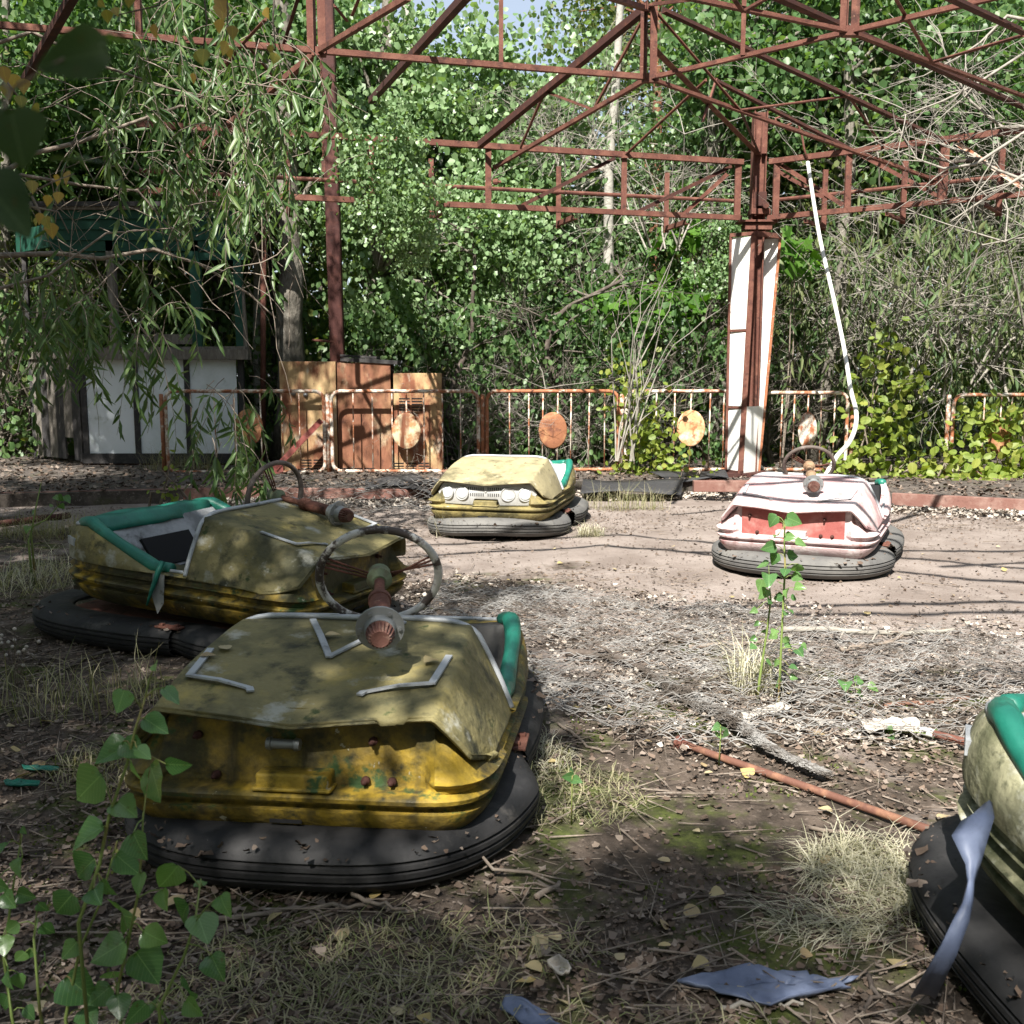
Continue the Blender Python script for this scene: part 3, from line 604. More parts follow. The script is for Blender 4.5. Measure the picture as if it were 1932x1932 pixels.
f6 = fence(1792, 2130, 893, 745, (1850, 1880, 1900, 1925, 1950), (1885, 822), 'fence panel overgrown with yellow green creeper at the far right', Yc=12.4)
for ch in f6.children:
    if ch.name.startswith('disc'): ch.scale.x = .8
for q in [c for o_ in bpy.data.objects if o_.get('category') == 'fence' for c in o_.children if c.name.startswith('disc')]:
    px_ = 966+1932*(q.parent.location.x+q.location.x)/12.7
    mt = M_disc2 if px_ < 560 or 1000 < px_ < 1100 or px_ > 1700 else (M_disc3 if px_ < 900 else None)
    if mt: q.data = q.data.copy(); q.data.materials[0] = mt
post_me = MB().tube([(0, 0, -.02), (0, 0, .98), (0, 0, .985)], [.027, .027, .008], 8).mesh('fence_post', M_rustpaint, True)
for px, y, mat, lab, Yc in ((310, 746, M_rustorange, 'rusty fence post before the booth at the left end of the fence', FY), (621, 752, M_rustpaint, 'flaking white fence post between the two panels at the cabinets', FY), (911, 752, M_rustorange, 'orange rusty fence post between two panels behind the sunlit yellow car', FY),
                            (1172, 752, M_rustpaint, 'fence post wrapped in creeper just right of the sunlit yellow car', FY), (1604, 754, M_rustorange, 'brown fence post next to the bend of the white hose', FY), (1783, 758, M_rustpaint, 'white flaking fence post at the gap among the yellow green shrubs', 12.4)):
    o = link('fence_post', post_me if mat is M_rustpaint else post_me.copy()); o.data.materials[0] = mat; p = P(px, 892, Yc); o.location = (p.x, Yc+.01, DZ-.01)
    tag(o, lab, 'fence post', 'fence posts')

# ------------------------------------------------------------------ metal cabinets
def cabinet(x0, x1, ytop, ybot, label, lean=0.0, vents=(), knobs=(), Yc=12.99, rz=0.0, door=None):
    a, c = P(x0, ybot, Yc), P(x1, ybot, Yc); w = c.x-a.x; z1 = P(x0, ytop, Yc).z; H = z1-DZ
    o = empty('metal_cabinet', ((a.x+c.x)/2, Yc, DZ), rz, label, 'cabinet', 'old metal electrical cabinets behind the fence')
    m = MB(); D = .45; t = .004
    m.box((0, D/2+.012, H/2), (w-.012, D, H-.01)); body = m.build('case', M_rustdark, o, bevel=.006)
    m = MB(); m.box((0, 0, H/2), (w, .018, H)); dr = m.build('door', door or M_cab, o, bevel=.005)
    sl = MB().box((0, 0, 0), (.135, .006, .015)).mesh('vent_slot', M_black)
    for px, py, nrow, ncol in vents:
        p = P(px, py, Yc)
        for r in range(nrow):
            for k in range(ncol):
                q = link('vent_slot', sl, o); q.location = (p.x-o.location.x+k*.16, -.0095, p.z-DZ-r*.036)
    for px, py in knobs:
        p = P(px, py, Yc); m = MB(); m.lathe((p.x-o.location.x, -.008, p.z-DZ), (0, -1, 0), [(0, .03), (.016, .03), (.02, .02), (.04, .016)], 12); m.build('knob', M_alu, o, True)
    o.rotation_euler = (0, lean, rz)
    return o
c1 = cabinet(533, 638, 682, 898, 'ochre cabinet with two knobs and low slots, leftmost of the three', -.0, ((578, 868, 5, 2),), ((554, 742), (577, 745)))
c2 = cabinet(640, 740, 684, 898, 'tallest brown rusted cabinet with a plain door, middle of the three', 0, ((650, 884, 2, 3),), ((610, 716),), Yc=13.03, door=M_cabrust)
c3 = cabinet(745, 835, 704, 898, 'lower cabinet with grey top and slotted door, rightmost of the three', 0.0, ((763, 752, 5, 2), (752, 874, 5, 3)), (), Yc=12.99)
m = MB(); m.box((0, 0, 0), (.72, .4, .05)); m.box((-.14, -.02, .045), (.46, .3, .03)); o = m.build('cabinet_lid', M_darkwood, bevel=.004); o.location = P(700, 678, 13.2); o.rotation_euler = (0, .06, .0)
tag(o, 'dark loose lid lying on top of the middle rusted cabinet', 'lid')
o.location.z = P(640, 684, 13.03).z+.02
# red angle iron leaning at the fence
m = MB(); m.angle((0, 0, 0), P(606, 793, 12.65)-P(519, 884, 12.6), .07, .008); m.box((.02, -.01, .0), (.16, .014, .12)); o = m.build('angle_iron', layered('red_primer_steel', (0.24, 0.07, 0.06), [((0.13, 0.05, 0.04), 9, .5, .68, 6)], rough=.8)); o.location = P(519, 884, 12.6)
tag(o, 'red primed angle iron leaning against the fence by the leftmost cabinet', 'angle iron')

# ------------------------------------------------------------------ wooden booth
BY = 13.8
booth = empty('control_booth', (P(310, 890, BY).x, BY, DZ), 0, 'derelict wooden control booth with white panels under a dark green fascia', 'booth')
bo = booth.location.copy()
def bq(px, py, Y=BY): return P(px, py, Y)-bo
def board(name, mat, p, q, w, t, up=(0, 1, 0), bev=.003): return MB().bar(p, q, w, t, up).build(name, mat, booth, bevel=bev)
zs = bq(0, 672).z; ztop = bq(0, 425).z; zbt = bq(0, 863).z
xl, xr = bq(155, 770).x, bq(470, 770).x
for k, (x0, x1) in enumerate(((171, 254), (266, 349), (365, 446))):
    a, c = bq(x0, 863), bq(x1, 676); m = MB(); m.box(((a.x+c.x)/2, -.03, (a.z+c.z)/2), (c.x-a.x, .014, c.z-a.z)); m.build('white_panel', M_boothpanel, booth)
for px in (162, 260, 357, 458):
    board('stud', M_darkwood, (bq(px, 770).x, -.02, .02), (bq(px, 770).x, -.02, zs), .075, .08)
board('sill', M_wood, (xl-.05, -.06, zs+.02), (xr+.05, -.06, zs+.02), .135, .19); board('sill', M_wood, (xl-.02, -.04, zs+.075), (xr, -.04, zs+.10), .06, .08)
board('base_board', M_darkwood, (xl-.03, -.035, .09), (xr+.03, -.035, .09), .135, .07); board('base_board', M_rustdark, (xl-.03, 0, -.01), (xr+.03, 0, -.01), .12, .07)
for px, mat, z1 in ((372, M_greenpaint, ztop), (452, M_greenpaint, ztop), (215, M_wood, ztop)):
    board('window_post', mat, (bq(px, 570).x, -.02, zs+.09), (bq(px, 570).x, -.02, z1), .13 if px == 372 else .10, .10)
board('window_post', M_wood, (bq(459, 600).x, -.03, zs+.09), (bq(454, 600).x, -.03, bq(0, 540).z), .125, .07)
for i, (py, w, y) in enumerate(((484, .10, -.03), (464, .15, -.05), (444, .15, -.07), (424, .15, -.09), (406, .13, -.12))):
    board('fascia_board', M_greenpaint, (xl-.25, y, bq(0, py).z), (xr+.06+.03*i, y, bq(0, py).z), w, .04)
board('roof_edge', M_wood, (xl-.4, -.16, bq(0, 394).z), (xr+.25, -.16, bq(0, 394).z), .07, .08)
m = MB(); m.box(((xl+xr)/2-.1, .82, bq(0, 394).z+.03), (xr-xl+.9, 2.1, .06)); m.build('roof', M_darkwood, booth)
m = MB(); m.box(((xl+xr)/2-.1, .9, bq(0, 412).z), (xr-xl+.2, 1.7, .02)); m.build('ceiling', layered('brown_ceiling_board', (0.12, 0.07, 0.045), [((0.06, 0.04, 0.03), 7, .5, .68, 6)]), booth)
m = MB(); m.box((bq(310, 640).x, -.015, bq(0, 640).z), (.84, .04, .13)); m.build('counter', M_wood, booth)
# angled left wall of upright planks
la, lc = Vector((xl-.02, 0, 0)), Vector((bq(64, 770, 14.8).x, 1.0, 0)); dd = (lc-la)
for i in range(6):
    p = la+dd*(i+.5)/6; L = dd.length/6-.006; z1 = zs+.0 if i > 0 else zs; z0 = .05 if i not in (1,) else .35
    M3 = Matrix.Rotation(math.atan2(dd.y, dd.x), 3, 'Z')
    m = MB(); m.box((p.x, p.y, (z0+z1)/2), (L, .022, z1-z0), M3); m.build('plank', M_wood if i % 2 else M_darkwood, booth, bevel=.003)
board('stud', M_darkwood, (lc.x, lc.y, 0), (lc.x, lc.y, ztop), .06, .06); board('sill', M_wood, la+Vector((0, -.03, zs+.02)), lc+Vector((0, -.03, zs+.02)), .10, .06)
board('fascia_board', M_greenpaint, la+Vector((-.06, -.05, bq(0, 440).z)), lc+Vector((-.06, -.05, bq(0, 440).z)), .3, .05)
for x, y in ((xr-.02, 1.6), (xl+.4, 1.75), (xl+1.35, 1.75)):
    board('stud', M_darkwood, (x, y, 0), (x, y, ztop), .06, .06)
board('fascia_board', M_greenpaint, (xr+.03, -.06, bq(0, 450).z), (xr+.03, 1.6, bq(0, 450).z), .27, .05)
# ------------------------------------------------------------------ bumper cars
HL, HW, NE, XC, FX = .765, .50, 4.2, .065, .83   # half length, half width, squareness, centre, nose
def body_outline(N, d=0.0):
    x, y = outline(HL+d, HW, N=N, nf=8.5); return x+XC, y
def outline(a, b, n=NE, N=120, waist=0.0, nf=None):
    t = np.linspace(0, 2*np.pi, 4001)[:-1]; c, s_ = np.cos(t), np.sin(t)
    m_ = np.where(c > 0, nf or n, n); x = a*np.sign(c)*np.abs(c)**(2/m_); y = b*np.sign(s_)*np.abs(s_)**(2/m_)
    if waist: y = y*(1-waist*np.exp(-((x-.42*a)/.16)**2))
    d = np.r_[0, np.cumsum(np.hypot(np.diff(np.r_[x, x[0]]), np.diff(np.r_[y, y[0]])))]
    q = np.linspace(0, d[-1], N+1)[:-1]
    return np.interp(q, d, np.r_[x, x[0]]), np.interp(q, d, np.r_[y, y[0]])
def smooth(e0, e1, v): t = np.clip((v-e0)/(e1-e0), 0, 1); return t*t*(3-2*t)
def lower_shell(front_closed):
    """ribbed tub; the front carries the recess under the bonnet lip"""
    lv = [(.130, -.10), (.136, -.075), (.152, -.054), (.178, -.030), (.203, -.008), (.222, .0), (.228, .002), (.231, -.022), (.236, -.028), (.247, -.028), (.251, -.008), (.256, .010), (.268, .014), (.273, .010), (.277, -.004)]
    rows = []; N = 150
    x0, y0 = body_outline(N)
    nx_, ny_ = np.gradient(np.r_[y0[-1], y0, y0[0]])[1:-1], -np.gradient(np.r_[x0[-1], x0, x0[0]])[1:-1]
    l = np.hypot(nx_, ny_); nx_, ny_ = nx_/l, ny_/l
    for z, d in lv: rows.append([(x+a*d, y+b_*d, z) for x, y, a, b_ in zip(x0, y0, nx_, ny_)])
    fr = (x0 > .45)*(1-smooth(.335, .365, np.abs(y0)))
    bul = (x0 > .5)*smooth(.35, .40, np.abs(y0))*.030
    for z, dside, dfr in ((.281, -.012, -.045), (.285, -.020, -.060), (.298, -.020, -.061), (.303, -.004, -.061), (.313, .006, -.062), (.319, -.010, -.062), (.345, -.012, -.063), (.352, -.02, -.064), (.44, -.045, -.066), (.49, -.065, -.068), (.49, -.2, -.2)):
        d = dside*(1-fr)+dfr*fr+bul*.45*(z < .344)*(z > .284)-bul*.25*(.344 < z < .43)-bul*1.7*(z > .43)
        rows.append([(x+a*k, y+b_*k, z) for x, y, a, b_, k in zip(x0, y0, nx_, ny_, d)])
    # cut the top rows away behind the bonnet: lower them to the belt
    for r in rows[-3:]:
        for i, (x, y, z) in enumerate(r):
            if x < .16: r[i] = (x, y, .352+(z-.352)*.03)
    m = MB(); m.grid(rows, True); return m
def hood_cage():
    X = [[.19]*7, [.42]*7, [.64, .64, .64, .64, .635, .63, .60], [.856, .850, .838, .818, .788, .67, .60], [.83, .825, .812, .794, .765, .66, .59], [.74, .74, .735, .72, .69, .66, .60]]
    Y = [[0, .2, .37, .415, .450, .480, .499], [0, .2, .38, .425, .458, .484, .501], [0, .2, .378, .425, .458, .484, .500], [0, .2, .365, .412, .458, .486, .498], [0, .2, .355, .402, .447, .482, .495], [0, .2, .34, .39, .43, .46, .48]]
    Z = [[.640, .645, .635, .545, .475, .40, .346], [.592, .592, .600, .52, .455, .39, .345], [.530, .545, .560, .49, .43, .37, .338], [.456, .478, .490, .440, .372, .336, .328], [.446, .467, .478, .431, .367, .333, .326], [.456, .476, .482, .436, .371, .336, .328]]
    rows = []
    for a, b_, c in zip(X, Y, Z):
        left = [(x, -y, z) for x, y, z in zip(a, b_, c)][::-1]; right = [(x, y, z) for x, y, z in zip(a, b_, c)][1:]
        rows.append(left+right)
    return rows
def hood_mesh(mat):
    rows = hood_cage(); me = MB().grid(rows).mesh('hood', mat, True)
    bm = bmesh.new(); bm.from_mesh(me); cr = bm.edges.layers.float.new('crease_edge'); ncol = 13
    bm.verts.ensure_lookup_table()
    for e in bm.edges:
        i, j = sorted(v.index for v in e.verts); r0, c0 = divmod(i, ncol); r1, c1 = divmod(j, ncol)
        if r0 == r1:
            if r0 == 3: e[cr] = 1
            elif r0 in (0, 5): e[cr] = 1
            elif r0 == 4: e[cr] = .5
        else:
            if c0 in (0, 12): e[cr] = 1
            elif c0 in (4, 8): e[cr] = .95
            elif c0 in (2, 10): e[cr] = .1 if r0 < 2 else .8
            elif c0 == 6: e[cr] = .5
    bm.to_mesh(me); bm.free()
    return me
def rim_h(x):
    return .365 if x > -.03 else (.365+(.535-.365)*min(1, (-.03-x)/.42)**.92 if x > -.45 else .535-.03*((-.45-x)/.24))
def rear_shell():
    x0, y0 = body_outline(220)
    nx_, ny_ = np.gradient(np.r_[y0[-1], y0, y0[0]])[1:-1], -np.gradient(np.r_[x0[-1], x0, x0[0]])[1:-1]
    l = np.hypot(nx_, ny_); nx_, ny_ = nx_/l, ny_/l
    idx = [i for i in range(220) if x0[i] < .21]; colsV = []
    for i in idx:
        x, y, a, b_ = x0[i], y0[i], nx_[i], ny_[i]; h = rim_h(x); rearness = smooth(.3, .65, -x)
        g = lambda d, z: (x+a*d, y+b_*d, z)
        dk = -.06-.07*rearness*abs(a)
        z0 = .348
        colsV.append([g(-.004, z0), g(.010, z0+.004), g(.012, z0+.02 if h > .4 else z0+.008), g(.008, z0+(h-z0)*.5), g(-.006, z0+(h-z0)*.82), g(-.022, h-.006), g(-.032, h), g(dk, h), g(dk-.006, h-.008), g(dk-.012, max(.30, h-.10)), g(dk-.03, .2)])
    out = MB(); out.grid([[c[k] for c in colsV] for k in range(8)])
    inn = MB(); inn.grid([[c[k] for c in colsV] for k in range(7, 11)])
    rim = [Vector(c[6])+Vector((0, 0, .004)) for c in colsV]; pad = [(Vector(c[7])+Vector(c[6]))/2+Vector((0, 0, .0)) for c in colsV]
    return out, inn, rim, pad
LOW, HOOD = lower_shell(True), None
RS_OUT, RS_IN, RS_RIM, RS_PAD = rear_shell()
BPROF = [(-.10, -.055), (-.06, -.075), (.02, -.078), (.065, -.066), (.085, -.046), (.091, -.036), (.080, -.033), (.080, -.028), (.093, -.024), (.096, -.008), (.085, -.005), (.085, .0), (.097, .003), (.096, .015), (.085, .018), (.085, .023), (.095, .027), (.084, .048), (.058, .066), (.02, .074), (-.05, .073), (-.085, .064), (-.10, .05)]
def bumper_mb(front, wave=0.0):
    x0, y0 = outline(.905, .53, n=3.3, N=160)
    nx_, ny_ = np.gradient(np.r_[y0[-1], y0, y0[0]])[1:-1], -np.gradient(np.r_[x0[-1], x0, x0[0]])[1:-1]
    l = np.hypot(nx_, ny_); nx_, ny_ = nx_/l, ny_/l
    if not front: y0 = y0*.955
    idx = [i for i in range(160) if (x0[i] > .21 if front else x0[i] < .17)]
    if front: idx = [i for i in idx if i > 80]+[i for i in idx if i <= 80]
    rows = []
    for i in idx:
        x, y, a, b_ = x0[i], y0[i], nx_[i], ny_[i]
        pin = -.075*smooth(.50, .24, x) if front else -.02*smooth(-.1, .19, x)
        k = 1-.12*smooth(.34, .22, x) if front else 1.0
        rows.append([(x-.095+a*(u*k+pin), y+b_*(u*k+pin), .092+v*k+wave*(.014*math.sin(5*y+1)+.008*math.sin(9*x))) for u, v in BPROF])
    m = MB(); m.grid(rows); k = len(BPROF); n = len(rows)
    for i in range(n-1): m.f.append((i*k, (i+1)*k, (i+1)*k+k-1, i*k+k-1))
    if front: m.f += [tuple(range(k)), tuple((n-1)*k+j for j in range(k))]
    return m
def plate_mb():
    x0, y0 = outline(.88, .50, n=3.4, N=60); x0 = x0-.075; m = MB(); rs = np.random.RandomState(3)
    rows = []
    for k, f in enumerate((1.0, .97, .92, .84, .7, .4, .05)): rows.append([(x*f, y*f, .125+rs.uniform(-.004, .008)) for x, y in zip(x0, y0)])
    m.grid(rows, True); return m
def on_hood(x, y):
    """height of the bonnet at x, y (bilinear in the cage)"""
    rows = hood_cage()[:4]; ys = abs(y); best = None
    for r in range(3):
        for c in range(6, 12):
            q = [rows[r][c], rows[r][c+1], rows[r+1][c], rows[r+1][c+1]]
            for u in np.linspace(0, 1, 7):
                for v in np.linspace(0, 1, 7):
                    p = [q[0][k]*(1-u)*(1-v)+q[1][k]*u*(1-v)+q[2][k]*(1-u)*v+q[3][k]*u*v for k in range(3)]
                    d = (p[0]-x)**2+(p[1]-ys)**2
                    if best is None or d < best[0]: best = (d, p[2])
    return best[1]
def strip_mb(pts, w=.018):
    m = MB(); pts = [Vector((x, y, on_hood(x, y)+.006)) for x, y in pts]
    for a, c in zip(pts[:-1], pts[1:]):
        nseg = 2; prev = None
        for i in range(nseg+1):
            q = a.lerp(c, i/nseg); q.z = on_hood(q.x, q.y)+.007
            if prev is not None: m.bar(prev, q, w, .006, (0, 0, 1), .004)
            prev = q
    return m
def wheel_mb(r=.185, spokes=True):
    m = MB(); m.tube([(r*math.cos(t), r*math.sin(t), 0) for t in np.linspace(0, 6.2832, 41)[:-1]], .0135, 8, closed=True); return m
def steering(par, hub, gear, mats, r=.185, spin=0.0, flange=.066, wtilt=0.0):
    """column lying on the bonnet: wheel at hub, bevel gear at the other end"""
    hub, gear = Vector(hub), Vector(gear); ax = (gear-hub); L = ax.length; ax.normalize()
    m = MB(); m.lathe(hub, ax, [(-.02, .016), (L*.42, .016), (L*.42, .030), (L*.45, .034), (L*.50, .034), (L*.505, .030), (L-.02, .030)], 18)
    c = m.build('steering_column', mats['tube'], par, True, sharp=35)
    u = ax.cross(Vector((0, 0, 1))).normalized(); w = u.cross(ax)
    Mx = Matrix((u, w, ax)).transposed().to_4x4()
    R3 = Mx @ Matrix.Rotation(wtilt, 4, 'X') @ Matrix.Rotation(spin, 4, 'Z')
    wh = wheel_mb(r).build('steering_wheel', mats['wheel'], c, True); wh.matrix_basis = Matrix.Translation(hub) @ R3
    sp = MB()
    for a0 in (0.35, math.pi-.35):
        for k in (-1, 0, 1):
            a = a0+k*.10; p0 = Vector((math.cos(a0)*.03, math.sin(a0)*.03+k*.010, .012)); p1 = Vector((math.cos(a)*(r-.004), math.sin(a)*(r-.004), 0)); sp.tube([p0, p1], .0035, 6)
    s_ = sp.build('wheel_spoke', mats['spoke'], c, True); s_.matrix_basis = Matrix.Translation(hub) @ R3
    m = MB(); m.lathe(hub, ax, [(-.03, .026), (-.025, .036), (.035, .040), (.045, .030), (.06, .022)], 18); m.build('hub', mats['hub'], c, True, sharp=35)
    m = MB(); m.lathe(gear, ax, [(-.075, .038), (-.03, .042), (-.03, flange), (-.020, flange), (-.018, .044), (.012, .040)], 28)
    for k in range(6):
        a = k*math.pi/3; p = gear+(u*math.cos(a)+w*math.sin(a))*flange*.8; m.lathe(p+ax*-.018, ax, [(0, .006), (.006, .006)], 6)
    m.build('flange', M_alu, c, True, sharp=30)
    m = MB(); K = 20; prof = [(.012, .038), (.02, .040), (.055, .030), (.058, .024), (.056, .010)]
    V = []; F = []
    for t, rr in prof:
        for j in range(2*K):
            a = math.pi*j/K; q = rr*(1.0 if j % 2 == 0 or t < .015 or t > .0565 else .82); V.append(gear+ax*t+(u*math.cos(a)+w*math.sin(a))*q)
    for i in range(len(prof)-1):
        for j in range(2*K): F.append((i*2*K+j, i*2*K+(j+1) % (2*K), (i+1)*2*K+(j+1) % (2*K), (i+1)*2*K+j))
    F.append(tuple(range((len(prof)-1)*2*K, len(prof)*2*K))); m.add(V, F); m.build('steering_gear', mats['gear'], c)
    return c
def bumper_car(name_loc, heading, label, low, hood, rear, rub, wave=0.0, steer=None, strips=True, grille=False, recess=None, lift=0.0, pitch=0.0, padded=True, inner=M_inner, chassis=M_rust, pads=((.045, .315), (.32, .68), (.685, .955))):
    """heading: degrees, 0 faces the camera, positive turns the nose to picture right"""
    o = empty('bumper_car', name_loc, R(heading-90), label, 'bumper car', 'abandoned bumper cars')
    o.scale = (1.06, 1.06, 1.0)
    for f_ in (True, False): bumper_mb(f_, wave).build('bumper', rub, o, True, sharp=28)
    pl = plate_mb().build('deck_plate', M_debris, o, True)
    rs = np.random.RandomState(int(abs(name_loc[0])*100)); x0, y0 = outline(.83, .50, n=4, N=400); k_ = rs.randint(0, 400, 420); f_ = 1+.10*rs.rand(420); V_ = np.stack([x0[k_]*f_, y0[k_]*f_, .132+.03*rs.rand(420)**2], 1)
    Vl, Fl = leaf_arrays(V_, np.c_[rs.randn(420, 2), rs.randn(420)*.3], np.c_[rs.randn(420, 2)*.4, np.ones(420)], .012+.03*rs.rand(420)**2, T_LITTER); tag(link('debris', arr_mesh('debris', Vl, Fl, M_litter), o), kind='stuff')
    m = MB(); m.box((0, 0, .085), (1.36, .84, .13)); m.build('chassis', chassis, o, bevel=.01)
    grp = []
    b1 = LOW.build('body', low, o, True, sharp=50); grp.append(b1)
    h = link('hood', hood_mesh(hood), o); sd = h.modifiers.new('s', 'SUBSURF'); sd.levels = 3; sd.render_levels = 3; grp.append(h)
    dx = bpy.data.textures.get('dents') or bpy.data.textures.new('dents', 'CLOUDS'); dx.noise_scale = .22
    dm = h.modifiers.new('dents', 'DISPLACE'); dm.texture = dx; dm.strength = .007; dm.mid_level = .5; dm.texture_coords = 'GLOBAL'; so = h.modifiers.new('t', 'SOLIDIFY'); so.thickness = .014; so.offset = -1
    r_ = RS_OUT.build('rear_shell', rear, o, True, sharp=40); grp.append(r_)
    it = RS_IN.build('inner_wall', inner, o, True, sharp=50); grp.append(it)
    n = len(RS_RIM)
    m = MB(); m.tube([p for p in RS_RIM], .009, 6); grp.append(m.build('rim_trim', M_trim, o, True))
    # bonnet rear edge trim
    e = hood_cage()[0]; m = MB(); pts = [Vector(e[i])+Vector((-.004, 0, .006)) for i in range(13)]; q = []
    for a, c in zip(pts[:-1], pts[1:]): q += [a.lerp(c, k/4) for k in range(4)]
    q.append(pts[-1]); qs = [sum((q[max(0, min(len(q)-1, i+k))] for k in (-2, -1, 0, 1, 2)), Vector())/5 for i in range(len(q))]
    m.tube(qs, .011, 6); grp.append(m.build('cowl_trim', M_trim, o, True))
    # cowl bulkhead inside, floor, seat
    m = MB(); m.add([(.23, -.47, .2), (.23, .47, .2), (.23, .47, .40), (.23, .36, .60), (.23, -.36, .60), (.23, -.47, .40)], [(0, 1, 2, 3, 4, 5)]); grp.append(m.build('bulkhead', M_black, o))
    m = MB(); m.box((-.12, 0, .19), (.9, .86, .02)); grp.append(m.build('floor_pan', M_debris, o))
    m = MB(); m.add([(-.16, -.45, .2), (-.16, .45, .2), (-.41, .41, .525), (-.41, -.41, .525), (-.19, -.45, .2), (-.19, .45, .2), (-.45, .41, .525), (-.45, -.41, .525)], [(0,1,2,3),(7,6,5,4),(0,4,5,1),(1,5,6,2),(2,6,7,3),(3,7,4,0)]); grp.append(m.build('backrest', inner, o, bevel=.01))
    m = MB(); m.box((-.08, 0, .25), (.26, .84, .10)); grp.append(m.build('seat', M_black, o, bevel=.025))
    if padded:
        # green roll along the cockpit rim, both sides and round the back
        for lo, hi in pads:
            i0, i1 = int(lo*n), int(hi*n); pts = [RS_PAD[i]+Vector((0, 0, .008+.003*math.sin(i*.23))) for i in range(i0, i1)]
            rr = [.030+.003*math.sin(i*.31) for i in range(len(pts))]; rr[0] = rr[-1] = .024
            grp.append(MB().tube(pts, rr, 10).build('padding', M_greenvinyl, o, True))
    if strips:
        for s_ in (1, -1): grp.append(strip_mb([(.50, s_*.35), (.68, s_*.335), (.70, s_*.16), (.718, s_*.15)], .020).build('trim_strip', M_trim, o))
    if strips == 2: grp.append(strip_mb([(.22, -.13), (.49, .0), (.22, .16)], .020).build('trim_strip', M_trim, o))
    m = MB(); m.box((.795, 0, .305), (.08, .19, .045)); m.box((.808, 0, .286), (.07, .21, .012)); grp.append(m.build('plate_shelf', low, o, bevel=.010))
    m = MB(); m.box((FX-.022, -.02, .195), (.02, .085, .016)); grp.append(m.build('tow_slot', M_black, o))
    if recess:
        x0, y0 = body_outline(300, -.057); m = MB(); pts = [(x, y) for x, y in zip(x0, y0) if x > .5 and abs(y) < .325]; pts.sort(key=lambda t: t[1])
        rows = [[(x+.002, y, z) for x, y in pts] for z in (.284, .38, .47)]; m.grid(rows); grp.append(m.build('recess_panel', recess, o, True))
    bolt = MB().lathe((0, 0, 0), (1, 0, 0), [(0, .012), (.012, .012), (.012, .006), (.03, .006)], 8).mesh('bolt', M_rustdark, True)
    if not grille:
        for y, z in ((-.27, .41), (.2, .41), (.25, .30), (-.22, .30), (.18, .30)):
            q = link('bolt', bolt, o); q.location = (.772, y, z); grp.append(q)
    if grille: grp += front_panel(o)
    for sy in (1, -1):
        bx, by = body_outline(400); k_ = min((i for i in range(400) if by[i]*sy > .1), key=lambda i: abs(bx[i]+.56)); tx, ty = bx[(k_+3) % 400]-bx[k_-3], by[(k_+3) % 400]-by[k_-3]
        m = MB(); m.box((bx[k_], by[k_], .44), (.10, .022, .038), Matrix.Rotation(math.atan2(ty, tx), 3, 'Z')); grp.append(m.build('rear_trim', M_trim, o))
    # joint of the two bumper halves
    for sy in (1, -1):
        m = MB(); m.box((.12, sy*.52, .163), (.14, .05, .010)); m.box((.08, sy*.525, .172), (.022, .022, .014)); m.box((.16, sy*.515, .172), (.022, .022, .014)); m.build('joint_bracket', M_rust, o, bevel=.003)
    if lift or pitch:
        T = Matrix.Translation((0, 0, lift)) @ Matrix.Rotation(pitch, 4, 'Y')
        for g in grp: g.matrix_basis = T @ g.matrix_basis
    if steer: 
        mats = dict(tube=steer.get('tube', M_rust), wheel=steer.get('wheel', M_wheel), spoke=M_rust, hub=steer.get('hubm', M_hub), gear=M_gear)
        steering(o, steer['hub'], steer['gear'], mats, steer.get('r', .185), steer.get('spin', 0), wtilt=steer.get('wtilt', 0))
    return o
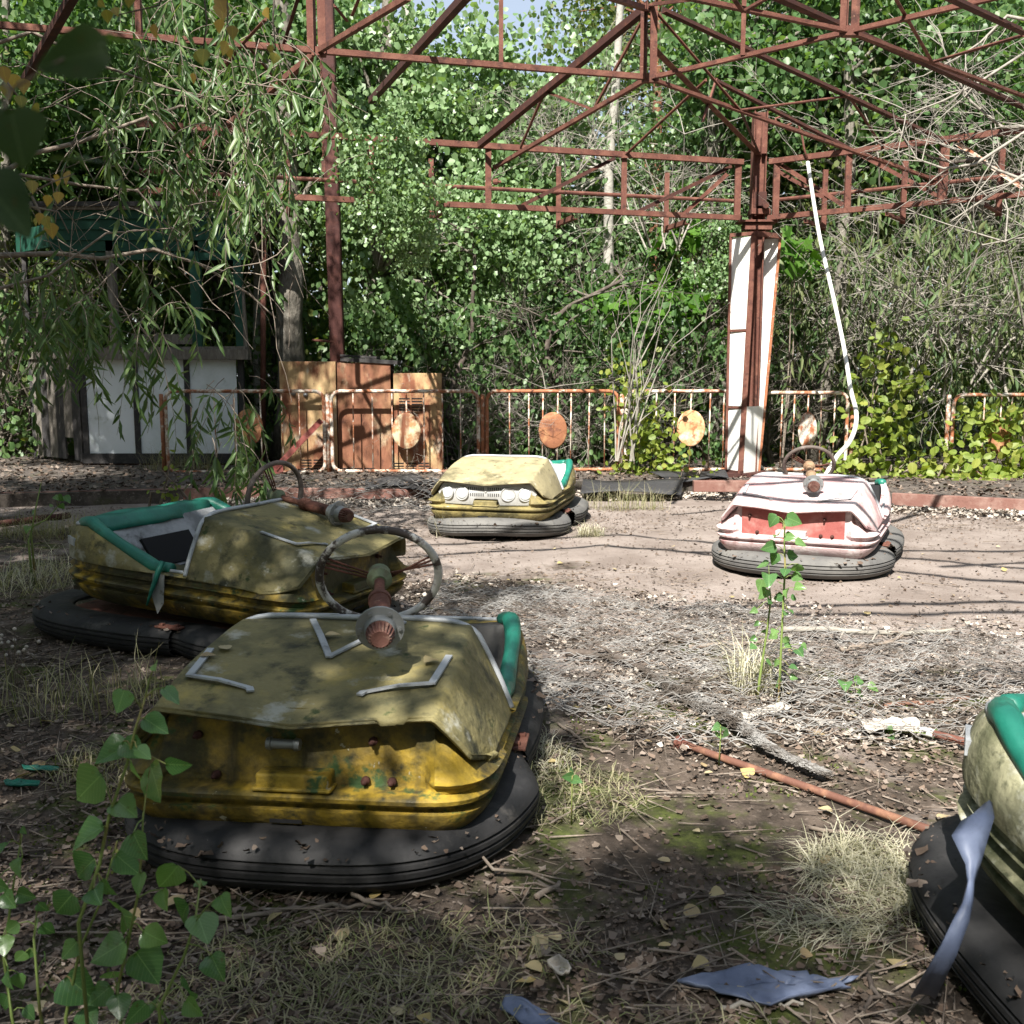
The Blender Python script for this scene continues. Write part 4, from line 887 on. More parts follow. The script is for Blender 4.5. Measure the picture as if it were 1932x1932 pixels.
def front_panel(o):
    out = []
    X = lambda y: .80-.22*y*y
    shape = [(-.40, .405), (-.36, .445), (-.12, .447), (0, .440), (.12, .447), (.36, .445), (.405, .405), (.37, .352), (.10, .348), (.095, .378), (-.095, .378), (-.10, .348), (-.37, .352)]
    zt, K = [], 48
    ys = np.linspace(-.40, .405, K)
    def topz(y): return np.interp(y, [-.40, -.36, -.12, 0, .12, .36, .405], [.39, .468, .466, .455, .466, .468, .39])
    def botz(y): return np.interp(y, [-.40, -.37, -.101, -.099, .099, .101, .37, .405], [.388, .292, .288, .338, .338, .288, .292, .388])
    m = MB(); rows = [[(X(y)+dx, y, z) for y, z in zip(ys, zz)] for dx, zz in ((-.01, topz(ys)), (.004, topz(ys)-.001), (.006, topz(ys)-.004), (.006, botz(ys)+.004), (.004, botz(ys)+.001), (-.01, botz(ys)))]
    m.grid(rows); out.append(m.build('front_panel', M_alu2, o, True, sharp=40))
    for i, y in enumerate((-.32, -.195, .18, .315)):
        c = Vector((X(y)+.006, y, .383)); ax = Vector((1, 1.1*y, 0)).normalized(); r = .056
        m = MB(); m.lathe(c, ax, [(-.005, r*1.05), (.010, r*1.05), (.012, r*.98), (.006, r*.93)], 24); rg = m.build('headlight', M_alu2, o, True, sharp=35); out.append(rg)
        if i == 2:
            m = MB(); m.lathe(c, ax, [(.000, r*.93), (.001, r*.90)], 20); ln = m.build('empty_socket', M_black, rg)
            m = MB(); m.lathe(c+Vector((.0, .012, -.012)), ax, [(-.002, r*.7), (.006, r*.6), (.010, r*.2)], 20); m.build('lens', M_lens, rg, True)
        else:
            m = MB(); m.lathe(c, ax, [(.0, r*.93), (.012, r*.75), (.016, r*.5), (.014, r*.45), (.018, r*.3), (.018, r*.05)], 24); ln = m.build('lens', M_lens, rg, True)
    sl = MB().box((0, 0, 0), (.004, .0065, .026)).mesh('slot', M_black)
    for z in (.425, .375):
        for y in np.r_[np.linspace(-.14, -.02, 8), np.linspace(.02, .14, 8)]:
            if z < .39 and abs(y) > .13: continue
            q = link('slot', sl, o); q.location = (X(y)+.0065, y, z); out.append(q)
    m = MB(); m.lathe((X(0)+.004, 0, .40), (1, 0, 0), [(0, .010), (.006, .009), (.008, .003)], 8); out.append(m.build('badge', M_alu2, o, True))
    return out
M_alu2 = layered('pale_pressed_aluminium', (0.40, 0.40, 0.39), [((0.29, 0.285, 0.265), 9, .5, .7, 7), ((0.25, 0.20, 0.15), 22, .64, .74, 6)], rough=.55, metal=.25, bump=.1)
M_darkhull = layered('dark_hull', (0.06, 0.058, 0.055), [((0.03, 0.03, 0.028), 8, .48, .66, 6)], rough=.9)  # darker hull tone for the inside of the front car
M_drab = layered('drab_yellow_paint', (0.27, 0.22, 0.085), [((0.18, 0.148, 0.065), 4, .42, .60, 8), ((0.075, 0.066, 0.032), 4, .44, .58, 10), ((0.42, 0.41, 0.36), 12, .62, .68, 8), ((0.05, 0.045, 0.025), 14, .54, .66, 8)], rough=.62, bump=.5, bscale=40)
def place(px, py, heading, dist=.962, z=0.02):
    """ground spot under the front of the bumper -> car centre"""
    f = Zp(px, py, z); a = R(heading); d = Vector((math.sin(a), -math.cos(a), 0)); c = f-d*dist; c.z = 0; return c
random.seed(2)
car_front = bumper_car(place(530, 1696, -6), -6, 'large grimy yellow bumper car in the foreground with a white and brown steering wheel', M_yellow, M_yellowhood, M_yellow, M_rubber,
    steer=dict(hub=(.14, .08, .725), gear=(.60, .19, .665), spin=.0, wtilt=.30), strips=2, lift=-.082, pitch=-.088, pads=((.045, .315),), inner=M_darkhull)
car_left = bumper_car(Vector((-1.56, 5.42, 0)), 66, 'shaded yellow bumper car seen from its side with open cockpit and green seat lining', M_yellow, M_yellowhood, M_yellowhood, M_rubber,
    steer=dict(hub=(.16, .24, .72), gear=(.62, .16, .655), wheel=M_wheelbrown, spin=.8), strips=1, lift=.065, pitch=.045)
car_back = bumper_car(place(910, 1017, -14), -14, 'sunlit pale yellow bumper car with headlights and a pressed metal front panel', M_drab, M_paleyellow, M_drab, M_rubbergrey, wave=1.0, strips=0, grille=True, inner=M_whitepanel)
car_pink = bumper_car(place(1484, 1091, -25), -25, 'chalky pink and white bumper car with faded red front under the bonnet lip', M_pinklow, M_pink, M_pinklow, M_rubbergrey,
    steer=dict(hub=(.2, .0, .72), gear=(.62, .10, .62), wheel=M_wheelbrown, hubm=M_tan, tube=M_tan, spin=.3, r=.165, wtilt=.35), strips=1, recess=M_red, inner=M_black, pads=((.26, .315),))
car_right = bumper_car(Vector((1.615, 1.84, 0)), 5, 'mossy grey yellow bumper car cut off by the frame at bottom right', M_greyyellow, M_greyyellow, M_greyyellow, M_rubber, strips=0, inner=M_inner, lift=.05, pitch=.05)
for ch in car_right.children:
    if ch.name.startswith('bumper') and max(v.co.x for v in ch.data.vertices) < .4: ch.location.x = .14; ch.scale.y = .94
for ch in car_front.children:
    if ch.name.startswith('bumper') and max(v.co.x for v in ch.data.vertices) < .4: ch.location.x = .08; ch.scale.y = .94
def lifted(o): o.matrix_basis = Matrix.Translation((0, 0, .065)) @ Matrix.Rotation(.045, 4, 'Y') @ o.matrix_basis
for ch in car_left.children:
    if ch.name.startswith('bumper') and max(v.co.x for v in ch.data.vertices) < .4: ch.location.x = .09; ch.scale.y = .97
# open seat box in the shaded car
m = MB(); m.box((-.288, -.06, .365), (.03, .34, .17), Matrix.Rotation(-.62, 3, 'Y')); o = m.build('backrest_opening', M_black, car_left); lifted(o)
# grey latch on the front car
m = MB(); m.lathe((.80, -.075, .40), (0, 1, 0), [(0, .016), (.012, .018), (.014, .014), (.072, .013), (.075, .018), (.088, .016)], 12); m.build('latch', M_alu, car_front, True, sharp=30).matrix_basis = Matrix.Translation((0, 0, -.082)) @ Matrix.Rotation(-.088, 4, 'Y')
# torn strip on the side of the shaded car
m = MB(); m.add([(.02, -.522, .36), (.09, -.522, .36), (.09, -.528, .22), (.05, -.526, .16), (.02, -.526, .24)], [(0, 1, 2, 3, 4)]); lifted(m.build('hanging_flap', M_alu, car_left))
m = MB(); m.tube([(.06, -.50, .42), (.055, -.525, .37), (.03, -.54, .28), (.0, -.54, .2)], [.012, .014, .010, .005], 6); lifted(m.build('torn_padding', M_greenvinyl, car_left, True))
V = []; F = []
for i in range(11):
    for j in range(5):
        u = i/10; V.append((-.45+.018*j-.008*(j > 2)*math.sin(i*2.1), -.42+.80*u, .572+.022*(1-abs(j-1.5)/1.5)-.014*j+.006*math.sin(i*1.7+j)-(.10*(j-2) if i > 7 and j > 2 else 0)))
for i in range(10):
    for j in range(4): F.append((i*5+j, i*5+j+1, i*5+j+6, i*5+j+5))
m = MB(); m.add(V, F); o = m.build('loose_lining', M_greenvinyl, car_left, True); lifted(o); o.modifiers.new('t', 'SOLIDIFY').thickness = .012
# ------------------------------------------------------------------ litter, twigs, grass
RS = np.random.RandomState(11)
def deckness(x, y): return .10*x+.13*y
def clean(x, y):
    """clear patches of the red deck"""
    a = ((x > 1.3) & (y > 4.9+.35*np.sin(x*2)) & (y < 8.9)) | ((y > 7.1+.2*np.sin(3*x)) & (y < 8.7) & (x > -.6)) | (np.hypot((x-.75)/.62, (y-2.95)/.26) < 1) | (np.hypot((x-.05)/.25, (y-4.6)/.9) < 1)
    return a
n = 115000
u = RS.rand(n); y = 1.5+9.0*u**1.5; x = (RS.rand(n)-.5)*2*(.62*y+.3)
keep = ~clean(x, y) | (RS.rand(n) < .28)
dens = .30+.9*np.clip(wob(x, y, 1.1, .5)+.45, 0, 1); keep &= RS.rand(n) < dens
x, y = x[keep], y[keep]; n = len(x)
z = ground_z(x, y)+.003+.008*RS.rand(n)
az = RS.rand(n)*6.283; tilt = RS.randn(n)*.22
t = np.stack([np.cos(az), np.sin(az), tilt], 1); nn = np.stack([RS.randn(n)*.4, RS.randn(n)*.4, np.ones(n)], 1)
big = RS.rand(n)**2
tag(link('leaf_litter', leaves_mesh('leaf_litter', np.stack([x, y, z], 1), t, nn, .008+.024*big**1.3, T_LITTER, M_litter)), kind='stuff')
n = 42000; x = RS.uniform(-1.2, 4.5, n); y = RS.uniform(3.0, 7.2, n); e_ = wob(x, y, 1.3, 4)*.25; k_ = (y > 3.55+.28*np.abs(x-1.2)*(x < 1.2)+e_) & (y < np.where(x < .2, 6.9, 6.75-.50*(x-.2))+e_) & (x > -.8+.5*e_) & (RS.rand(n) < .35+.8*np.clip(wob(x, y, 2.2, 3)+.3, 0, 1)); x, y = x[k_], y[k_]; n = len(x)
az = RS.rand(n)*6.283; t = np.stack([np.cos(az), np.sin(az), RS.randn(n)*.3], 1); nn = np.stack([RS.randn(n)*.5, RS.randn(n)*.5, np.ones(n)], 1)
M_mix = leaf_mat('mixed_fine_debris', [(0.08, 0.06, 0.045), (0.20, 0.16, 0.13), (0.36, 0.32, 0.275), (0.11, 0.085, 0.065), (0.50, 0.46, 0.41)], rough=.9, trans=0)
tag(link('netting_litter', leaves_mesh('netting_litter', np.stack([x, y, ground_z(x, y)+.006+.03*RS.rand(n)**2], 1), t, nn, .010+.03*RS.rand(n)**2, T_LITTER, M_mix)), kind='stuff')
# litter on the raised surround
n = 7000; x = (RS.rand(n)-.5)*15; y = np.interp(x, [p.x for p in edge], [p.y for p in edge])+.08+RS.rand(n)**1.4*4.5
az = RS.rand(n)*6.283; t = np.stack([np.cos(az), np.sin(az), RS.randn(n)*.25], 1); nn = np.stack([RS.randn(n)*.4, RS.randn(n)*.4, np.ones(n)], 1)
tag(link('surround_litter', leaves_mesh('surround_litter', np.stack([x, y, np.full(n, DZ)+.004+.02*RS.rand(n)], 1), t, nn, .025+.05*RS.rand(n), T_LITTER, M_litter)), kind='stuff')
# pale bands of litter swept along the kerbs
n = 5200; x = np.r_[RS.uniform(-3.6, 1.2, n//2), RS.uniform(1.6, 5.6, n//2)]; y = np.interp(x, [p.x for p in edge], [p.y for p in edge])-.08-np.abs(RS.randn(n))*.28
az = RS.rand(n)*6.283; t = np.stack([np.cos(az), np.sin(az), RS.randn(n)*.3], 1); nn = np.stack([RS.randn(n)*.5, RS.randn(n)*.5, np.ones(n)], 1)
M_pale = leaf_mat('bleached_litter', [(0.20, 0.165, 0.135), (0.30, 0.26, 0.22), (0.42, 0.38, 0.33)], rough=.9, trans=0)
tag(link('kerb_litter', leaves_mesh('kerb_litter', np.stack([x, y, ground_z(x, y)+.012+.02*RS.rand(n)], 1), t, nn, .02+.045*RS.rand(n), T_LITTER, M_pale)), kind='stuff')
def seg_tubes(name, A, B, r0, r1, mat, k=3):
    """many short straight tapering twigs in one mesh"""
    A, B = np.asarray(A, float), np.asarray(B, float); d = unit(B-A); up = np.where(np.abs(d[:, 2:3]) > .9, np.array([[1., 0, 0]]), np.array([[0, 0, 1.]]))
    u = unit(np.cross(d, up)); w = np.cross(d, u); V = []
    for q, r in ((A, r0), (B, r1)):
        for j in range(k):
            a = 2*math.pi*j/k; V.append(q+(u*math.cos(a)+w*math.sin(a))*np.reshape(r, (-1, 1)))
    V = np.stack(V, 1).reshape(-1, 3); base = (np.arange(len(A))*2*k)[:, None]
    F = np.concatenate([np.stack([base[:, 0]+j, base[:, 0]+(j+1) % k, base[:, 0]+k+(j+1) % k, base[:, 0]+k+j], 1) for j in range(k)])
    return arr_mesh(name, V, F, mat)
n = 5200; u = RS.rand(n); y = 1.6+8*u**1.4; x = (RS.rand(n)-.5)*2*(.6*y+.2); k_ = ~clean(x, y) | (RS.rand(n) < .12); x, y = x[k_], y[k_]; n = len(x)
az = RS.normal(0, .9, n); L = .04+.22*RS.rand(n)**2; A = np.stack([x, y, ground_z(x, y)+.006+.012*RS.rand(n)], 1); B = A+np.stack([np.cos(az)*L, np.sin(az)*L, RS.randn(n)*.02], 1)
tag(link('twig_litter', seg_tubes('twig_litter', A, B, np.full(n, .0022)+.002*RS.rand(n), np.full(n, .001), M_stick)), kind='stuff')
def blades(name, cx, cy, rx, ry, n, h, mat, flat=.5, comb=None, w=.0022):
    a = RS.rand(n)*6.283; rr = np.sqrt(RS.rand(n)); x = cx+rx*rr*np.cos(a); y = cy+ry*rr*np.sin(a); z = ground_z(x, y)
    az = RS.rand(n)*6.283 if comb is None else comb+RS.randn(n)*.75; ln = h*(.5+.8*RS.rand(n)); lean = np.clip(flat+RS.randn(n)*.22, .05, .97)
    d = np.stack([np.cos(az), np.sin(az)], 1); p0 = np.stack([x, y, z], 1)
    el = (1-lean)*1.5
    p1 = p0+np.c_[d*(np.cos(el)*ln*.5)[:, None], np.sin(el)*ln*.5+.01]; el2 = el-.5-.5*RS.rand(n)
    p2 = p1+np.c_[d*(np.cos(el2)*ln*.5)[:, None]+RS.randn(n, 2)*.02, np.sin(el2)*ln*.5]
    p2[:, 2] = np.maximum(p2[:, 2], ground_z(p2[:, 0], p2[:, 1])+.006)
    s = np.c_[-d[:, 1], d[:, 0], np.zeros(n)]*w
    V = np.stack([p0-s, p0+s, p1-s, p1+s, p2-s*.2, p2+s*.2], 1).reshape(-1, 3); b0 = np.arange(n)*6
    F = np.concatenate([np.stack([b0, b0+1, b0+3, b0+2], 1), np.stack([b0+2, b0+3, b0+5, b0+4], 1)])
    return tag(link(name, arr_mesh(name, V, F, mat)), kind='stuff')
def gpos(px, py): p = Zp(px, py, .01); return p.x, p.y
for px, py, rx, ry, nn_, h, mat, fl, cb, *wd in ((1645, 1640, .17, .19, 1000, .14, M_hay, .88, None, .0013), (1600, 1735, .18, .09, 260, .16, M_hay, .9, 3.4, .0013), (1740, 1690, .09, .14, 170, .14, M_hay, .88, None, .0013), (720, 1800, .5, .16, 700, .09, M_grass, .8, None), (560, 1880, .4, .1, 350, .08, M_grass, .75, None), (1080, 1500, .25, .22, 450, .09, M_grass, .75, None), (1000, 1420, .14, .22, 320, .10, M_hay, .75, None),
                                            (150, 1330, .36, .26, 200, .24, M_grass, .3, None), (50, 1100, .45, .5, 420, .26, M_hay, .4, None), (100, 1010, .5, .3, 500, .25, M_grass, .35, None), (1420, 1300, .10, .10, 160, .28, M_hay, .15, None), (850, 1010, .14, .08, 130, .3, M_hay, .2, None), (1115, 1010, .12, .10, 170, .16, M_hay, .5, None), (1180, 960, .45, .12, 260, .3, M_grass, .25, None),
                                            (800, 1950, .8, .1, 350, .08, M_grass, .8, None), (250, 1450, .3, .2, 300, .12, M_grass, .5, None), (340, 905, .5, .2, 400, .5, M_grass, .2, None), (1420, 880, .3, .2, 200, .5, M_hay, .2, None)):
    q = gpos(px, py); blades('grass_tuft', q[0], q[1], rx, ry, nn_, h, mat, fl, cb, wd[0] if wd else .0016)
# moss cushions hugging the ground
M_moss = leaf_mat('moss_tips', [(0.05, 0.07, 0.015), (0.085, 0.11, 0.025), (0.12, 0.14, 0.04)], rough=.9, trans=.2)
n = 16000; x = RS.uniform(-1.6, 1.7, n); y = RS.uniform(1.5, 4.3, n); k_ = (wob(x, y, 1.7, 2.2) > .28) & ~clean(x, y); x, y = x[k_], y[k_]; n = len(x)
t = np.stack([RS.randn(n), RS.randn(n), .6+RS.rand(n)], 1); nn = RS.randn(n, 3)
tag(link('moss', leaves_mesh('moss', np.stack([x, y, ground_z(x, y)], 1), t, nn, .006+.008*RS.rand(n), T_OVAL, M_moss)), kind='stuff')

# ------------------------------------------------------------------ fallen wire netting
def net_z(x, y, s): return .02+.05*np.abs(wob(x, y, 1.6, s))+.045*np.abs(wob(x, y, 4.5, s*2))+.016*wob(x, y, 13, s)
def netting(corner, ux, uy, nw, ns, cell, r, ph, lift, fn=None, mask=None):
    """hexagonal wire mesh draped over the ground: nw wires, ns zigzag steps"""
    i = np.arange(nw)[:, None]; j = np.arange(ns)[None]; hexp = np.array([-.5, -.5, .5, .5])
    yy = (i+.28*np.where((j//2+i) % 2 == 0, 1, -1)*1.0)*cell; xx = (j*.62+0*i)*cell
    X = corner[0]+ux[0]*xx+uy[0]*yy; Y = corner[1]+ux[1]*xx+uy[1]*yy
    X = X+.05*wob(X, Y, 3, ph+1); Y = Y+.05*wob(X, Y, 3, ph+2)
    Z = ground_z(X, Y)+lift+net_z(X, Y, ph) if fn is None else fn(xx, yy, X, Y)
    Pn = np.stack([X, Y, Z], -1); A = Pn[:, :-1].reshape(-1, 3); B = Pn[:, 1:].reshape(-1, 3)
    if mask is not None: k_ = mask(A[:, 0], A[:, 1]); A, B = A[k_], B[k_]
    return A, B
def region(x, y):
    e = wob(x, y, 1.3, 4)*.25
    return (y > 3.55+.28*np.abs(x-1.2)*(x < 1.2)+e) & (y < np.where(x < .2, 6.4, 6.3-.52*(x-.2))+e) & (x > -.5+.5*e)
As, Bs = [], []
for ph, ang, lift, c0 in ((.3, .06, .005, (-1.0, 3.5)), (2.1, -.22, .015, (-1.0, 4.0)), (4.4, .35, .03, (-.9, 3.2))):
    ca, sa = math.cos(ang), math.sin(ang)
    A, B = netting(c0, (ca, sa), (-sa, ca), 88, 190, .042, .0011, ph, lift, mask=lambda x, y, p=ph: region(x, y) & (wob(x, y, .9, p) > -.55)); As.append(A); Bs.append(B)
# gathered roll of the same netting
path = [Zp(px, py, .03) for px, py in ((1235, 1290), (1290, 1318), (1340, 1345), (1400, 1380), (1440, 1412), (1490, 1440), (1560, 1470))]
pl = np.array([[p.x, p.y] for p in path])
for k in range(150):
    tt = np.linspace(0, 1, 70); c = np.stack([np.interp(tt*(len(pl)-1), np.arange(len(pl)), pl[:, i]) for i in (0, 1)], 1)
    a = RS.rand()*6.283; rr = (.032*RS.rand()**.5)*(1-.75*tt)*np.clip(tt*6, .45, 1); sp = RS.uniform(-1, 1)
    an = a+sp*tt*4+.35*np.sin(np.arange(70)*1.7+a)
    q = np.c_[c[:, 0]+rr*np.cos(an)*.8+.008*RS.randn(70), c[:, 1]+rr*np.cos(an)+.008*RS.randn(70), .05+rr*np.sin(an)]; q[:, 2] = np.maximum(q[:, 2], .008)
    As.append(q[:-1]); Bs.append(q[1:])
A, B = np.concatenate(As), np.concatenate(Bs); r = np.full(len(A), .0016)
o = link('wire_netting', seg_tubes('wire_netting', A, B, r, r, M_wire)); tag(o, 'crumpled mass of fallen chicken wire netting spread over the arena floor', 'wire netting')
# netting hanging over the kerb below the cabinets
q0 = Zp(520, 935, .1)
A, B = netting((q0.x-.1, q0.y+.15), (1, 0), (0, -1), 24, 90, .05, .001, 1, .2, fn=lambda xx, yy, X, Y: .26-.20*np.clip((yy-.25)/.6, 0, 1)**.8+.05*np.sin(xx*5)*np.sin(yy*6+1)+.02*np.sin(xx*13+yy*9)); r = np.full(len(A), .0022)
o = link('wire_netting', seg_tubes('wire_netting', A, B, r, r, M_wire)); tag(o, 'pale chicken wire hanging over the steel kerb below the ochre cabinets', 'wire netting')

# ------------------------------------------------------------------ single things on the floor
def stick(px, r, mat, label, name='fallen_stick', cat='stick', lift=0.0, taper=.6, group=None, k=7, wob_=.008):
    pts = [Zp(a, c, .0) for a, c in px]; fine = []
    for a, c in zip(pts[:-1], pts[1:]): fine += [a.lerp(c, i/5) for i in range(5)]
    fine.append(pts[-1]); n = len(fine); rs = random.Random(int(px[0][0]))
    for i, p in enumerate(fine): p.x += rs.uniform(-wob_, wob_); p.y += rs.uniform(-wob_, wob_)*1.2; p.z = float(ground_z(p.x, p.y))+r+lift+rs.uniform(0, wob_)
    o0 = fine[0].copy(); m = MB(); m.tube([p-o0 for p in fine], [r*(1-(1-taper)*i/(n-1)) for i in range(n)], k)
    if 'branch' in name or r > .008 and mat in (M_stick, M_darkstick, M_palestick):
        for i in range(3, n-2, 4):
            d = Vector((rs.uniform(-1, 1), rs.uniform(-1, 1), rs.uniform(.0, .5))).normalized(); L = rs.uniform(.05, .2)
            m.tube([fine[i]-o0, fine[i]-o0+d*L*.5, fine[i]-o0+d*L+Vector((0, 0, -.02))], [r*.45, r*.35, r*.15], 5)
    o = m.build(name, mat, None, True); o.location = o0; return tag(o, label, cat, group)
pipe_pts = [Zp(1283, 1402, .025), Zp(1818, 1588, .025)]
o = empty('rusty_pipe', pipe_pts[0], 0, 'long rusty pipe lying across the floor towards the mossy car at right', 'pipe'); d = pipe_pts[1]-pipe_pts[0]
MB().tube([d*t for t in np.linspace(0, 1, 8)], .0135, 12).build('tube', M_rustorange2 if 'M_rustorange2' in globals() else layered('orange_brown_pipe', (0.13, 0.06, 0.042), [((0.25, 0.13, 0.08), 12, .5, .66, 6), ((0.11, 0.05, 0.035), 20, .54, .7, 6)], rough=.75, bump=.2), o, True)
MB().lathe(-d.normalized()*.01, d.normalized(), [(0, .027), (.012, .027), (.014, .018), (.05, .018)], 14).build('end_flange', M_rust, o)
a, c = Zp(1722, 1374, .03), Zp(1830, 1402, .03)
o = empty('wrapped_pipe', a, 0, 'rusty pipe end with a white rag knotted round it, behind the mossy car', 'pipe'); d = c-a; MB().tube([d*-.25, d*.3, d*1.2], .015, 10).build('tube', M_rust, o, True)
MB().tube([d*-.26, d*.38], .0165, 10).build('white_sleeve', M_white, o, True)
rk = MB()
for i in range(3): rk.tube([d*(-.12+.07*i)+Vector((0, .02*math.cos(t)*(1.2+.3*i), .02*math.sin(t)*(1.2+.3*i)))+Vector((.006*math.sin(3*t+i), 0, 0)) for t in np.linspace(0, 6.283, 13)[:-1]], .011, 7, closed=True)
V = []; F = []
for i in range(9):
    for j in range(6): V.append(Vector((-.02-.022*i, .05-.025*j+.012*math.sin(i*1.3), .014+.007*math.sin(i*.9+j*.8)+.005*math.cos(j*1.1))))
for i in range(8):
    for j in range(5): F.append((i*6+j, i*6+j+1, i*6+j+7, i*6+j+6))
rk.add(V, F); rk.build('rag', M_cloth, o, True)
stick(((1668, 1336), (1745, 1330), (1828, 1320)), .010, layered('brown_rod', (0.15, 0.08, 0.055), [((0.25, 0.15, 0.10), 14, .5, .66, 5)]), 'thin brown rod on the litter behind the white rag', 'metal_rod', 'rod', taper=1, wob_=.003)
stick(((1065, 1246), (1140, 1248), (1180, 1262), (1240, 1296)), .022, M_darkstick, 'dark bent branch sticking out of the rolled wire netting', 'fallen_branch', 'branch', lift=.02)
stick(((1473, 1212), (1560, 1212), (1640, 1215), (1715, 1220), (1800, 1212)), .017, M_palestick, 'long pale dead branch on the netting behind the small sapling', 'fallen_branch', 'branch', lift=.05)
stick(((1300, 1240), (1400, 1233), (1470, 1228)), .012, M_stick, 'brown branch across the netting left of the small sapling', 'fallen_branch', 'branch', lift=.04)
stick(((1590, 1245), (1680, 1228), (1740, 1205)), .014, M_stick, 'forked brown branch on the netting beneath the pale dead branch', 'fallen_branch', 'branch', lift=.04)
stick(((340, 1742), (470, 1728), (580, 1712), (700, 1718), (790, 1728)), .008, M_stick, 'long curved brown stick lying before the bumper of the foreground car', 'fallen_stick', 'stick')
stick(((640, 1680), (690, 1718), (760, 1735)), .007, M_stick, 'short crooked twig crossing the long stick before the foreground car', 'fallen_stick', 'stick', lift=.02)
stick(((1010, 1705), (1055, 1680)), .010, M_stick, 'stubby grey twig right of the foreground bumper', 'fallen_stick', 'stick')
stick(((1150, 1390), (1230, 1372), (1310, 1366)), .009, M_stick, 'reddish brown stick on the ground above the end of the rusty pipe', 'fallen_stick', 'stick')
stick(((1055, 1370), (1110, 1410), (1160, 1430)), .006, M_stick, 'thin straight twig right of the green padding of the foreground car', 'fallen_stick', 'stick')
stick(((1530, 1568), (1640, 1590), (1690, 1615)), .007, M_stick, 'curved twig lying along the upper edge of the dry hay', 'fallen_stick', 'stick')
stick(((1190, 1740), (1290, 1712), (1390, 1690)), .005, M_darkstick, 'dark thin stick in the middle of the mossy ground', 'fallen_stick', 'stick')
stick(((1630, 1840), (1655, 1890), (1620, 1920)), .007, M_darkstick, 'dark twig right beside the torn blue sheet', 'fallen_stick', 'stick')
stick(((60, 1290), (180, 1240), (290, 1215), (300, 1150)), .011, M_darkstick, 'dark bent branch on the ground left of the foreground car', 'fallen_branch', 'branch')
stick(((1355, 1908), (1450, 1902), (1520, 1905)), .006, M_palestick, 'straight pale straw stem below the blue sheet', 'fallen_stick', 'stick')
stick(((1440, 1362), (1560, 1385), (1700, 1402), (1800, 1412)), .007, M_stick, 'long thin grey stick beneath the white rag', 'fallen_stick', 'stick')
stick(((-20, 1000), (60, 988), (132, 980)), .03, M_rustdark, 'thick dark rusty pipe on the ground behind the shaded yellow car', 'ground_pipe', 'pipe', taper=1, wob_=.002, k=10)
# twig leaning on the bumper of the front car
m = MB(); tw = [P(835, 1520, 2.86), P(880, 1580, 2.70), P(930, 1640, 2.66), P(1000, 1692, 2.68), P(1050, 1712, 2.62)]; tw[-1].z = .015; tw[-2].z = .02
o0 = tw[0].copy(); m.tube([p-o0 for p in tw], [.003, .004, .005, .005, .004], 6); m.tube([tw[3]-o0, tw[3]-o0+Vector((.08, -.06, .012))], [.004, .002], 5); o = m.build('leaning_twig', M_stick, None, True); o.location = o0
tag(o, 'thin bare twig leaning over the black bumper of the foreground car', 'twig')
# sheets of vinyl and rubber
def sheet_flat(name, pxs, mat, label, cat, zf=.012, amp=.012, thick=.004, seed=1):
    pts = [Zp(a, c, .018) for a, c in pxs]
    for p in pts: p.z = 0
    c0 = sum(pts, Vector())/len(pts); rs = random.Random(seed); rows = []
    K = len(pts); fine = []
    for i in range(K):
        a, b_ = pts[i], pts[(i+1) % K]; fine += [a.lerp(b_, t/3) for t in range(3)]
    for f in (1.0, .9, .72, .5, .25, .02):
        rows.append([c0+(p-c0)*f+Vector((0, 0, zf+float(ground_z(p.x, p.y))+amp*(math.sin(p.x*19*f+seed)+math.cos(p.y*23*f+seed*2)+.5*math.sin(p.x*53*f+p.y*41*f+seed))*.5+(amp*1.2*rs.random() if f == 1 else 0)+amp)) for p in fine])
    V = [q-c0 for r in rows for q in r]; n_ = len(fine); F = []
    for i in range(len(rows)-1):
        for j in range(n_): F.append((i*n_+j, i*n_+(j+1) % n_, (i+1)*n_+(j+1) % n_, (i+1)*n_+j))
    m = MB(); m.add(V, F); o = m.build(name, mat, None, True); o.location = c0; s_ = o.modifiers.new('t', 'SOLIDIFY'); s_.thickness = thick; return tag(o, label, cat)
def c7(*q): return [(981+x*.4922, 1132+y*.4922) for x, y in q]
sheet_flat('vinyl_sheet', c7((600, 1480), (740, 1440), (880, 1398), (960, 1420), (1100, 1428), (1140, 1452), (1300, 1448), (1210, 1474), (1270, 1490), (1180, 1512), (960, 1556), (850, 1540), (720, 1508)), M_bluevinyl, 'torn slate blue vinyl sheet lying flat on the mossy ground at bottom', 'vinyl sheet', amp=.011, zf=.004)
sheet_flat('vinyl_strip', ((955, 1885), (985, 1890), (1020, 1905), (1062, 1940), (1000, 1945), (945, 1905)), M_bluevinyl, 'small blue vinyl strip at the bottom edge left of the blue sheet', 'vinyl strip', seed=3)
sheet_flat('paper_scrap', c7((105, 1415), (150, 1412), (200, 1445), (190, 1465), (150, 1460), (125, 1440)), M_cloth, 'whitish scrap lying above the small blue strip', 'scrap', seed=5)
sheet_flat('bark_scrap', ((1395, 1350), (1430, 1336), (1475, 1330), (1478, 1338), (1440, 1346), (1400, 1360)), M_cloth, 'pale torn scrap at the foot of the small sapling', 'scrap', seed=6)
for i, (px, py, lab) in enumerate(((40, 1478, 'torn green vinyl strip among the leaves by the foreground sapling'), (75, 1452, 'small green vinyl shred above the torn green strip'))):
    sheet_flat('vinyl_shred', ((px-34, py-2), (px-6, py-5), (px+36, py-4), (px+34, py+1), (px, py+3), (px-30, py+4)), M_greenvinyl, lab, 'vinyl shred', seed=8+i, zf=.012, amp=.006)
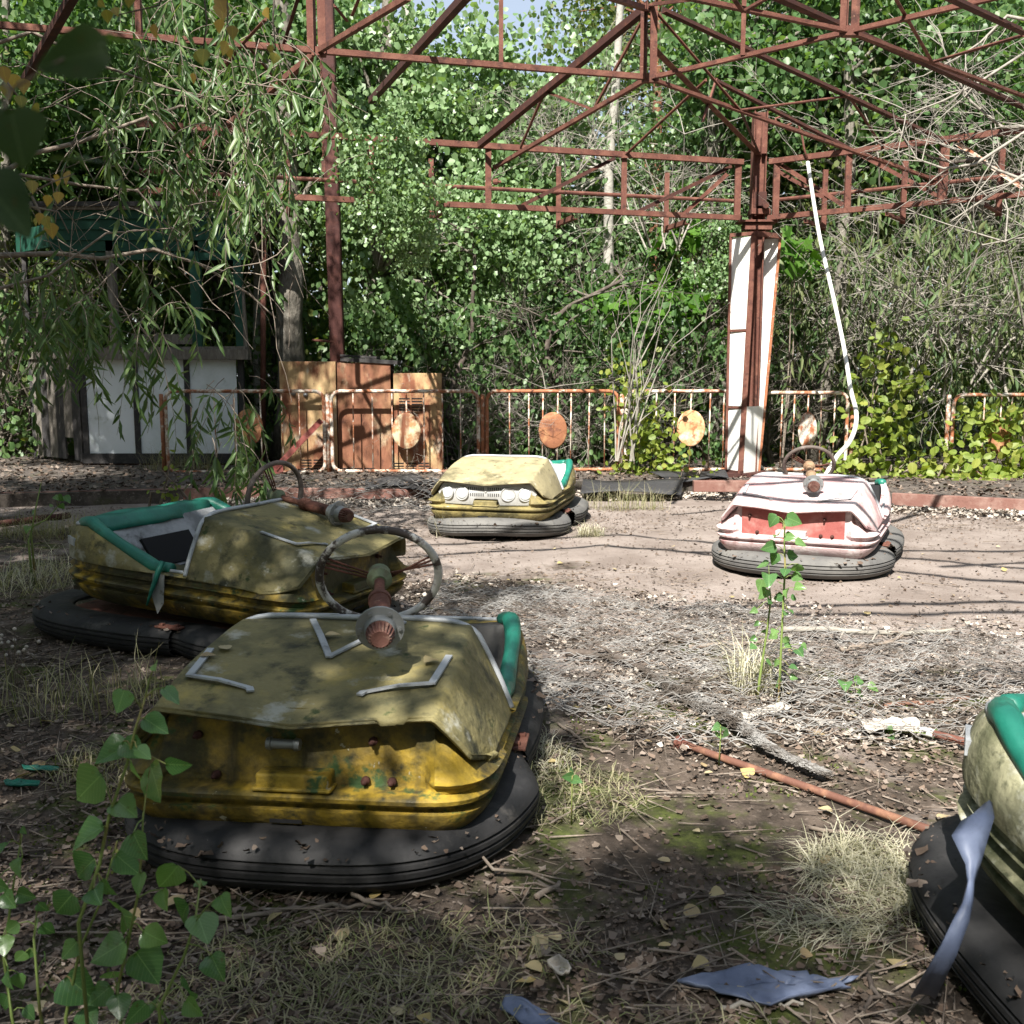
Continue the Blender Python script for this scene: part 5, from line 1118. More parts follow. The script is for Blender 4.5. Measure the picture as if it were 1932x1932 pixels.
# black rubber mats on the kerb
M_mat = layered('ribbed_black_rubber', (0.03, 0.03, 0.032), [((0.07, 0.07, 0.072), 6, .48, .68, 6)], rough=.7, bump=.4, bscale=25, stretch=(1, 30, 30))
def mat_sheet(pts, label, name='rubber_mat'):
    pts = [Vector(p) for p in pts]; o0 = pts[0].copy(); a, b_, c, d = pts; m = MB(); V = []; F = []
    for i in range(9):
        for j in range(5):
            u, v = i/8, j/4; q = a*(1-u)*(1-v)+b_*u*(1-v)+c*u*v+d*(1-u)*v; q = q-o0+Vector((0, 0, .022*math.sin(u*5+v*3+len(label)))); V.append(q)
    for i in range(8):
        for j in range(4): F.append((i*5+j, i*5+j+1, i*5+j+6, i*5+j+5))
    m.add(V, F); o = m.build(name, M_mat, None, True); o.location = o0; o.modifiers.new('t', 'SOLIDIFY').thickness = .01; return tag(o, label, 'rubber mat', 'sheets of black rubber matting')
mat_sheet((P(655, 905, 11.8), P(790, 897, 12.0), P(818, 912, 11.2), P(690, 925, 11.0)), 'black rubber sheet curling up below the middle cabinet')
mat_sheet((P(730, 915, 11.3), P(835, 906, 11.6), P(842, 944, 10.6), P(800, 930, 10.7)), 'grey rubber sheet sagging over the kerb just left of the sunlit yellow car')
mat_sheet((P(1100, 904, 11.6), P(1290, 906, 11.6), P(1285, 929, 10.95), P(1095, 929, 10.95)), 'ribbed grey rubber sheet hanging on the kerb between the two sunlit cars')
mat_sheet((P(1225, 893, 12.2), P(1365, 884, 12.3), P(1375, 902, 11.7), P(1270, 906, 11.7)), 'black rubber sheet crumpled on the deck left of the white column')
mat_sheet((P(165, 905, 12.5), P(330, 905, 12.4), P(300, 938, 11.6), P(20, 944, 11.5)), 'dark rubber sheet draped down the kerb in front of the booth')
mat_sheet((P(1675, 912, 12.0), P(1760, 918, 11.8), P(1750, 926, 11.2), P(1672, 920, 11.4)), 'small dark rubber sheet on the deck right behind the pink car')
m = MB(); p0, p1 = P(1315, 905, 11.9), P(1412, 925, 11.0); m.angle((0, 0, 0), p1-p0, .07, .008); o = m.build('steel_angle', M_chan); o.location = p0; tag(o, 'loose rusty steel angle lying left of the pink car on the deck', 'steel angle')
m = MB(); m.box((0, 0, 0), (.62, .10, .12)); o = m.build('steel_block', M_chan, bevel=.006); o.location = P(1362, 917, 11.0); tag(o, 'short rust red steel beam end left of the pink car', 'steel beam')
# blue strap on the mossy car at right
def ribbon(pts, w, mat, name, label, cat):
    m = MB(); V = []; F = []; o0 = Vector(pts[0][0])
    for i, (p, d, ww) in enumerate(pts):
        p, d = Vector(p)-o0, Vector(d).normalized()
        for k in (-1, -.4, .4, 1): V.append(p+d*ww*k*.39+Vector((0, 0, .010*(abs(k) < .5))))
    for i in range(len(pts)-1):
        for k in range(3): F.append((i*4+k, i*4+k+1, i*4+k+5, i*4+k+4))
    m.add(V, F); o = m.build(name, mat, None, True); o.location = o0; o.modifiers.new('t', 'SOLIDIFY').thickness = .004; return tag(o, label, cat)
ribbon([(P(1862, 1520, 2.14), (1, 0, .6), .035), (P(1845, 1545, 2.06), (1, -.2, .2), .085), (P(1828, 1585, 2.02), (1, -.2, -.2), .09), (P(1838, 1625, 1.99), (1, .3, .2), .055), (P(1832, 1665, 1.97), (1, 0, .1), .022), (P(1826, 1700, 1.93), (1, 0, .15), .03), (P(1812, 1740, 1.90), (1, -.1, .2), .045), (P(1785, 1805, 1.90), (1, -.2, .2), .05), (P(1742, 1885, 1.97), (1, -.2, .1), .06)], .05, M_bluevinyl, 'vinyl_strap', 'torn blue vinyl strap hanging over the black bumper at bottom right', 'strap')
# white hose
m = MB(); hp = [P(1524, 306, 12.0), P(1545, 440, 11.5), P(1572, 560, 11.0), P(1593, 660, 10.6), P(1605, 735, 10.2), P(1615, 775, 9.9), P(1614, 805, 9.6), P(1602, 835, 9.3), P(1580, 860, 9.0), P(1562, 890, 8.7), P(1556, 900, 8.55)]
fine = []
for i in range(len(hp)-1):
    a, b_, c, d = hp[max(0, i-1)], hp[i], hp[i+1], hp[min(len(hp)-1, i+2)]
    for k in range(6):
        t = k/6; fine.append(.5*((2*b_)+(c-a)*t+(2*a-5*b_+4*c-d)*t*t+(3*b_-a-3*c+d)*t**3))
fine.append(hp[-1]); o0 = fine[0].copy(); o = m.tube([p-o0 for p in fine], .021, 12).build('hose', M_white, None, True); o.location = o0; tag(o, 'long white hose hanging from the rusty truss down behind the pink car', 'hose')

# ------------------------------------------------------------------ fallen leaves lying singly
fl = [one_leaf_mesh('fallen_leaf', M_fallen, k) for k in ('birch', 'oval', 'poplar')]
spots = [(440, 1210), (250, 1205), (310, 1213), (30, 1420), (80, 1445), (180, 1470), (1035, 1333), (1090, 1332), (1215, 1400), (1330, 1445), (1345, 1455), (1420, 1462), (1310, 1560), (1250, 1740), (1510, 1790), (1335, 1815), (1060, 1770), (1570, 1530), (1490, 1480), (640, 1770), (745, 1905), (815, 1915), (900, 1130), (1010, 1120), (955, 1090), (870, 1085), (1060, 1060), (1160, 1075), (1660, 1130), (1700, 1090), (1800, 1120), (1870, 1130), (1745, 1045), (1890, 1075)]
for i in range(70): spots.append((RS.uniform(20, 1910), RS.uniform(1020, 1900)))
for i, (px, py) in enumerate(spots):
    p = Zp(px, py, .02); a = RS.rand()*6.28; q = put_leaf(fl[i % 3], None, (p.x, p.y, float(ground_z(p.x, p.y))+.014), (math.cos(a), math.sin(a), RS.uniform(-.1, .35)), (RS.randn()*.35, RS.randn()*.35, 1), RS.uniform(.028, .055), 'fallen_leaf')
    where = 'lying on the deck behind the netting' if p.y > 6.6 else ('between the two yellow cars' if p.x < -.9 and p.y > 3.6 else ('at the left of the foreground car' if p.x < -1.1 else ('before the bumper of the foreground car' if p.x < -.05 and p.y < 2.6 else ('on the fallen wire netting' if p.y > 3.6 else ('along the long rusty pipe' if p.y > 2.75 else 'on the mossy ground around the blue sheet')))))
    tag(q, ('pale yellow', 'cream coloured', 'ochre yellow')[i % 3]+' fallen leaf '+where, 'leaf', 'fallen leaves scattered over the ground')
Tm = Matrix.Translation(car_front.location) @ Matrix.Rotation(car_front.rotation_euler.z, 4, 'Z') @ Matrix.Diagonal((1.06, 1.06, 1, 1)) @ Matrix.Translation((0, 0, -.082)) @ Matrix.Rotation(-.088, 4, 'Y')
for i, (x, y, lab) in enumerate(((.55, -.36, 'dry brown leaf caught in the trim at the left of the foreground bonnet'), (.50, -.30, 'curled dry leaf lying on the foreground bonnet behind the left trim'), (.52, .31, 'pale leaf lying on the foreground bonnet beside the steering gear'), (.36, -.05, 'small dry leaf near the tip of the V shaped trim'))):
    p = Tm @ Vector((x, y, on_hood(x, y)+.012)); q = put_leaf(fl[i % 3], None, p, (math.cos(i*2.1), math.sin(i*2.1), .1), (.1, -.1, 1), .05, 'fallen_leaf'); tag(q, lab, 'leaf')
# ------------------------------------------------------------------ trees, shrubs and branches
RV = np.random.RandomState(23)
def crown_mesh(name, mat, n_cl, per, rad, cl_r, size, T, seed, droop=.75, shell=.55):
    rs = np.random.RandomState(seed); d = unit(rs.randn(n_cl, 3)); rr = (shell+(1-shell)*rs.rand(n_cl))**1.0
    C = d*rr[:, None]*np.array(rad); C += rs.randn(n_cl, 3)*.12*np.array(rad)
    k = rs.randint(int(per*.5), int(per*1.5), n_cl); idx = np.repeat(np.arange(n_cl), k); n = len(idx)
    Pp = C[idx]+rs.randn(n, 3)*np.array([cl_r, cl_r, cl_r*.8]); Pp[:, 2] -= .25*np.abs(rs.randn(n))*cl_r
    t = np.stack([rs.randn(n)*.6, rs.randn(n)*.6, -droop+.45*rs.randn(n)], 1); nn = rs.randn(n, 3)+np.array([-.15, -.55, .35])
    return leaves_mesh(name, Pp, t, nn, size*(.65+.6*rs.rand(n)), T, mat), C
def limbs(targets, base, r, seed, k=5):
    """limbs from the trunk to leaf clumps"""
    rs = random.Random(seed); m = MB(); base = Vector(base)
    for c in targets:
        c = Vector(c); a = base+Vector((0, 0, rs.uniform(-.8, .6))); mid_ = a.lerp(c, .5)+Vector((rs.uniform(-.2, .2), rs.uniform(-.2, .2), rs.uniform(.0, .3))); q = a.lerp(c, .8)+Vector((rs.uniform(-.1, .1),)*3)
        m.tube([a, mid_, q, c], [r, r*.65, r*.4, r*.15], k, cap=False)
    return m
cA, clA = crown_mesh('crown', M_aspenlit, 100, 72, (1.7, 1.3, 2.2), .28, .108, T_ASPEN, 1)
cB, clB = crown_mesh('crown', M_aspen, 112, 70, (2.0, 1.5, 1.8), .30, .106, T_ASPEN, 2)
cC, clC = crown_mesh('crown', M_aspenlit, 58, 58, (1.2, 1.0, 1.7), .23, .104, T_ASPEN, 3)
cF, clF = crown_mesh('crown', M_far, 120, 60, (2.4, 1.6, 2.4), .38, .12, T_OVAL, 4)
def trunk_pts(p, top, bend, n=9, seed=0):
    rs = random.Random(seed); p, top = Vector(p), Vector(top); out = []
    for i in range(n):
        t = i/(n-1); q = p.lerp(top, t); q.x += bend*math.sin(t*math.pi)+rs.uniform(-.03, .03); q.y += rs.uniform(-.03, .03); out.append(q)
    return out
def tree(name, label, cat, px, Y, pr, mat, crowns, bend=0.0, ptop=None, group='trees behind the fence', rbase=None, side=()):
    """px: pixel column of the trunk at the ground, pr: trunk radius in metres"""
    base = P(px, 880, Y); base.z = DZ
    o = empty(name, base, 0, label, cat, group); top = (P(ptop[0], ptop[1], Y) if ptop else P(px, -150, Y))
    tp = trunk_pts(base, top, bend, 12, int(px)); n_ = len(tp)
    MB().tube([q-base for q in tp], [pr*(1.25 if i == 0 else 1-.55*i/(n_-1)) for i in range(n_)], 12).build('trunk', mat, o, True)
    lm = MB()
    for i, (cm, cl, cpx, cpy, dY, s_, rz) in enumerate(crowns):
        c = P(cpx, cpy, Y+dY)-base; q = link('crown', cm, o); q.location = c; q.scale = (s_, s_, s_); q.rotation_euler = (0, 0, rz); tag(q, kind='stuff')
        at = min(tp, key=lambda t_: abs(t_.z-base.z-c.z+.4))-base; Rz = Matrix.Rotation(rz, 3, 'Z')
        for j in range(0, len(cl), 7):
            e = c+Rz @ Vector(cl[j]*s_); md = at.lerp(e, .5)+Vector((0, 0, .15)); lm.tube([at, md, e], [pr*.28, pr*.16, .006], 5, cap=False)
    if lm.v: lm.build('limbs', mat, o, True)
    return o
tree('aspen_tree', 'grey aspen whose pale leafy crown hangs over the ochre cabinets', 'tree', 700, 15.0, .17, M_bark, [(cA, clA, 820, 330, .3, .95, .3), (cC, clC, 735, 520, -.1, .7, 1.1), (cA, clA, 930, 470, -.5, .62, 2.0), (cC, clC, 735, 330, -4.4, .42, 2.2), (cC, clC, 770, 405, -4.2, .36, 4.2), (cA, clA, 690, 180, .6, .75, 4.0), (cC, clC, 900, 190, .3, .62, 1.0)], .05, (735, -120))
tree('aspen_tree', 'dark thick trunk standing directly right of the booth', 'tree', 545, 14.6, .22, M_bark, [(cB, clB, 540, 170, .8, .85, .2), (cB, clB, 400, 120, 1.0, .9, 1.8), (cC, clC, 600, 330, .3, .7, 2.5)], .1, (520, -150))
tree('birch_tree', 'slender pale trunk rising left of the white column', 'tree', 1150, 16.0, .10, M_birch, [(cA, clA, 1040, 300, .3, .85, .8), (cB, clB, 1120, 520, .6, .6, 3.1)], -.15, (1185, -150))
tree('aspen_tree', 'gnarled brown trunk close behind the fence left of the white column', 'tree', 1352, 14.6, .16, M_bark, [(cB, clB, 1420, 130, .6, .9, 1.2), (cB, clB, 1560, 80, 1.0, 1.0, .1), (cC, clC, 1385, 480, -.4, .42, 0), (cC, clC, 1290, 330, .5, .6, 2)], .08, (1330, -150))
tree('pine_tree', 'straight red barked pine trunk behind the peak of the truss', 'tree', 1225, 18.0, .13, M_pinebark, [(cF, clF, 1230, 30, .8, .7, .4), (cF, clF, 1300, 420, 1.5, .8, 2.4)], 0, (1246, -150))
tree('birch_tree', 'pale leaning birch trunk reaching up beside the sky gap', 'tree', 900, 17.5, .16, M_birch, [(cB, clB, 560, 60, 1, .6, .6), (cF, clF, 1060, 560, 1.2, .8, 1.2)], .1, (755, -60))
tree('twin_tree', 'dark twin stemmed tree bending behind the white hose', 'tree', 1535, 14.4, .11, M_bark, [(cB, clB, 1690, 130, .8, .95, 2.2), (cF, clF, 1560, 330, 1.2, .7, 1.0)], .22, (1600, -150))
tree('aspen_tree', 'leafy aspen filling the top right corner behind the truss', 'tree', 1880, 17.0, .16, M_bark, [(cB, clB, 1860, 60, 0, 1.1, .5), (cB, clB, 1780, 260, .5, .8, 1.5), (cB, clB, 2000, 240, .5, 1.0, 3.5)])
tree('aspen_tree', 'shaded aspen standing behind the booth roof', 'tree', 215, 17.0, .18, M_bark, [(cB, clB, 250, 110, -.4, 1.0, .9), (cB, clB, 60, 140, 0, 1.0, 2.9), (cB, clB, 130, 330, .2, .8, 4.1), (cB, clB, 330, 300, .4, .7, 5)])
tree('aspen_tree', 'thin pale trunk seen through the windows of the booth', 'tree', 412, 16.0, .12, M_birch, [(cB, clB, 420, 330, .6, .7, 1)], .05, (395, 100))
tree('birch_tree', 'very thin pale stem between the booth and the dark thick trunk', 'tree', 488, 15.4, .07, M_birch, [(cF, clF, 470, 420, 1.2, .6, .5)], 0, (480, 60))
tree('aspen_tree', 'slim dark tree at the left end of the view behind the booth', 'tree', 10, 15.5, .10, M_bark, [(cF, clF, 20, 560, .8, .7, .4), (cF, clF, -120, 360, .5, .9, 2)], 0)
# twiggy dead shrubs
def twigs(m, p, d, L, r, depth, rs, up=.05, sag=0.0, spread=.75, kids=(2, 4)):
    n_ = 4; pts = [p.copy()]; q = p.copy(); dd = d.copy()
    for i in range(n_):
        dd = (dd+Vector((rs.gauss(0, .16), rs.gauss(0, .16), rs.gauss(0, .12)+up-sag))).normalized(); q = q+dd*L/n_; pts.append(q.copy())
    m.tube(pts, [r*(1-.55*i/n_) for i in range(n_+1)], 4 if r < .012 else 6, cap=False)
    if depth > 0:
        for k in range(rs.randint(*kids)):
            i = rs.randint(1, n_); nd = (dd+Vector((rs.gauss(0, spread), rs.gauss(0, spread), rs.gauss(0, spread*.7)))).normalized()
            twigs(m, pts[i].copy(), nd, L*rs.uniform(.5, .8), r*.5, depth-1, rs, up, sag, spread, kids)
    return pts
def dead_bush_mesh(name, seed, stems, L, r, depth, mat, **kw):
    rs = random.Random(seed); m = MB()
    for i in range(stems):
        a = rs.uniform(0, 6.28); twigs(m, Vector((rs.uniform(-.3, .3), rs.uniform(-.3, .3), 0)), Vector((math.cos(a)*.6, math.sin(a)*.6, 1)).normalized(), L*rs.uniform(.7, 1.2), r, depth, rs, **kw)
    return m.mesh(name, mat, True)
M_twigdark = layered('dark_twig_bark', (0.10, 0.085, 0.07), [((0.2, 0.18, 0.15), 9, .5, .68, 5)], rough=.95)  # dark brown twig tone with paler random patches
bushD = dead_bush_mesh('twigs', 3, 9, 1.1, .018, 3, M_twigdark, kids=(3, 5), spread=.9)
bushP = dead_bush_mesh('twigs', 7, 9, 1.5, .016, 3, M_palestick, kids=(3, 5), spread=.8, sag=.08)
def sparse_leaves(name, mat, n, rad, size, T, seed, droop=.9):
    rs = np.random.RandomState(seed); Pp = rs.uniform(-1, 1, (n, 3))*np.array(rad); Pp += .18*np.sin(Pp[:, ::-1]*5)
    t = np.stack([rs.randn(n)*.45, rs.randn(n)*.45, -droop+.3*rs.randn(n)], 1); return leaves_mesh(name, Pp, t, rs.randn(n, 3)+np.array([0, -.5, .3]), size*(.6+.7*rs.rand(n)), T, mat)
lvY = sparse_leaves('foliage', M_willowdry, 1100, (1.5, .7, 1.0), .16, T_WILLOW, 4)
lvG = sparse_leaves('foliage', M_aspen, 1500, (1.3, .6, 1.0), .085, T_OVAL, 6)
def bush(name, label, px, Y, s_, twig, leaf, rz, group, zoff=0.0, lz=1.0, cat='bush', pz=None):
    b_ = P(px, 880, Y); b_.z = DZ+zoff if pz is None else P(px, pz, Y).z; o = empty(name, b_, 0, label, cat, group)
    q = link('twigs', twig, o); q.scale = (s_, s_, s_); q.rotation_euler = (0, 0, rz); tag(q, kind='stuff')
    if leaf: q = link('foliage', leaf, o); q.location = (0, 0, lz*s_); q.scale = (s_, s_, s_); q.rotation_euler = (0, 0, 0); tag(q, kind='stuff')
    return o
for i, (px, Y, s_, lf, lab) in enumerate(((870, 14.0, 1.0, 1, 'twiggy dark bush behind the rear corner of the rightmost cabinet'), (960, 14.4, 1.15, 1, 'bare tangled bush behind the orange fence panel'), (1060, 13.9, 1.0, 1, 'tangled dead bush directly behind the rust disc of the orange panel'), (1130, 14.8, 1.3, 1, 'leafy dark bush behind the slender pale trunk'),
                                         (1240, 14.0, 1.0, 1, 'dark bush left of the gnarled brown trunk'), (1300, 15.2, 1.3, 1, 'tall dark bush behind the gnarled brown trunk'), (1450, 14.0, 1.1, 0, 'dead dark bush behind the white column'), (1530, 14.8, 1.4, 0, 'dead dark bush behind the narrow fence panel'), (1000, 16.5, 1.5, 1, 'tall leafy dark bush deep behind the orange panel'),
                                         (800, 16.0, 1.3, 1, 'dark leafy bush deep behind the cabinets'), (590, 15.4, 1.2, 1, 'dark bush behind the leftmost cabinet'), (470, 16, 1.2, 1, 'dark bush behind the right end of the booth'), (330, 16.5, 1.4, 1, 'dark bush seen through the middle of the booth'), (120, 15.8, 1.3, 1, 'dark bush behind the angled wall of the booth'), (0, 15.2, 1.2, 1, 'dark bush at the left edge beside the booth'))):
    bush('dead_bush', lab, px, Y, s_, bushD, lvG if lf else None, i*1.3, 'bushes behind the fence')
for i, (px, Y, s_, pz, lab) in enumerate(((1660, 14.2, 1.2, 720, 'pale dry willow bush behind the bend of the white hose'), (1750, 13.9, 1.35, 760, 'pale dry willow bush behind the gap in the fence'), (1840, 14.4, 1.3, 700, 'pale dry willow bush behind the overgrown fence panel'), (1930, 13.9, 1.4, 760, 'pale dry willow bush at the right edge'),
                                         (1720, 15.4, 1.5, 560, 'taller dry willow thicket above the gap in the fence'), (1840, 15.2, 1.5, 480, 'taller dry willow thicket below the right end of the truss'), (1940, 15.4, 1.5, 540, 'taller dry willow thicket at the right edge'), (1600, 15.4, 1.2, 560, 'dry willow thicket right of the twin stemmed tree'))):
    bush('willow_bush', lab, px, Y, s_, bushP, lvY, i*1.7+.4, 'dry willow bushes at the right', pz=pz, lz=.65)
# twigs under the truss, middle
for i, (px, pz, Y, s_, lab) in enumerate(((1240, 470, 14.2, .9, 'pale dead twigs hanging below the truss left of the column'), (1060, 330, 14.6, .75, 'pale dead twigs in the leaves left of the pale trunk'), (870, 880, 13.7, .7, 'grey dead branches piled behind the fence by the cabinets'), (1010, 880, 13.7, .75, 'grey dead branches piled behind the rust disc'), (1120, 880, 13.8, .7, 'grey dead branches piled by the creeper covered fence post'))):
    bush('dead_twigs', lab, px, Y, s_, bushP, None, i*2.1, 'dead twigs', pz=pz, cat='twigs')
for lab, pxs, r_ in (('dark bent bare trunk curving behind the rust disc of the orange panel', ((1085, 885), (1066, 790), (1058, 720), (1029, 684), (1033, 637), (1058, 583), (1108, 562), (1190, 520)), .055), ('slim dark bent trunk behind the right end of the cabinets', ((846, 885), (846, 790), (850, 727), (882, 663), (894, 620), (889, 576), (900, 480), (880, 400)), .045)):
    pts = [P(a, c, 13.75) for a, c in pxs]; pts[0].z = DZ; o = empty('bent_tree', pts[0], 0, lab, 'tree', 'trees behind the fence'); m = MB(); n_ = len(pts); b_ = pts[0].copy(); fine = []
    for a, c in zip(pts[:-1], pts[1:]): fine += [a.lerp(c, k/4)-b_ for k in range(4)]
    fine.append(pts[-1]-b_); fine = [sum((fine[max(0, min(len(fine)-1, i+k))] for k in (-2, -1, 0, 1, 2)), Vector())/5 for i in range(len(fine))]; n_ = len(fine)
    MB().tube(fine, [r_*(1-.6*i/(n_-1)) for i in range(n_)], 8).build('trunk', M_darkstick, o, True); r2 = random.Random(len(lab))
    for i in range(10, n_, 2): twigs(m, fine[i].copy(), Vector((r2.gauss(0, 1), r2.gauss(0, .4), r2.uniform(-.3, .8))).normalized(), r2.uniform(.4, .9), r_*.3, 2, r2, up=0, kids=(1, 3))
    m.build('limbs', M_twigdark, o, True)
# maple spray
def spray(name, label, cat, pts, n, rad, size, T, mat, seed, group=None, stems=None, smat=None, kindleaf=None, nind=0, droop=.35, face=(-.2, -.8, .6)):
    """leafy shrub: leaf clouds round given points; the nind leaves nearest the camera are single objects"""
    rs = np.random.RandomState(seed); pts = [Vector(p) for p in pts]; o0 = pts[0].copy(); o0.z = DZ; o = empty(name, o0, 0, label, cat, group)
    C = np.array([p-o0 for p in pts]); idx = rs.randint(0, len(C), n); Pp = C[idx]+rs.randn(n, 3)*np.array(rad); Pp[:, 2] = np.maximum(Pp[:, 2], .02)
    t = np.stack([rs.randn(n)*.7, rs.randn(n)*.5, -droop+.4*rs.randn(n)], 1); nn = rs.randn(n, 3)*.7+np.array(face); sz = size*(.65+.6*rs.rand(n))
    order = np.argsort(Pp[:, 1]); ind, rest = order[:nind], order[nind:]
    q = link('foliage', leaves_mesh('foliage', Pp[rest], t[rest], nn[rest], sz[rest], T, mat), o); tag(q, kind='stuff')
    if nind:
        me = one_leaf_mesh('leaf', kindleaf[1], kindleaf[0])
        for i in ind: put_leaf(me, o, Pp[i], t[i], nn[i], sz[i])
    m = MB(); r2 = random.Random(seed)
    for c in C:
        b_ = Vector((c[0]+r2.uniform(-.3, .3), c[1]+.1, 0)) if stems is None else Vector(stems)-o0; c = Vector(c)
        m.tube([b_, b_.lerp(c, .5)+Vector((r2.uniform(-.1, .1), 0, .1)), c, c+Vector((r2.uniform(-.2, .2), 0, .15))], [.014, .010, .006, .002], 5, cap=False)
    m.build('stems', smat or M_stick, o, True); return o
spray('maple_shrub', 'bright green maple shrub glowing in the sun left of the white column', 'shrub', [P(1150, 585, 14.3), P(1230, 600, 14.2), P(1290, 575, 14.3), P(1310, 520, 14.6), P(1200, 560, 14.5), P(1300, 450, 14.8), P(1340, 640, 14.4)], 420, (.28, .2, .12), .17, T_MAPLE, M_maple, 3, stems=P(1345, 880, 14.5), droop=.1, face=(0, -.5, 1))
spray('maple_shrub', 'small green maple twig right of the white column top', 'shrub', [P(1495, 500, 13.4), P(1500, 470, 13.5)], 40, (.12, .1, .12), .18, T_MAPLE, M_maple, 5, stems=P(1475, 880, 13.6), droop=.3)
M_shrub1 = leaf_mat('yellow_green_single_leaf', [(0.13, 0.19, 0.03), (0.19, 0.25, 0.045), (0.26, 0.28, 0.06)], rough=.5, trans=.4, per='object')
spray('hazel_shrub', 'round leaved yellow green shrub between the white hose and the fence gap', 'shrub', [P(1650, 690, 12.6), P(1640, 760, 12.6), P(1690, 790, 12.7), P(1660, 840, 12.6), P(1720, 880, 12.6), P(1680, 660, 12.9), P(1620, 860, 12.5), P(1700, 720, 12.9), P(1740, 900, 12.3), P(1590, 880, 12.5), P(1680, 890, 12.3), P(1770, 905, 12.2), P(1640, 810, 12.8)], 500, (.17, .14, .15), .115, T_OVAL, M_shrub, 8, 'yellow green shrubs', kindleaf=('oval', M_shrub1), nind=170)
spray('hazel_shrub', 'yellow green creeper swallowing the fence panel at the far right', 'shrub', [P(1830, 800, 12.3), P(1880, 780, 12.35), P(1930, 790, 12.3), P(1850, 850, 12.2), P(1920, 860, 12.2), P(1810, 880, 12.1), P(1880, 900, 12.1), P(1940, 900, 12.0), P(1985, 830, 12.2), P(1840, 915, 12.0)], 520, (.19, .12, .13), .11, T_OVAL, M_shrub, 9, 'yellow green shrubs', kindleaf=('oval', M_shrub1), nind=170)
spray('creeper', 'green creeper climbing the fence between the orange panel and the next', 'creeper', [P(1195, 760, 12.7), P(1210, 820, 12.6), P(1230, 860, 12.6), P(1190, 870, 12.6), P(1260, 880, 12.5), P(1180, 700, 13.0), P(1240, 800, 12.75)], 420, (.16, .12, .16), .09, T_OVAL, M_shrub, 10, 'yellow green shrubs', kindleaf=('oval', M_shrub1), nind=80)
spray('creeper', 'small leafy sprig on the deck just left of the pink car', 'creeper', [P(1318, 900, 11.9), P(1322, 905, 11.9)], 26, (.08, .05, .07), .07, T_OVAL, M_shrub, 12)
spray('climbing_sprig', 'thin sprig with pale green leaves in front of the booth base', 'sprig', [P(318, 880, 9.0), P(320, 905, 9.0), P(316, 930, 9.0)], 26, (.05, .03, .09), .06, T_OVAL, M_shrub, 13)
# white pale shoots by the fence
m = MB(); rs_ = random.Random(6); b0 = P(1178, 870, 12.3)
for i in range(7): twigs(m, Vector((rs_.uniform(-.12, .12), 0, 0)), Vector((rs_.uniform(-.1, .35), 0, 1)).normalized(), 1.5, .012, 1, rs_, up=.1, spread=.3)
o = m.build('pale_shoots', M_palestick, None, True); o.location = b0; tag(o, 'bundle of bare pale shoots by the creeper covered post', 'shoots')
# far woods
n = 60000; X = RV.uniform(-26, 26, n); Y = RV.uniform(19, 36, n); Z = 12*RV.rand(n)**.9
ncl = 900; C = np.c_[RV.uniform(-24, 24, ncl), RV.uniform(18.5, 34, ncl), DZ+12*RV.rand(ncl)]
pxs = 966+1932*C[:, 0]/(C[:, 1]*cT-(C[:, 2]-CAM_H)*sT); ang = (C[:, 2]-CAM_H)/C[:, 1]
gap = ((pxs > 690) & (pxs < 905) & (ang > .245)) | ((pxs > 905) & (pxs < 1120) & (ang > .285))
gap |= (pxs > 560) & (pxs < 1330) & (ang > .19) & (RV.rand(len(C)) < .72); C = C[~gap]; idx = RV.randint(0, len(C), n); Pp = C[idx]+RV.randn(n, 3)*np.array([.6, .6, .5])
pxs = 966+1932*Pp[:, 0]/(Pp[:, 1]*cT-(Pp[:, 2]-CAM_H)*sT); ang = (Pp[:, 2]-CAM_H)/Pp[:, 1]; gap = (pxs > 700) & (pxs < 900) & (ang > .26); Pp = Pp[~gap]; n = len(Pp); Pp[:, 2] = np.maximum(Pp[:, 2], .2)
tag(link('far_woods', leaves_mesh('far_woods', Pp, RV.randn(n, 3)+np.array([0, 0, -.4]), RV.randn(n, 3)+np.array([0, -.5, .4]), .16+.22*RV.rand(n), T_OVAL, M_far)), kind='stuff')
A = np.c_[RV.uniform(-22, 22, 110), RV.uniform(18, 34, 110), np.zeros(110)]; B = A+np.c_[RV.randn(110)*.6, RV.randn(110)*.3, np.where(np.abs(A[:, 0]) < 9, RV.uniform(3.5, 5, 110), RV.uniform(8, 13, 110))]
tag(link('far_trunks', seg_tubes('far_trunks', A, B, RV.uniform(.06, .16, 110), RV.uniform(.03, .06, 110), M_bark, 7)), kind='stuff')
n = 30000; az = RV.uniform(R(55), R(305), n); rr = RV.uniform(13.5, 20, n); cc = RV.randint(0, 500, n); ca = RV.uniform(R(55), R(305), 500); cr_ = RV.uniform(13.5, 19, 500); cz = 10.5*RV.rand(500)**.8
az, rr = ca[cc]+RV.randn(n)*.05, cr_[cc]+RV.randn(n)*.6; Pp = np.c_[np.sin(az)*rr, 3+np.cos(az)*rr, np.maximum(.2, cz[cc]+RV.randn(n)*.7)]
tag(link('surrounding_woods', leaves_mesh('surrounding_woods', Pp, RV.randn(n, 3)+np.array([0, 0, -.4]), RV.randn(n, 3), .25+.3*RV.rand(n), T_OVAL, M_far)), kind='stuff')
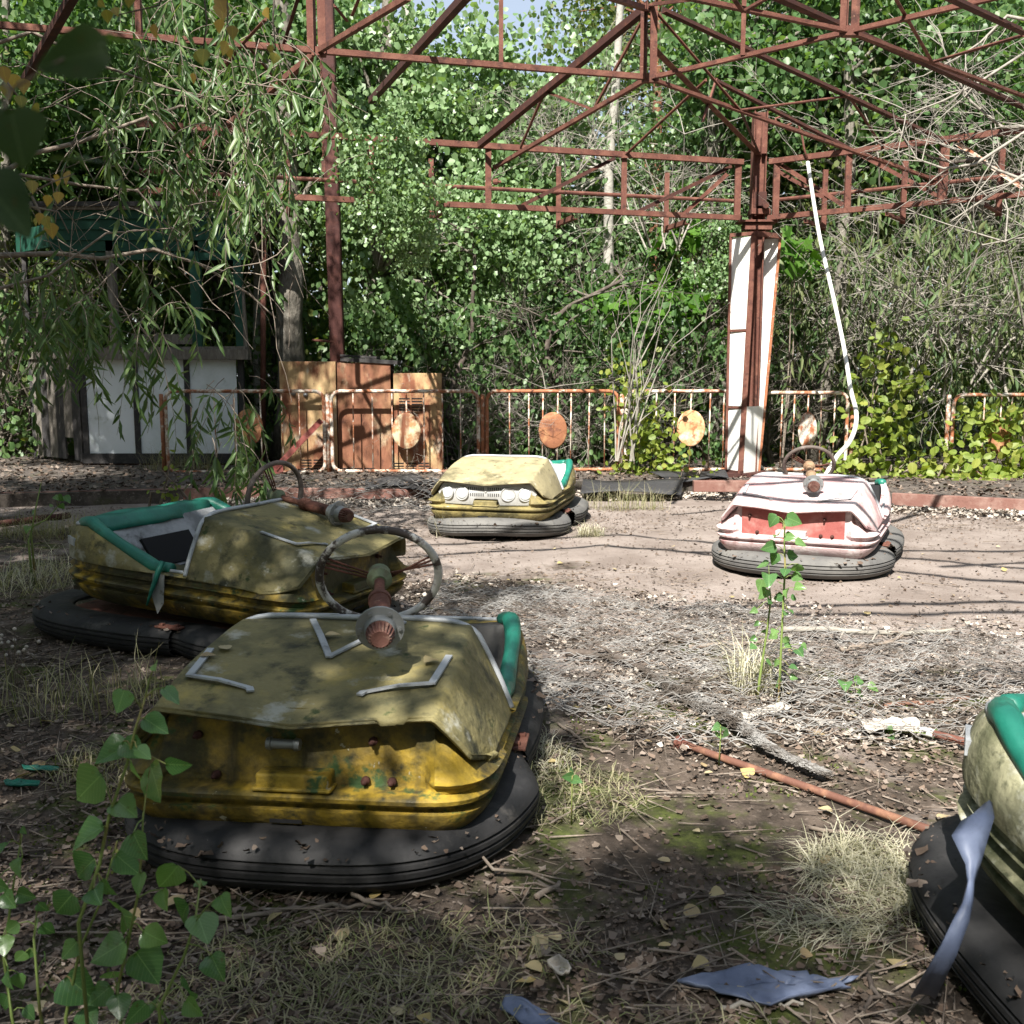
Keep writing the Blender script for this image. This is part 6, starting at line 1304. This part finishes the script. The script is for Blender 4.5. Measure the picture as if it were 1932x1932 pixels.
# undergrowth filling the dark behind the fence
n = 24000; Pp = np.c_[RV.uniform(-11, 11, n), RV.uniform(14.6, 19, n), DZ+2.6*RV.rand(n)**1.3]; k_ = wob(Pp[:, 0], Pp[:, 2]*2, 1.3, 1) > -.15; Pp = Pp[k_]; n = len(Pp)
tag(link('undergrowth', leaves_mesh('undergrowth', Pp, RV.randn(n, 3)+np.array([0, 0, -.5]), RV.randn(n, 3)+np.array([0, -.4, .4]), .07+.07*RV.rand(n), T_OVAL, M_far)), kind='stuff')

# ------------------------------------------------------------------ weeping willow at the left
def willow():
    base = Vector((-5.6, 7.4, 0)); o = empty('weeping_willow', base, 0, 'weeping willow whose hanging strands veil the booth at the left', 'tree')
    MB().tube([(0, 0, 0), (.1, .05, 1.5), (.05, .1, 3.2), (.3, .2, 5.5), (.5, .2, 7.5)], [.28, .22, .18, .12, .05], 10).build('trunk', M_bark, o, True)
    rs = random.Random(3); R2 = np.random.RandomState(31); bm_ = MB(); strands = []
    def limb(pxs, Y0, r):
        pts = [P(a, c, Y0+.15*i)-base for i, (a, c) in enumerate(pxs)]; n_ = len(pts); bm_.tube(pts, [r*(1-.7*i/(n_-1)) for i in range(n_)], 6, cap=False); return pts
    limb(((-140, 470), (0, 482), (110, 478), (190, 488), (290, 470), (380, 500), (470, 555), (520, 600)), 7.2, .022)
    limb(((-100, 400), (60, 290), (150, 268), (260, 228), (340, 200), (440, 212), (520, 262)), 7.4, .02)
    limb(((-80, 380), (40, 330), (160, 350), (260, 360), (330, 440), (350, 520)), 7.0, .014)
    limb(((-60, 100), (60, 60), (180, 120), (330, 170), (430, 190)), 7.6, .016)
    limb(((-60, 560), (90, 520), (200, 440), (330, 430)), 6.8, .012)
    for zones, cnt in ((((170, 520), (120, 260), (.35, .85)), 36), (((230, 510), (270, 360), (.3, .7)), 26), (((60, 330), (430, 560), (.35, .7)), 15), (((0, 150), (470, 640), (.35, .8)), 22), (((250, 300), (560, 640), (.5, .9)), 10), (((400, 520), (260, 380), (.4, .9)), 18),
                       (((385, 480), (700, 770), (.55, .85)), 12), (((395, 470), (820, 850), (.35, .55)), 7), (((140, 200), (540, 600), (.4, .7)), 8), (((430, 545), (60, 300), (.4, .9)), 18), (((230, 500), (-60, 60), (.6, 1.0)), 22)):
        (x0, x1), (y0, y1), (l0, l1) = zones
        for k in range(cnt): strands.append((rs.uniform(x0, x1), rs.uniform(y0, y1), rs.uniform(6.4, 8.6), rs.uniform(l0, l1)))
    tA, tB, tr = [], [], []; LP, LT, LN = [], [], []
    for px, py, Y, L in strands:
        p = P(px, py, Y)-base; n_ = 9; d = Vector((rs.gauss(.05, .35), rs.gauss(0, .25), rs.uniform(-.4, .2))).normalized(); prev = p
        for i in range(n_):
            d = (d+Vector((rs.gauss(0, .07), rs.gauss(0, .07), -.34))).normalized(); q = prev+d*L/n_; tA.append(prev[:]); tB.append(q[:]); tr.append(.0032*(1-.7*i/n_))
            if q.z+base.z < .25: break
            if i > 1:
                for s_ in range(rs.choice((1, 2, 2, 3))):
                    a = rs.uniform(0, 6.28); LP.append(prev.lerp(q, rs.random())[:]); LT.append((math.cos(a)*.55, math.sin(a)*.45, -.75+rs.gauss(0, .3))); LN.append((rs.gauss(0, 1), rs.gauss(-.5, 1), rs.gauss(.3, .6)))
            prev = q
    # bare twigs
    for k in range(120):
        p = P(rs.uniform(20, 560), rs.uniform(60, 620), rs.uniform(6.6, 8.4))-base; d = Vector((rs.gauss(0, .8), rs.gauss(0, .3), rs.gauss(-.3, .5))).normalized(); L = rs.uniform(.3, 1.1)
        for i in range(6): 
            d = (d+Vector((rs.gauss(0, .14), rs.gauss(0, .1), rs.gauss(-.08, .12)))).normalized(); q = p+d*L/6; tA.append(p[:]); tB.append(q[:]); tr.append(.0042*(1-.12*i)); p = q
    bm_.build('branch', M_stick, o, True)
    tr = np.array(tr); tag(link('twigs', seg_tubes('twigs', tA, tB, tr, tr*.85, M_stick, 4), o), kind='stuff')
    LP, LT, LN = map(np.array, (LP, LT, LN)); n_ = len(LP); sz = R2.uniform(.10, .17, n_); order = np.argsort(LP[:, 1]); ind, rest = order[:280], order[280:]
    tag(link('foliage', leaves_mesh('foliage', LP[rest], LT[rest], LN[rest], sz[rest], T_WILLOW, M_willow), o), kind='stuff')
    M_w1 = leaf_mat('willow_single_leaf', [(0.045, 0.095, 0.030), (0.075, 0.135, 0.045), (0.11, 0.16, 0.05)], rough=.42, trans=.35, per='object'); me = one_leaf_mesh('leaf', M_w1, 'willow')
    for i in ind: put_leaf(me, o, LP[i], LT[i], LN[i], sz[i])
    cm, _ = crown_mesh('crown', M_willow, 130, 46, (2.3, 2.6, 1.5), .40, .15, T_WILLOW, 8, droop=1.2, shell=.2)
    q = link('crown', cm, o); q.location = Vector((-5.0, 5.9, 6.6))-base; tag(q, kind='stuff')
    q = link('crown', cm, o); q.location = Vector((-4.6, 8.3, 7.6))-base; q.rotation_euler = (0, 0, 2); tag(q, kind='stuff')
willow()
# dead pale branches reaching in from the right, in front of the truss
o = empty('dead_tree', (6.6, 10.4, 0), 0, 'dead pale tree reaching bare branches in from the right before the truss', 'tree'); b0 = o.location.copy(); m = MB(); rs_ = random.Random(12)
MB().tube([(0, 0, 0), (-.1, 0, 2), (-.3, .1, 4), (-.6, 0, 6.5)], [.12, .10, .08, .05], 9).build('trunk', M_palestick, o, True)
for pxs in (((2080, 330), (1932, 250), (1840, 310), (1780, 318), (1730, 300), (1695, 240)), ((2060, 200), (1932, 100), (1840, 160), (1780, 190), (1700, 220)), ((2080, 420), (1932, 340), (1880, 320), (1830, 290), (1790, 275)), ((2050, 60), (1900, 30), (1850, 80), (1790, 120)), ((2080, 300), (1960, 240), (1890, 240), (1830, 190), (1790, 120), (1770, 60)), ((2050, 330), (1932, 330), (1850, 380), (1790, 420))):
    pts = [P(a, c, 10.2+.06*i)-b0 for i, (a, c) in enumerate(pxs)]; n_ = len(pts); m.tube(pts, [.022*(1-.75*i/(n_-1)) for i in range(n_)], 6, cap=False)
    for i in range(1, n_):
        for k in range(3):
            s0 = pts[i-1].lerp(pts[i], rs_.random()); d = (pts[i]-pts[i-1]).normalized()+Vector((rs_.gauss(0, .5), rs_.gauss(0, .4), rs_.gauss(0, .6))); twigs(m, s0, d.normalized(), rs_.uniform(.3, .7), .0065, 2, rs_, up=0, spread=.6, kids=(1, 2))
m.build('branch', M_palestick, o, True)
# dark branch hanging across
m = MB(); pts = [P(a, c, 10.6) for a, c in ((1684, 205), (1690, 240), (1715, 275), (1760, 298), (1800, 306), (1850, 300))]; o0 = pts[0].copy(); m.tube([p-o0 for p in pts], [.004, .01, .014, .014, .016, .02], 6); 
for p in pts[1:]: twigs(m, p-o0, Vector((rs_.gauss(0, .5), 0, -1)).normalized(), .35, .006, 1, rs_, up=0)
o = m.build('dark_twig', M_darkstick, None, True); o.location = o0; tag(o, 'dark curved twig hanging before the right side of the truss', 'twig')

# ------------------------------------------------------------------ saplings
lf = [one_leaf_mesh('leaf', M_sapling, 'poplar', c_, f_, w_, s_) for c_, f_, w_, s_ in ((.10, .16, .012, 0), (.30, .34, .03, .10), (-.08, .10, .035, -.12), (.22, .55, .02, .06), (.42, .22, .04, -.05), (.05, .30, .025, .16))]
def c8(x, y): return x*.3751, 1207.6+y*.3751
def sapling(name, label, stems, leaves, Y, leafme, size_k, cat='sapling', smat=None, seed=1, r=.004, ground=True, conv=c8, hang=.6):
    rs = random.Random(seed); S3 = []
    for st in stems: S3.append([P(*conv(*q), Y+rs.uniform(-.04, .04)) for q in st])
    base = S3[0][0].copy(); base.z = 0; o = empty(name, base, 0, label, cat)
    for st in S3:
        if ground: st.insert(0, Vector((st[0].x*1.0, st[0].y+.02, 0)))
        m = MB(); n_ = len(st); m.tube([p-base for p in st], [r*(1-.6*i/(n_-1)) for i in range(n_)], 7); m.build('stem', smat or M_stem, o, True)
    allp = [p for st in S3 for a, c in zip(st[:-1], st[1:]) for p in (a.lerp(c, k/6) for k in range(6))]
    pet = MB()
    for x, y, s_ in leaves:
        c = P(*conv(x, y), Y+rs.uniform(-.10, .06)); at = min(allp, key=lambda q: (q-c).length); out = c-at; size = s_*size_k*Y
        t = (Vector((out.x, out.y*.5, 0)).normalized()*.6+Vector((rs.gauss(0, .25), rs.gauss(-.15, .25), -hang+rs.gauss(0, .25)))).normalized() if out.length > 1e-4 else Vector((0, 0, -1))
        nrm = Vector((rs.gauss(0, .55), rs.gauss(-.75, .35), rs.gauss(.55, .35))); bp = c-t*size*.5
        put_leaf(rs.choice(leafme), o, bp-base, t, nrm, size); md = at.lerp(bp, .5)+Vector((0, 0, .006)); pet.tube([at-base, md-base, bp-base], [.0016, .0013, .0011], 5, cap=False)
    tag(pet.build('petioles', smat or M_stem, o, True), kind='stuff'); return o
stA = [(395, 1420), (500, 1130), (550, 880), (640, 620), (680, 450), (730, 290), (750, 195)]
stB = [(590, 1760), (640, 1540), (690, 1300), (715, 1050), (720, 870)]
stD = [(800, 1850), (930, 1580), (980, 1420), (1010, 1200)]
stE = [(330, 1900), (400, 1560), (500, 1330), (590, 1010)]
sapling('poplar_sapling', 'green poplar sapling with large glossy leaves at bottom left before the foreground car', [stA, stB, stD, stE],
    [(782, 135, 65), (860, 285, 120), (605, 310, 120), (785, 435, 150), (560, 575, 190), (440, 745, 250), (790, 725, 240), (900, 630, 140), (685, 665, 120), (725, 570, 95), (430, 985, 190), (670, 550, 140), (640, 850, 170), (420, 1150, 190), (640, 1130, 180), (705, 1040, 160), (845, 1200, 180), (830, 1310, 120), (915, 1380, 170), (490, 1290, 130), (310, 1340, 180), (620, 1395, 230), (700, 1230, 120), (1122, 1335, 120), (1005, 1225, 80), (1020, 1460, 190), (545, 1570, 200), (740, 1650, 230), (780, 1500, 150), (1090, 1650, 150), (410, 1760, 230), (500, 1790, 150), (955, 1760, 170), (980, 1850, 130), (560, 1690, 140), (450, 1900, 150), (840, 1900, 140), (540, 1250, 110), (350, 1560, 120), (680, 1880, 140), (600, 1850, 140), (760, 1840, 120)], 1.80, lf, .3751/1932*.98, seed=4)
stC = [(20, 1600), (60, 1280), (110, 980)]
sapling('poplar_sapling', 'smaller bright green sapling at the left edge beside the glossy one', [stC, [(200, 1860), (170, 1500), (190, 1400)], [(60, 1900), (40, 1750)]],
    [(15, 1050, 80), (100, 1145, 110), (50, 1310, 110), (130, 1285, 100), (30, 1705, 120), (20, 1540, 110), (100, 1595, 80), (215, 1350, 70), (5, 1240, 90), (120, 960, 45), (60, 1450, 90), (240, 1460, 90), (150, 1580, 70), (100, 1720, 90), (20, 1830, 110), (150, 1880, 90), (230, 1600, 80), (260, 1750, 100)], 1.95, lf, .3751/1932*1.0, seed=6)
def c3(x, y): return 1283+x*.336, 868+y*.336
sapling('poplar_sapling', 'young green poplar sapling growing in the netting before the pink car', [[(555, 1345), (570, 1000), (590, 600), (585, 430), (590, 340)], [(445, 1240), (490, 950), (510, 780), (500, 690)]],
    [(520, 345, 75), (640, 340, 85), (575, 355, 55), (540, 425, 40), (620, 430, 60), (680, 470, 65), (500, 490, 75), (525, 555, 75), (632, 540, 70), (465, 590, 70), (655, 610, 75), (590, 630, 60), (500, 675, 85), (452, 705, 70), (555, 650, 60), (660, 660, 60), (675, 715, 60), (470, 750, 65), (570, 690, 50), (500, 790, 60), (600, 750, 55), (550, 770, 55), (620, 850, 55), (415, 845, 40), (640, 775, 40), (590, 860, 45), (430, 920, 35), (470, 965, 40), (530, 970, 45), (410, 1005, 40), (405, 1050, 45), (600, 1010, 45), (610, 1040, 45), (675, 1080, 60), (700, 1045, 40), (635, 1160, 45), (540, 1140, 45), (520, 990, 50), (560, 1230, 45), (640, 1220, 40), (540, 1260, 50), (500, 1140, 45)], 4.15, lf, .336/1932*1.1, seed=9, conv=c3, r=.0065, hang=.35)
sapling('seedling', 'small leafy seedling in the netting right of the young sapling', [[(1050, 1380), (1000, 1290), (940, 1250)]], [(930, 1262, 80), (1005, 1240, 60), (1085, 1280, 60), (1085, 1360, 70), (1010, 1310, 50), (960, 1300, 45), (1110, 1390, 40)], 4.25, lf, .336/1932*1.1, seed=10, conv=c3, r=.004, hang=.0)
sapling('seedling', 'tiny two leaved seedling next to the white rag', [[(1415, 545), (1418, 500)]], [(1400, 510, 40), (1430, 525, 45), (1415, 495, 35), (1600, 520, 40), (1590, 505, 30)], 3.75, lf, .4922/1932, seed=11, conv=lambda x, y: c7((x, y))[0], r=.003, hang=0)
sapling('seedling', 'small pale seedling right of the foreground bumper joint', [[(200, 700), (200, 665)]], [(185, 680, 50), (215, 690, 45), (200, 655, 35)], 3.0, lf, .4922/1932, seed=12, conv=lambda x, y: c7((x, y))[0], r=.003, hang=0)
sapling('seedling', 'small green sprig beside the rolled wire netting', [[(770, 515), (768, 480)]], [(755, 490, 45), (785, 490, 40), (765, 515, 45), (790, 512, 40)], 3.5, lf, .4922/1932, seed=13, conv=lambda x, y: c7((x, y))[0], r=.003, hang=0)
def c4(x, y): return x*.1953, 905.7+y*.1953
sapling('seedling', 'thin yellowing seedling at the left edge behind the shaded car', [[(275, 590), (320, 450), (450, 380), (580, 230)], [(300, 520), (350, 250), (400, 20)]], [(650, 190, 90), (585, 175, 80), (540, 170, 60), (600, 260, 70), (265, 480, 80), (320, 320, 60), (490, 250, 40)], 6.6, lf, .1953/1932, seed=14, conv=c4, r=.008)
# fluffy seed heads
fluff = MB(); ico = bmesh.new(); bmesh.ops.create_icosphere(ico, subdivisions=1, radius=1)
me = bpy.data.meshes.new('seed_head'); ico.to_mesh(me); ico.free(); me.materials.append(M_cloth)
hd = empty('seed_head_weed', Zp(20, 1250, 0), 0, 'dry weed with fluffy white seed heads at the left edge', 'weed'); m = MB(); rs_ = random.Random(2)
for x, y in ((15, 1500), (140, 1440), (140, 1545), (120, 1610), (80, 1565), (10, 1540), (375, 1560), (180, 1665), (235, 1640), (225, 1790), (255, 1610), (20, 1920), (15, 1575), (60, 1690)):
    p = P(*c4(x, y), 4.3+rs_.uniform(-.3, .3))-hd.location; q = link('seed_head', me, hd); q.location = p; q.scale = (.009,)*3; q.rotation_euler = (rs_.random(), rs_.random(), 0)
    m.tube([Vector((p.x*.6, p.y*.6, 0)), Vector((p.x*.8, p.y*.8, p.z*.6)), p], [.002, .0015, .001], 4)
m.build('stalks', M_stick, hd)

# ------------------------------------------------------------------ leaves hanging close to the lens
M_near = leaf_mat('dark_near_leaf', [(0.02, 0.045, 0.01), (0.032, 0.06, 0.014)], rough=.5, trans=.35, per='object')  # dark green tone, deeper than the sapling leaves
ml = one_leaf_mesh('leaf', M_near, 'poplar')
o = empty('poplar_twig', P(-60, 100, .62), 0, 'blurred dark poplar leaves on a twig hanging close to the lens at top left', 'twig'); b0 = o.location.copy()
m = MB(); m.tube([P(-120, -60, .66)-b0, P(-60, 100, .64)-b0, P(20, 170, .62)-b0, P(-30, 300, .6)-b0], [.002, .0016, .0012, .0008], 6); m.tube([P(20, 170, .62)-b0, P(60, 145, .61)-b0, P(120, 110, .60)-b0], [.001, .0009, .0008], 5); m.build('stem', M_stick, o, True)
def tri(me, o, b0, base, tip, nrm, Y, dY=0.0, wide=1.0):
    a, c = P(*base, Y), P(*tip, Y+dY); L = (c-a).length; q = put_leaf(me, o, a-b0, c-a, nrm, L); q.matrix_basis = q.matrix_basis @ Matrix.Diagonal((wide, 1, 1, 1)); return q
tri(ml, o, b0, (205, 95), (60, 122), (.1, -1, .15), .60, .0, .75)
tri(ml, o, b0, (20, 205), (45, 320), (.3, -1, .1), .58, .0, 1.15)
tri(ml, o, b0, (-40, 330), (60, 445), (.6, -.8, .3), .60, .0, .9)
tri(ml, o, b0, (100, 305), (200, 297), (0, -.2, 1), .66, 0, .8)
tri(ml, o, b0, (200, 75), (300, 92), (0, -.2, 1), .72, 0, .9)
by = one_leaf_mesh('leaf', M_yleaf, 'birch')
o = empty('birch_twig', P(420, -60, 2.3), 0, 'hanging birch twigs with yellow autumn leaves at the top left', 'twig'); b0 = o.location.copy(); m = MB()
tw = {0: [(420, -60), (430, 20), (428, 60), (420, 110)], 1: [(330, -60), (300, 10), (215, 30)], 2: [(520, -60), (515, 40), (520, 95)], 3: [(380, -60), (390, 40), (383, 100)]}
for k, v in tw.items(): MB().tube([P(x, y, 2.3+.05*k)-b0 for x, y in v], [.0025, .002, .0015, .001][:len(v)], 5).build('stem', M_darkstick, o, True)
rs_ = random.Random(8)
for bx, by_, tx, ty in ((410, -8, 425, 25), (415, 5, 422, 40), (416, 36, 412, 64), (385, 92, 381, 122), (372, 95, 384, 125), (428, 78, 418, 106), (430, 90, 436, 112), (510, 84, 512, 104), (520, 100, 516, 122), (200, 18, 205, 46), (185, 0, 198, 14), (290, 45, 294, 75), (244, -10, 243, 16), (215, 14, 222, 30), (366, 138, 364, 160), (500, 15, 506, 36), (438, 48, 440, 76)):
    tri(by, o, b0, (bx, by_), (tx, ty), (rs_.gauss(0, .5), -1, rs_.gauss(.2, .4)), 2.25+rs_.uniform(-.1, .2), rs_.uniform(-.01, .01), 1.15)
o = empty('birch_twig', P(-60, 380, 2.2), 0, 'bare birch twigs with withered yellow leaves at the left edge', 'twig'); b0 = o.location.copy(); m = MB()
for v in ([(-60, 380), (40, 375), (95, 345), (140, 328)], [(-60, 430), (60, 390), (110, 400), (130, 440)], [(-40, 120), (10, 150), (40, 190)], [(60, 370), (75, 400), (90, 440)]): MB().tube([P(x, y, 2.2)-b0 for x, y in v], [.003, .0022, .0016, .001], 5).build('stem', M_stick, o, True)
for bx, by_, tx, ty in ((130, 322, 122, 350), (110, 330, 106, 352), (112, 362, 108, 384), (92, 368, 88, 390), (78, 402, 72, 424), (85, 408, 92, 434), (95, 420, 100, 452), (70, 408, 66, 428), (5, 125, 12, 158), (30, 140, 22, 168), (45, 148, 44, 178), (10, 158, 18, 190), (38, 180, 42, 205), (66, 195, 72, 220), (60, 340, 62, 366)):
    tri(by, o, b0, (bx, by_), (tx, ty), (rs_.gauss(0, .5), -1, rs_.gauss(.2, .4)), 2.15+rs_.uniform(-.1, .2), rs_.uniform(-.01, .01), 1.1)

# ------------------------------------------------------------------ trees behind the camera that shade the arena
cS, clS = crown_mesh('crown', M_aspen, 70, 95, (1.9, 1.7, 1.0), .24, .085, T_ASPEN, 15, droop=.3, shell=.1)
cS2, clS2 = crown_mesh('crown', M_aspen, 44, 80, (1.5, 1.3, .8), .24, .085, T_ASPEN, 16, droop=.3, shell=.1)
SH = S.copy()
def shade(tx, ty, h, tz=.4): k = (h-tz)/SH.z; return Vector((tx+SH.x*k, ty+SH.y*k, h))
def overhead(label, base, pr, crowns):
    o = empty('aspen_tree', base, 0, label, 'tree'); b0 = Vector(base); top = b0+Vector((.2, .2, 9)); MB().tube([Vector((0, 0, 0)), Vector((.05, .05, 3)), Vector((.2, .2, 6)), Vector((.2, .2, 9))], [pr, pr*.8, pr*.6, pr*.3], 10).build('trunk', M_bark, o, True); lm = MB()
    for cm, cl, c, s_, rz in crowns:
        q = link('crown', cm, o); q.location = c-b0; q.scale = (s_, s_, s_); q.rotation_euler = (0, 0, rz); tag(q, kind='stuff')
        for j in range(0, len(cl), 14): lm.tube([Vector((.1, .1, 4.5)), (c-b0)*.5+Vector((0, 0, 2.6)), c-b0+Vector(cl[j])*s_], [.07, .04, .008], 5, cap=False)
    lm.build('limbs', M_bark, o, True)
overhead('tall aspen behind the viewer, throwing dappled shade on the foreground car', (-3.4, -4.6, 0), .2, [(cS2, clS2, shade(-.85, 3.1, 7.2), .85, .2), (cS, clS, shade(-2.6, 3.0, 7.6), .9, 1.7), (cS2, clS2, shade(.35, 2.1, 7.4), .55, 3.3), (cS2, clS2, shade(-.5, 1.55, 8.0), .7, 2.2), (cS2, clS2, shade(1.3, 1.5, 8.2), .4, .4)])
overhead('tall aspen left of the viewer, shading the yellow car by the booth', (-5.4, -1.2, 0), .2, [(cS, clS, shade(-1.7, 5.5, 7.2), .85, .5), (cS, clS, shade(-3.4, 6.0, 7.6), .95, 2.8), (cS, clS, shade(-3.3, 8.6, 7.4), .9, 4.2), (cS2, clS2, shade(-.5, 4.4, 7.8), .6, 1.0), (cS, clS, shade(-4.6, 11.2, 8.2), 1.05, 1.2), (cS, clS, shade(-4.6, 12.6, 8.0, 3), .9, 2.2), (cS, clS, shade(-4.9, 13.8, 7.6, 1.4), 1.1, .2), (cS, clS, shade(-4.4, 13.7, 9.0, 1.0), .9, 5.2), (cS, clS, shade(-5.0, 13.8, 9.4, 2.6), 1.0, 3.7), (cS2, clS2, shade(-2.7, 4.4, 7.6), .9, 1.4), (cS, clS, shade(-4.1, 13.6, 8.2, 1.2), .75, 3.2), (cS, clS, shade(-3.2, 7.4, 7.0, 1.2), .85, 2.6), (cS, clS, shade(-5.5, 15.5, 8, 3.6), 1.0, 4.2)])
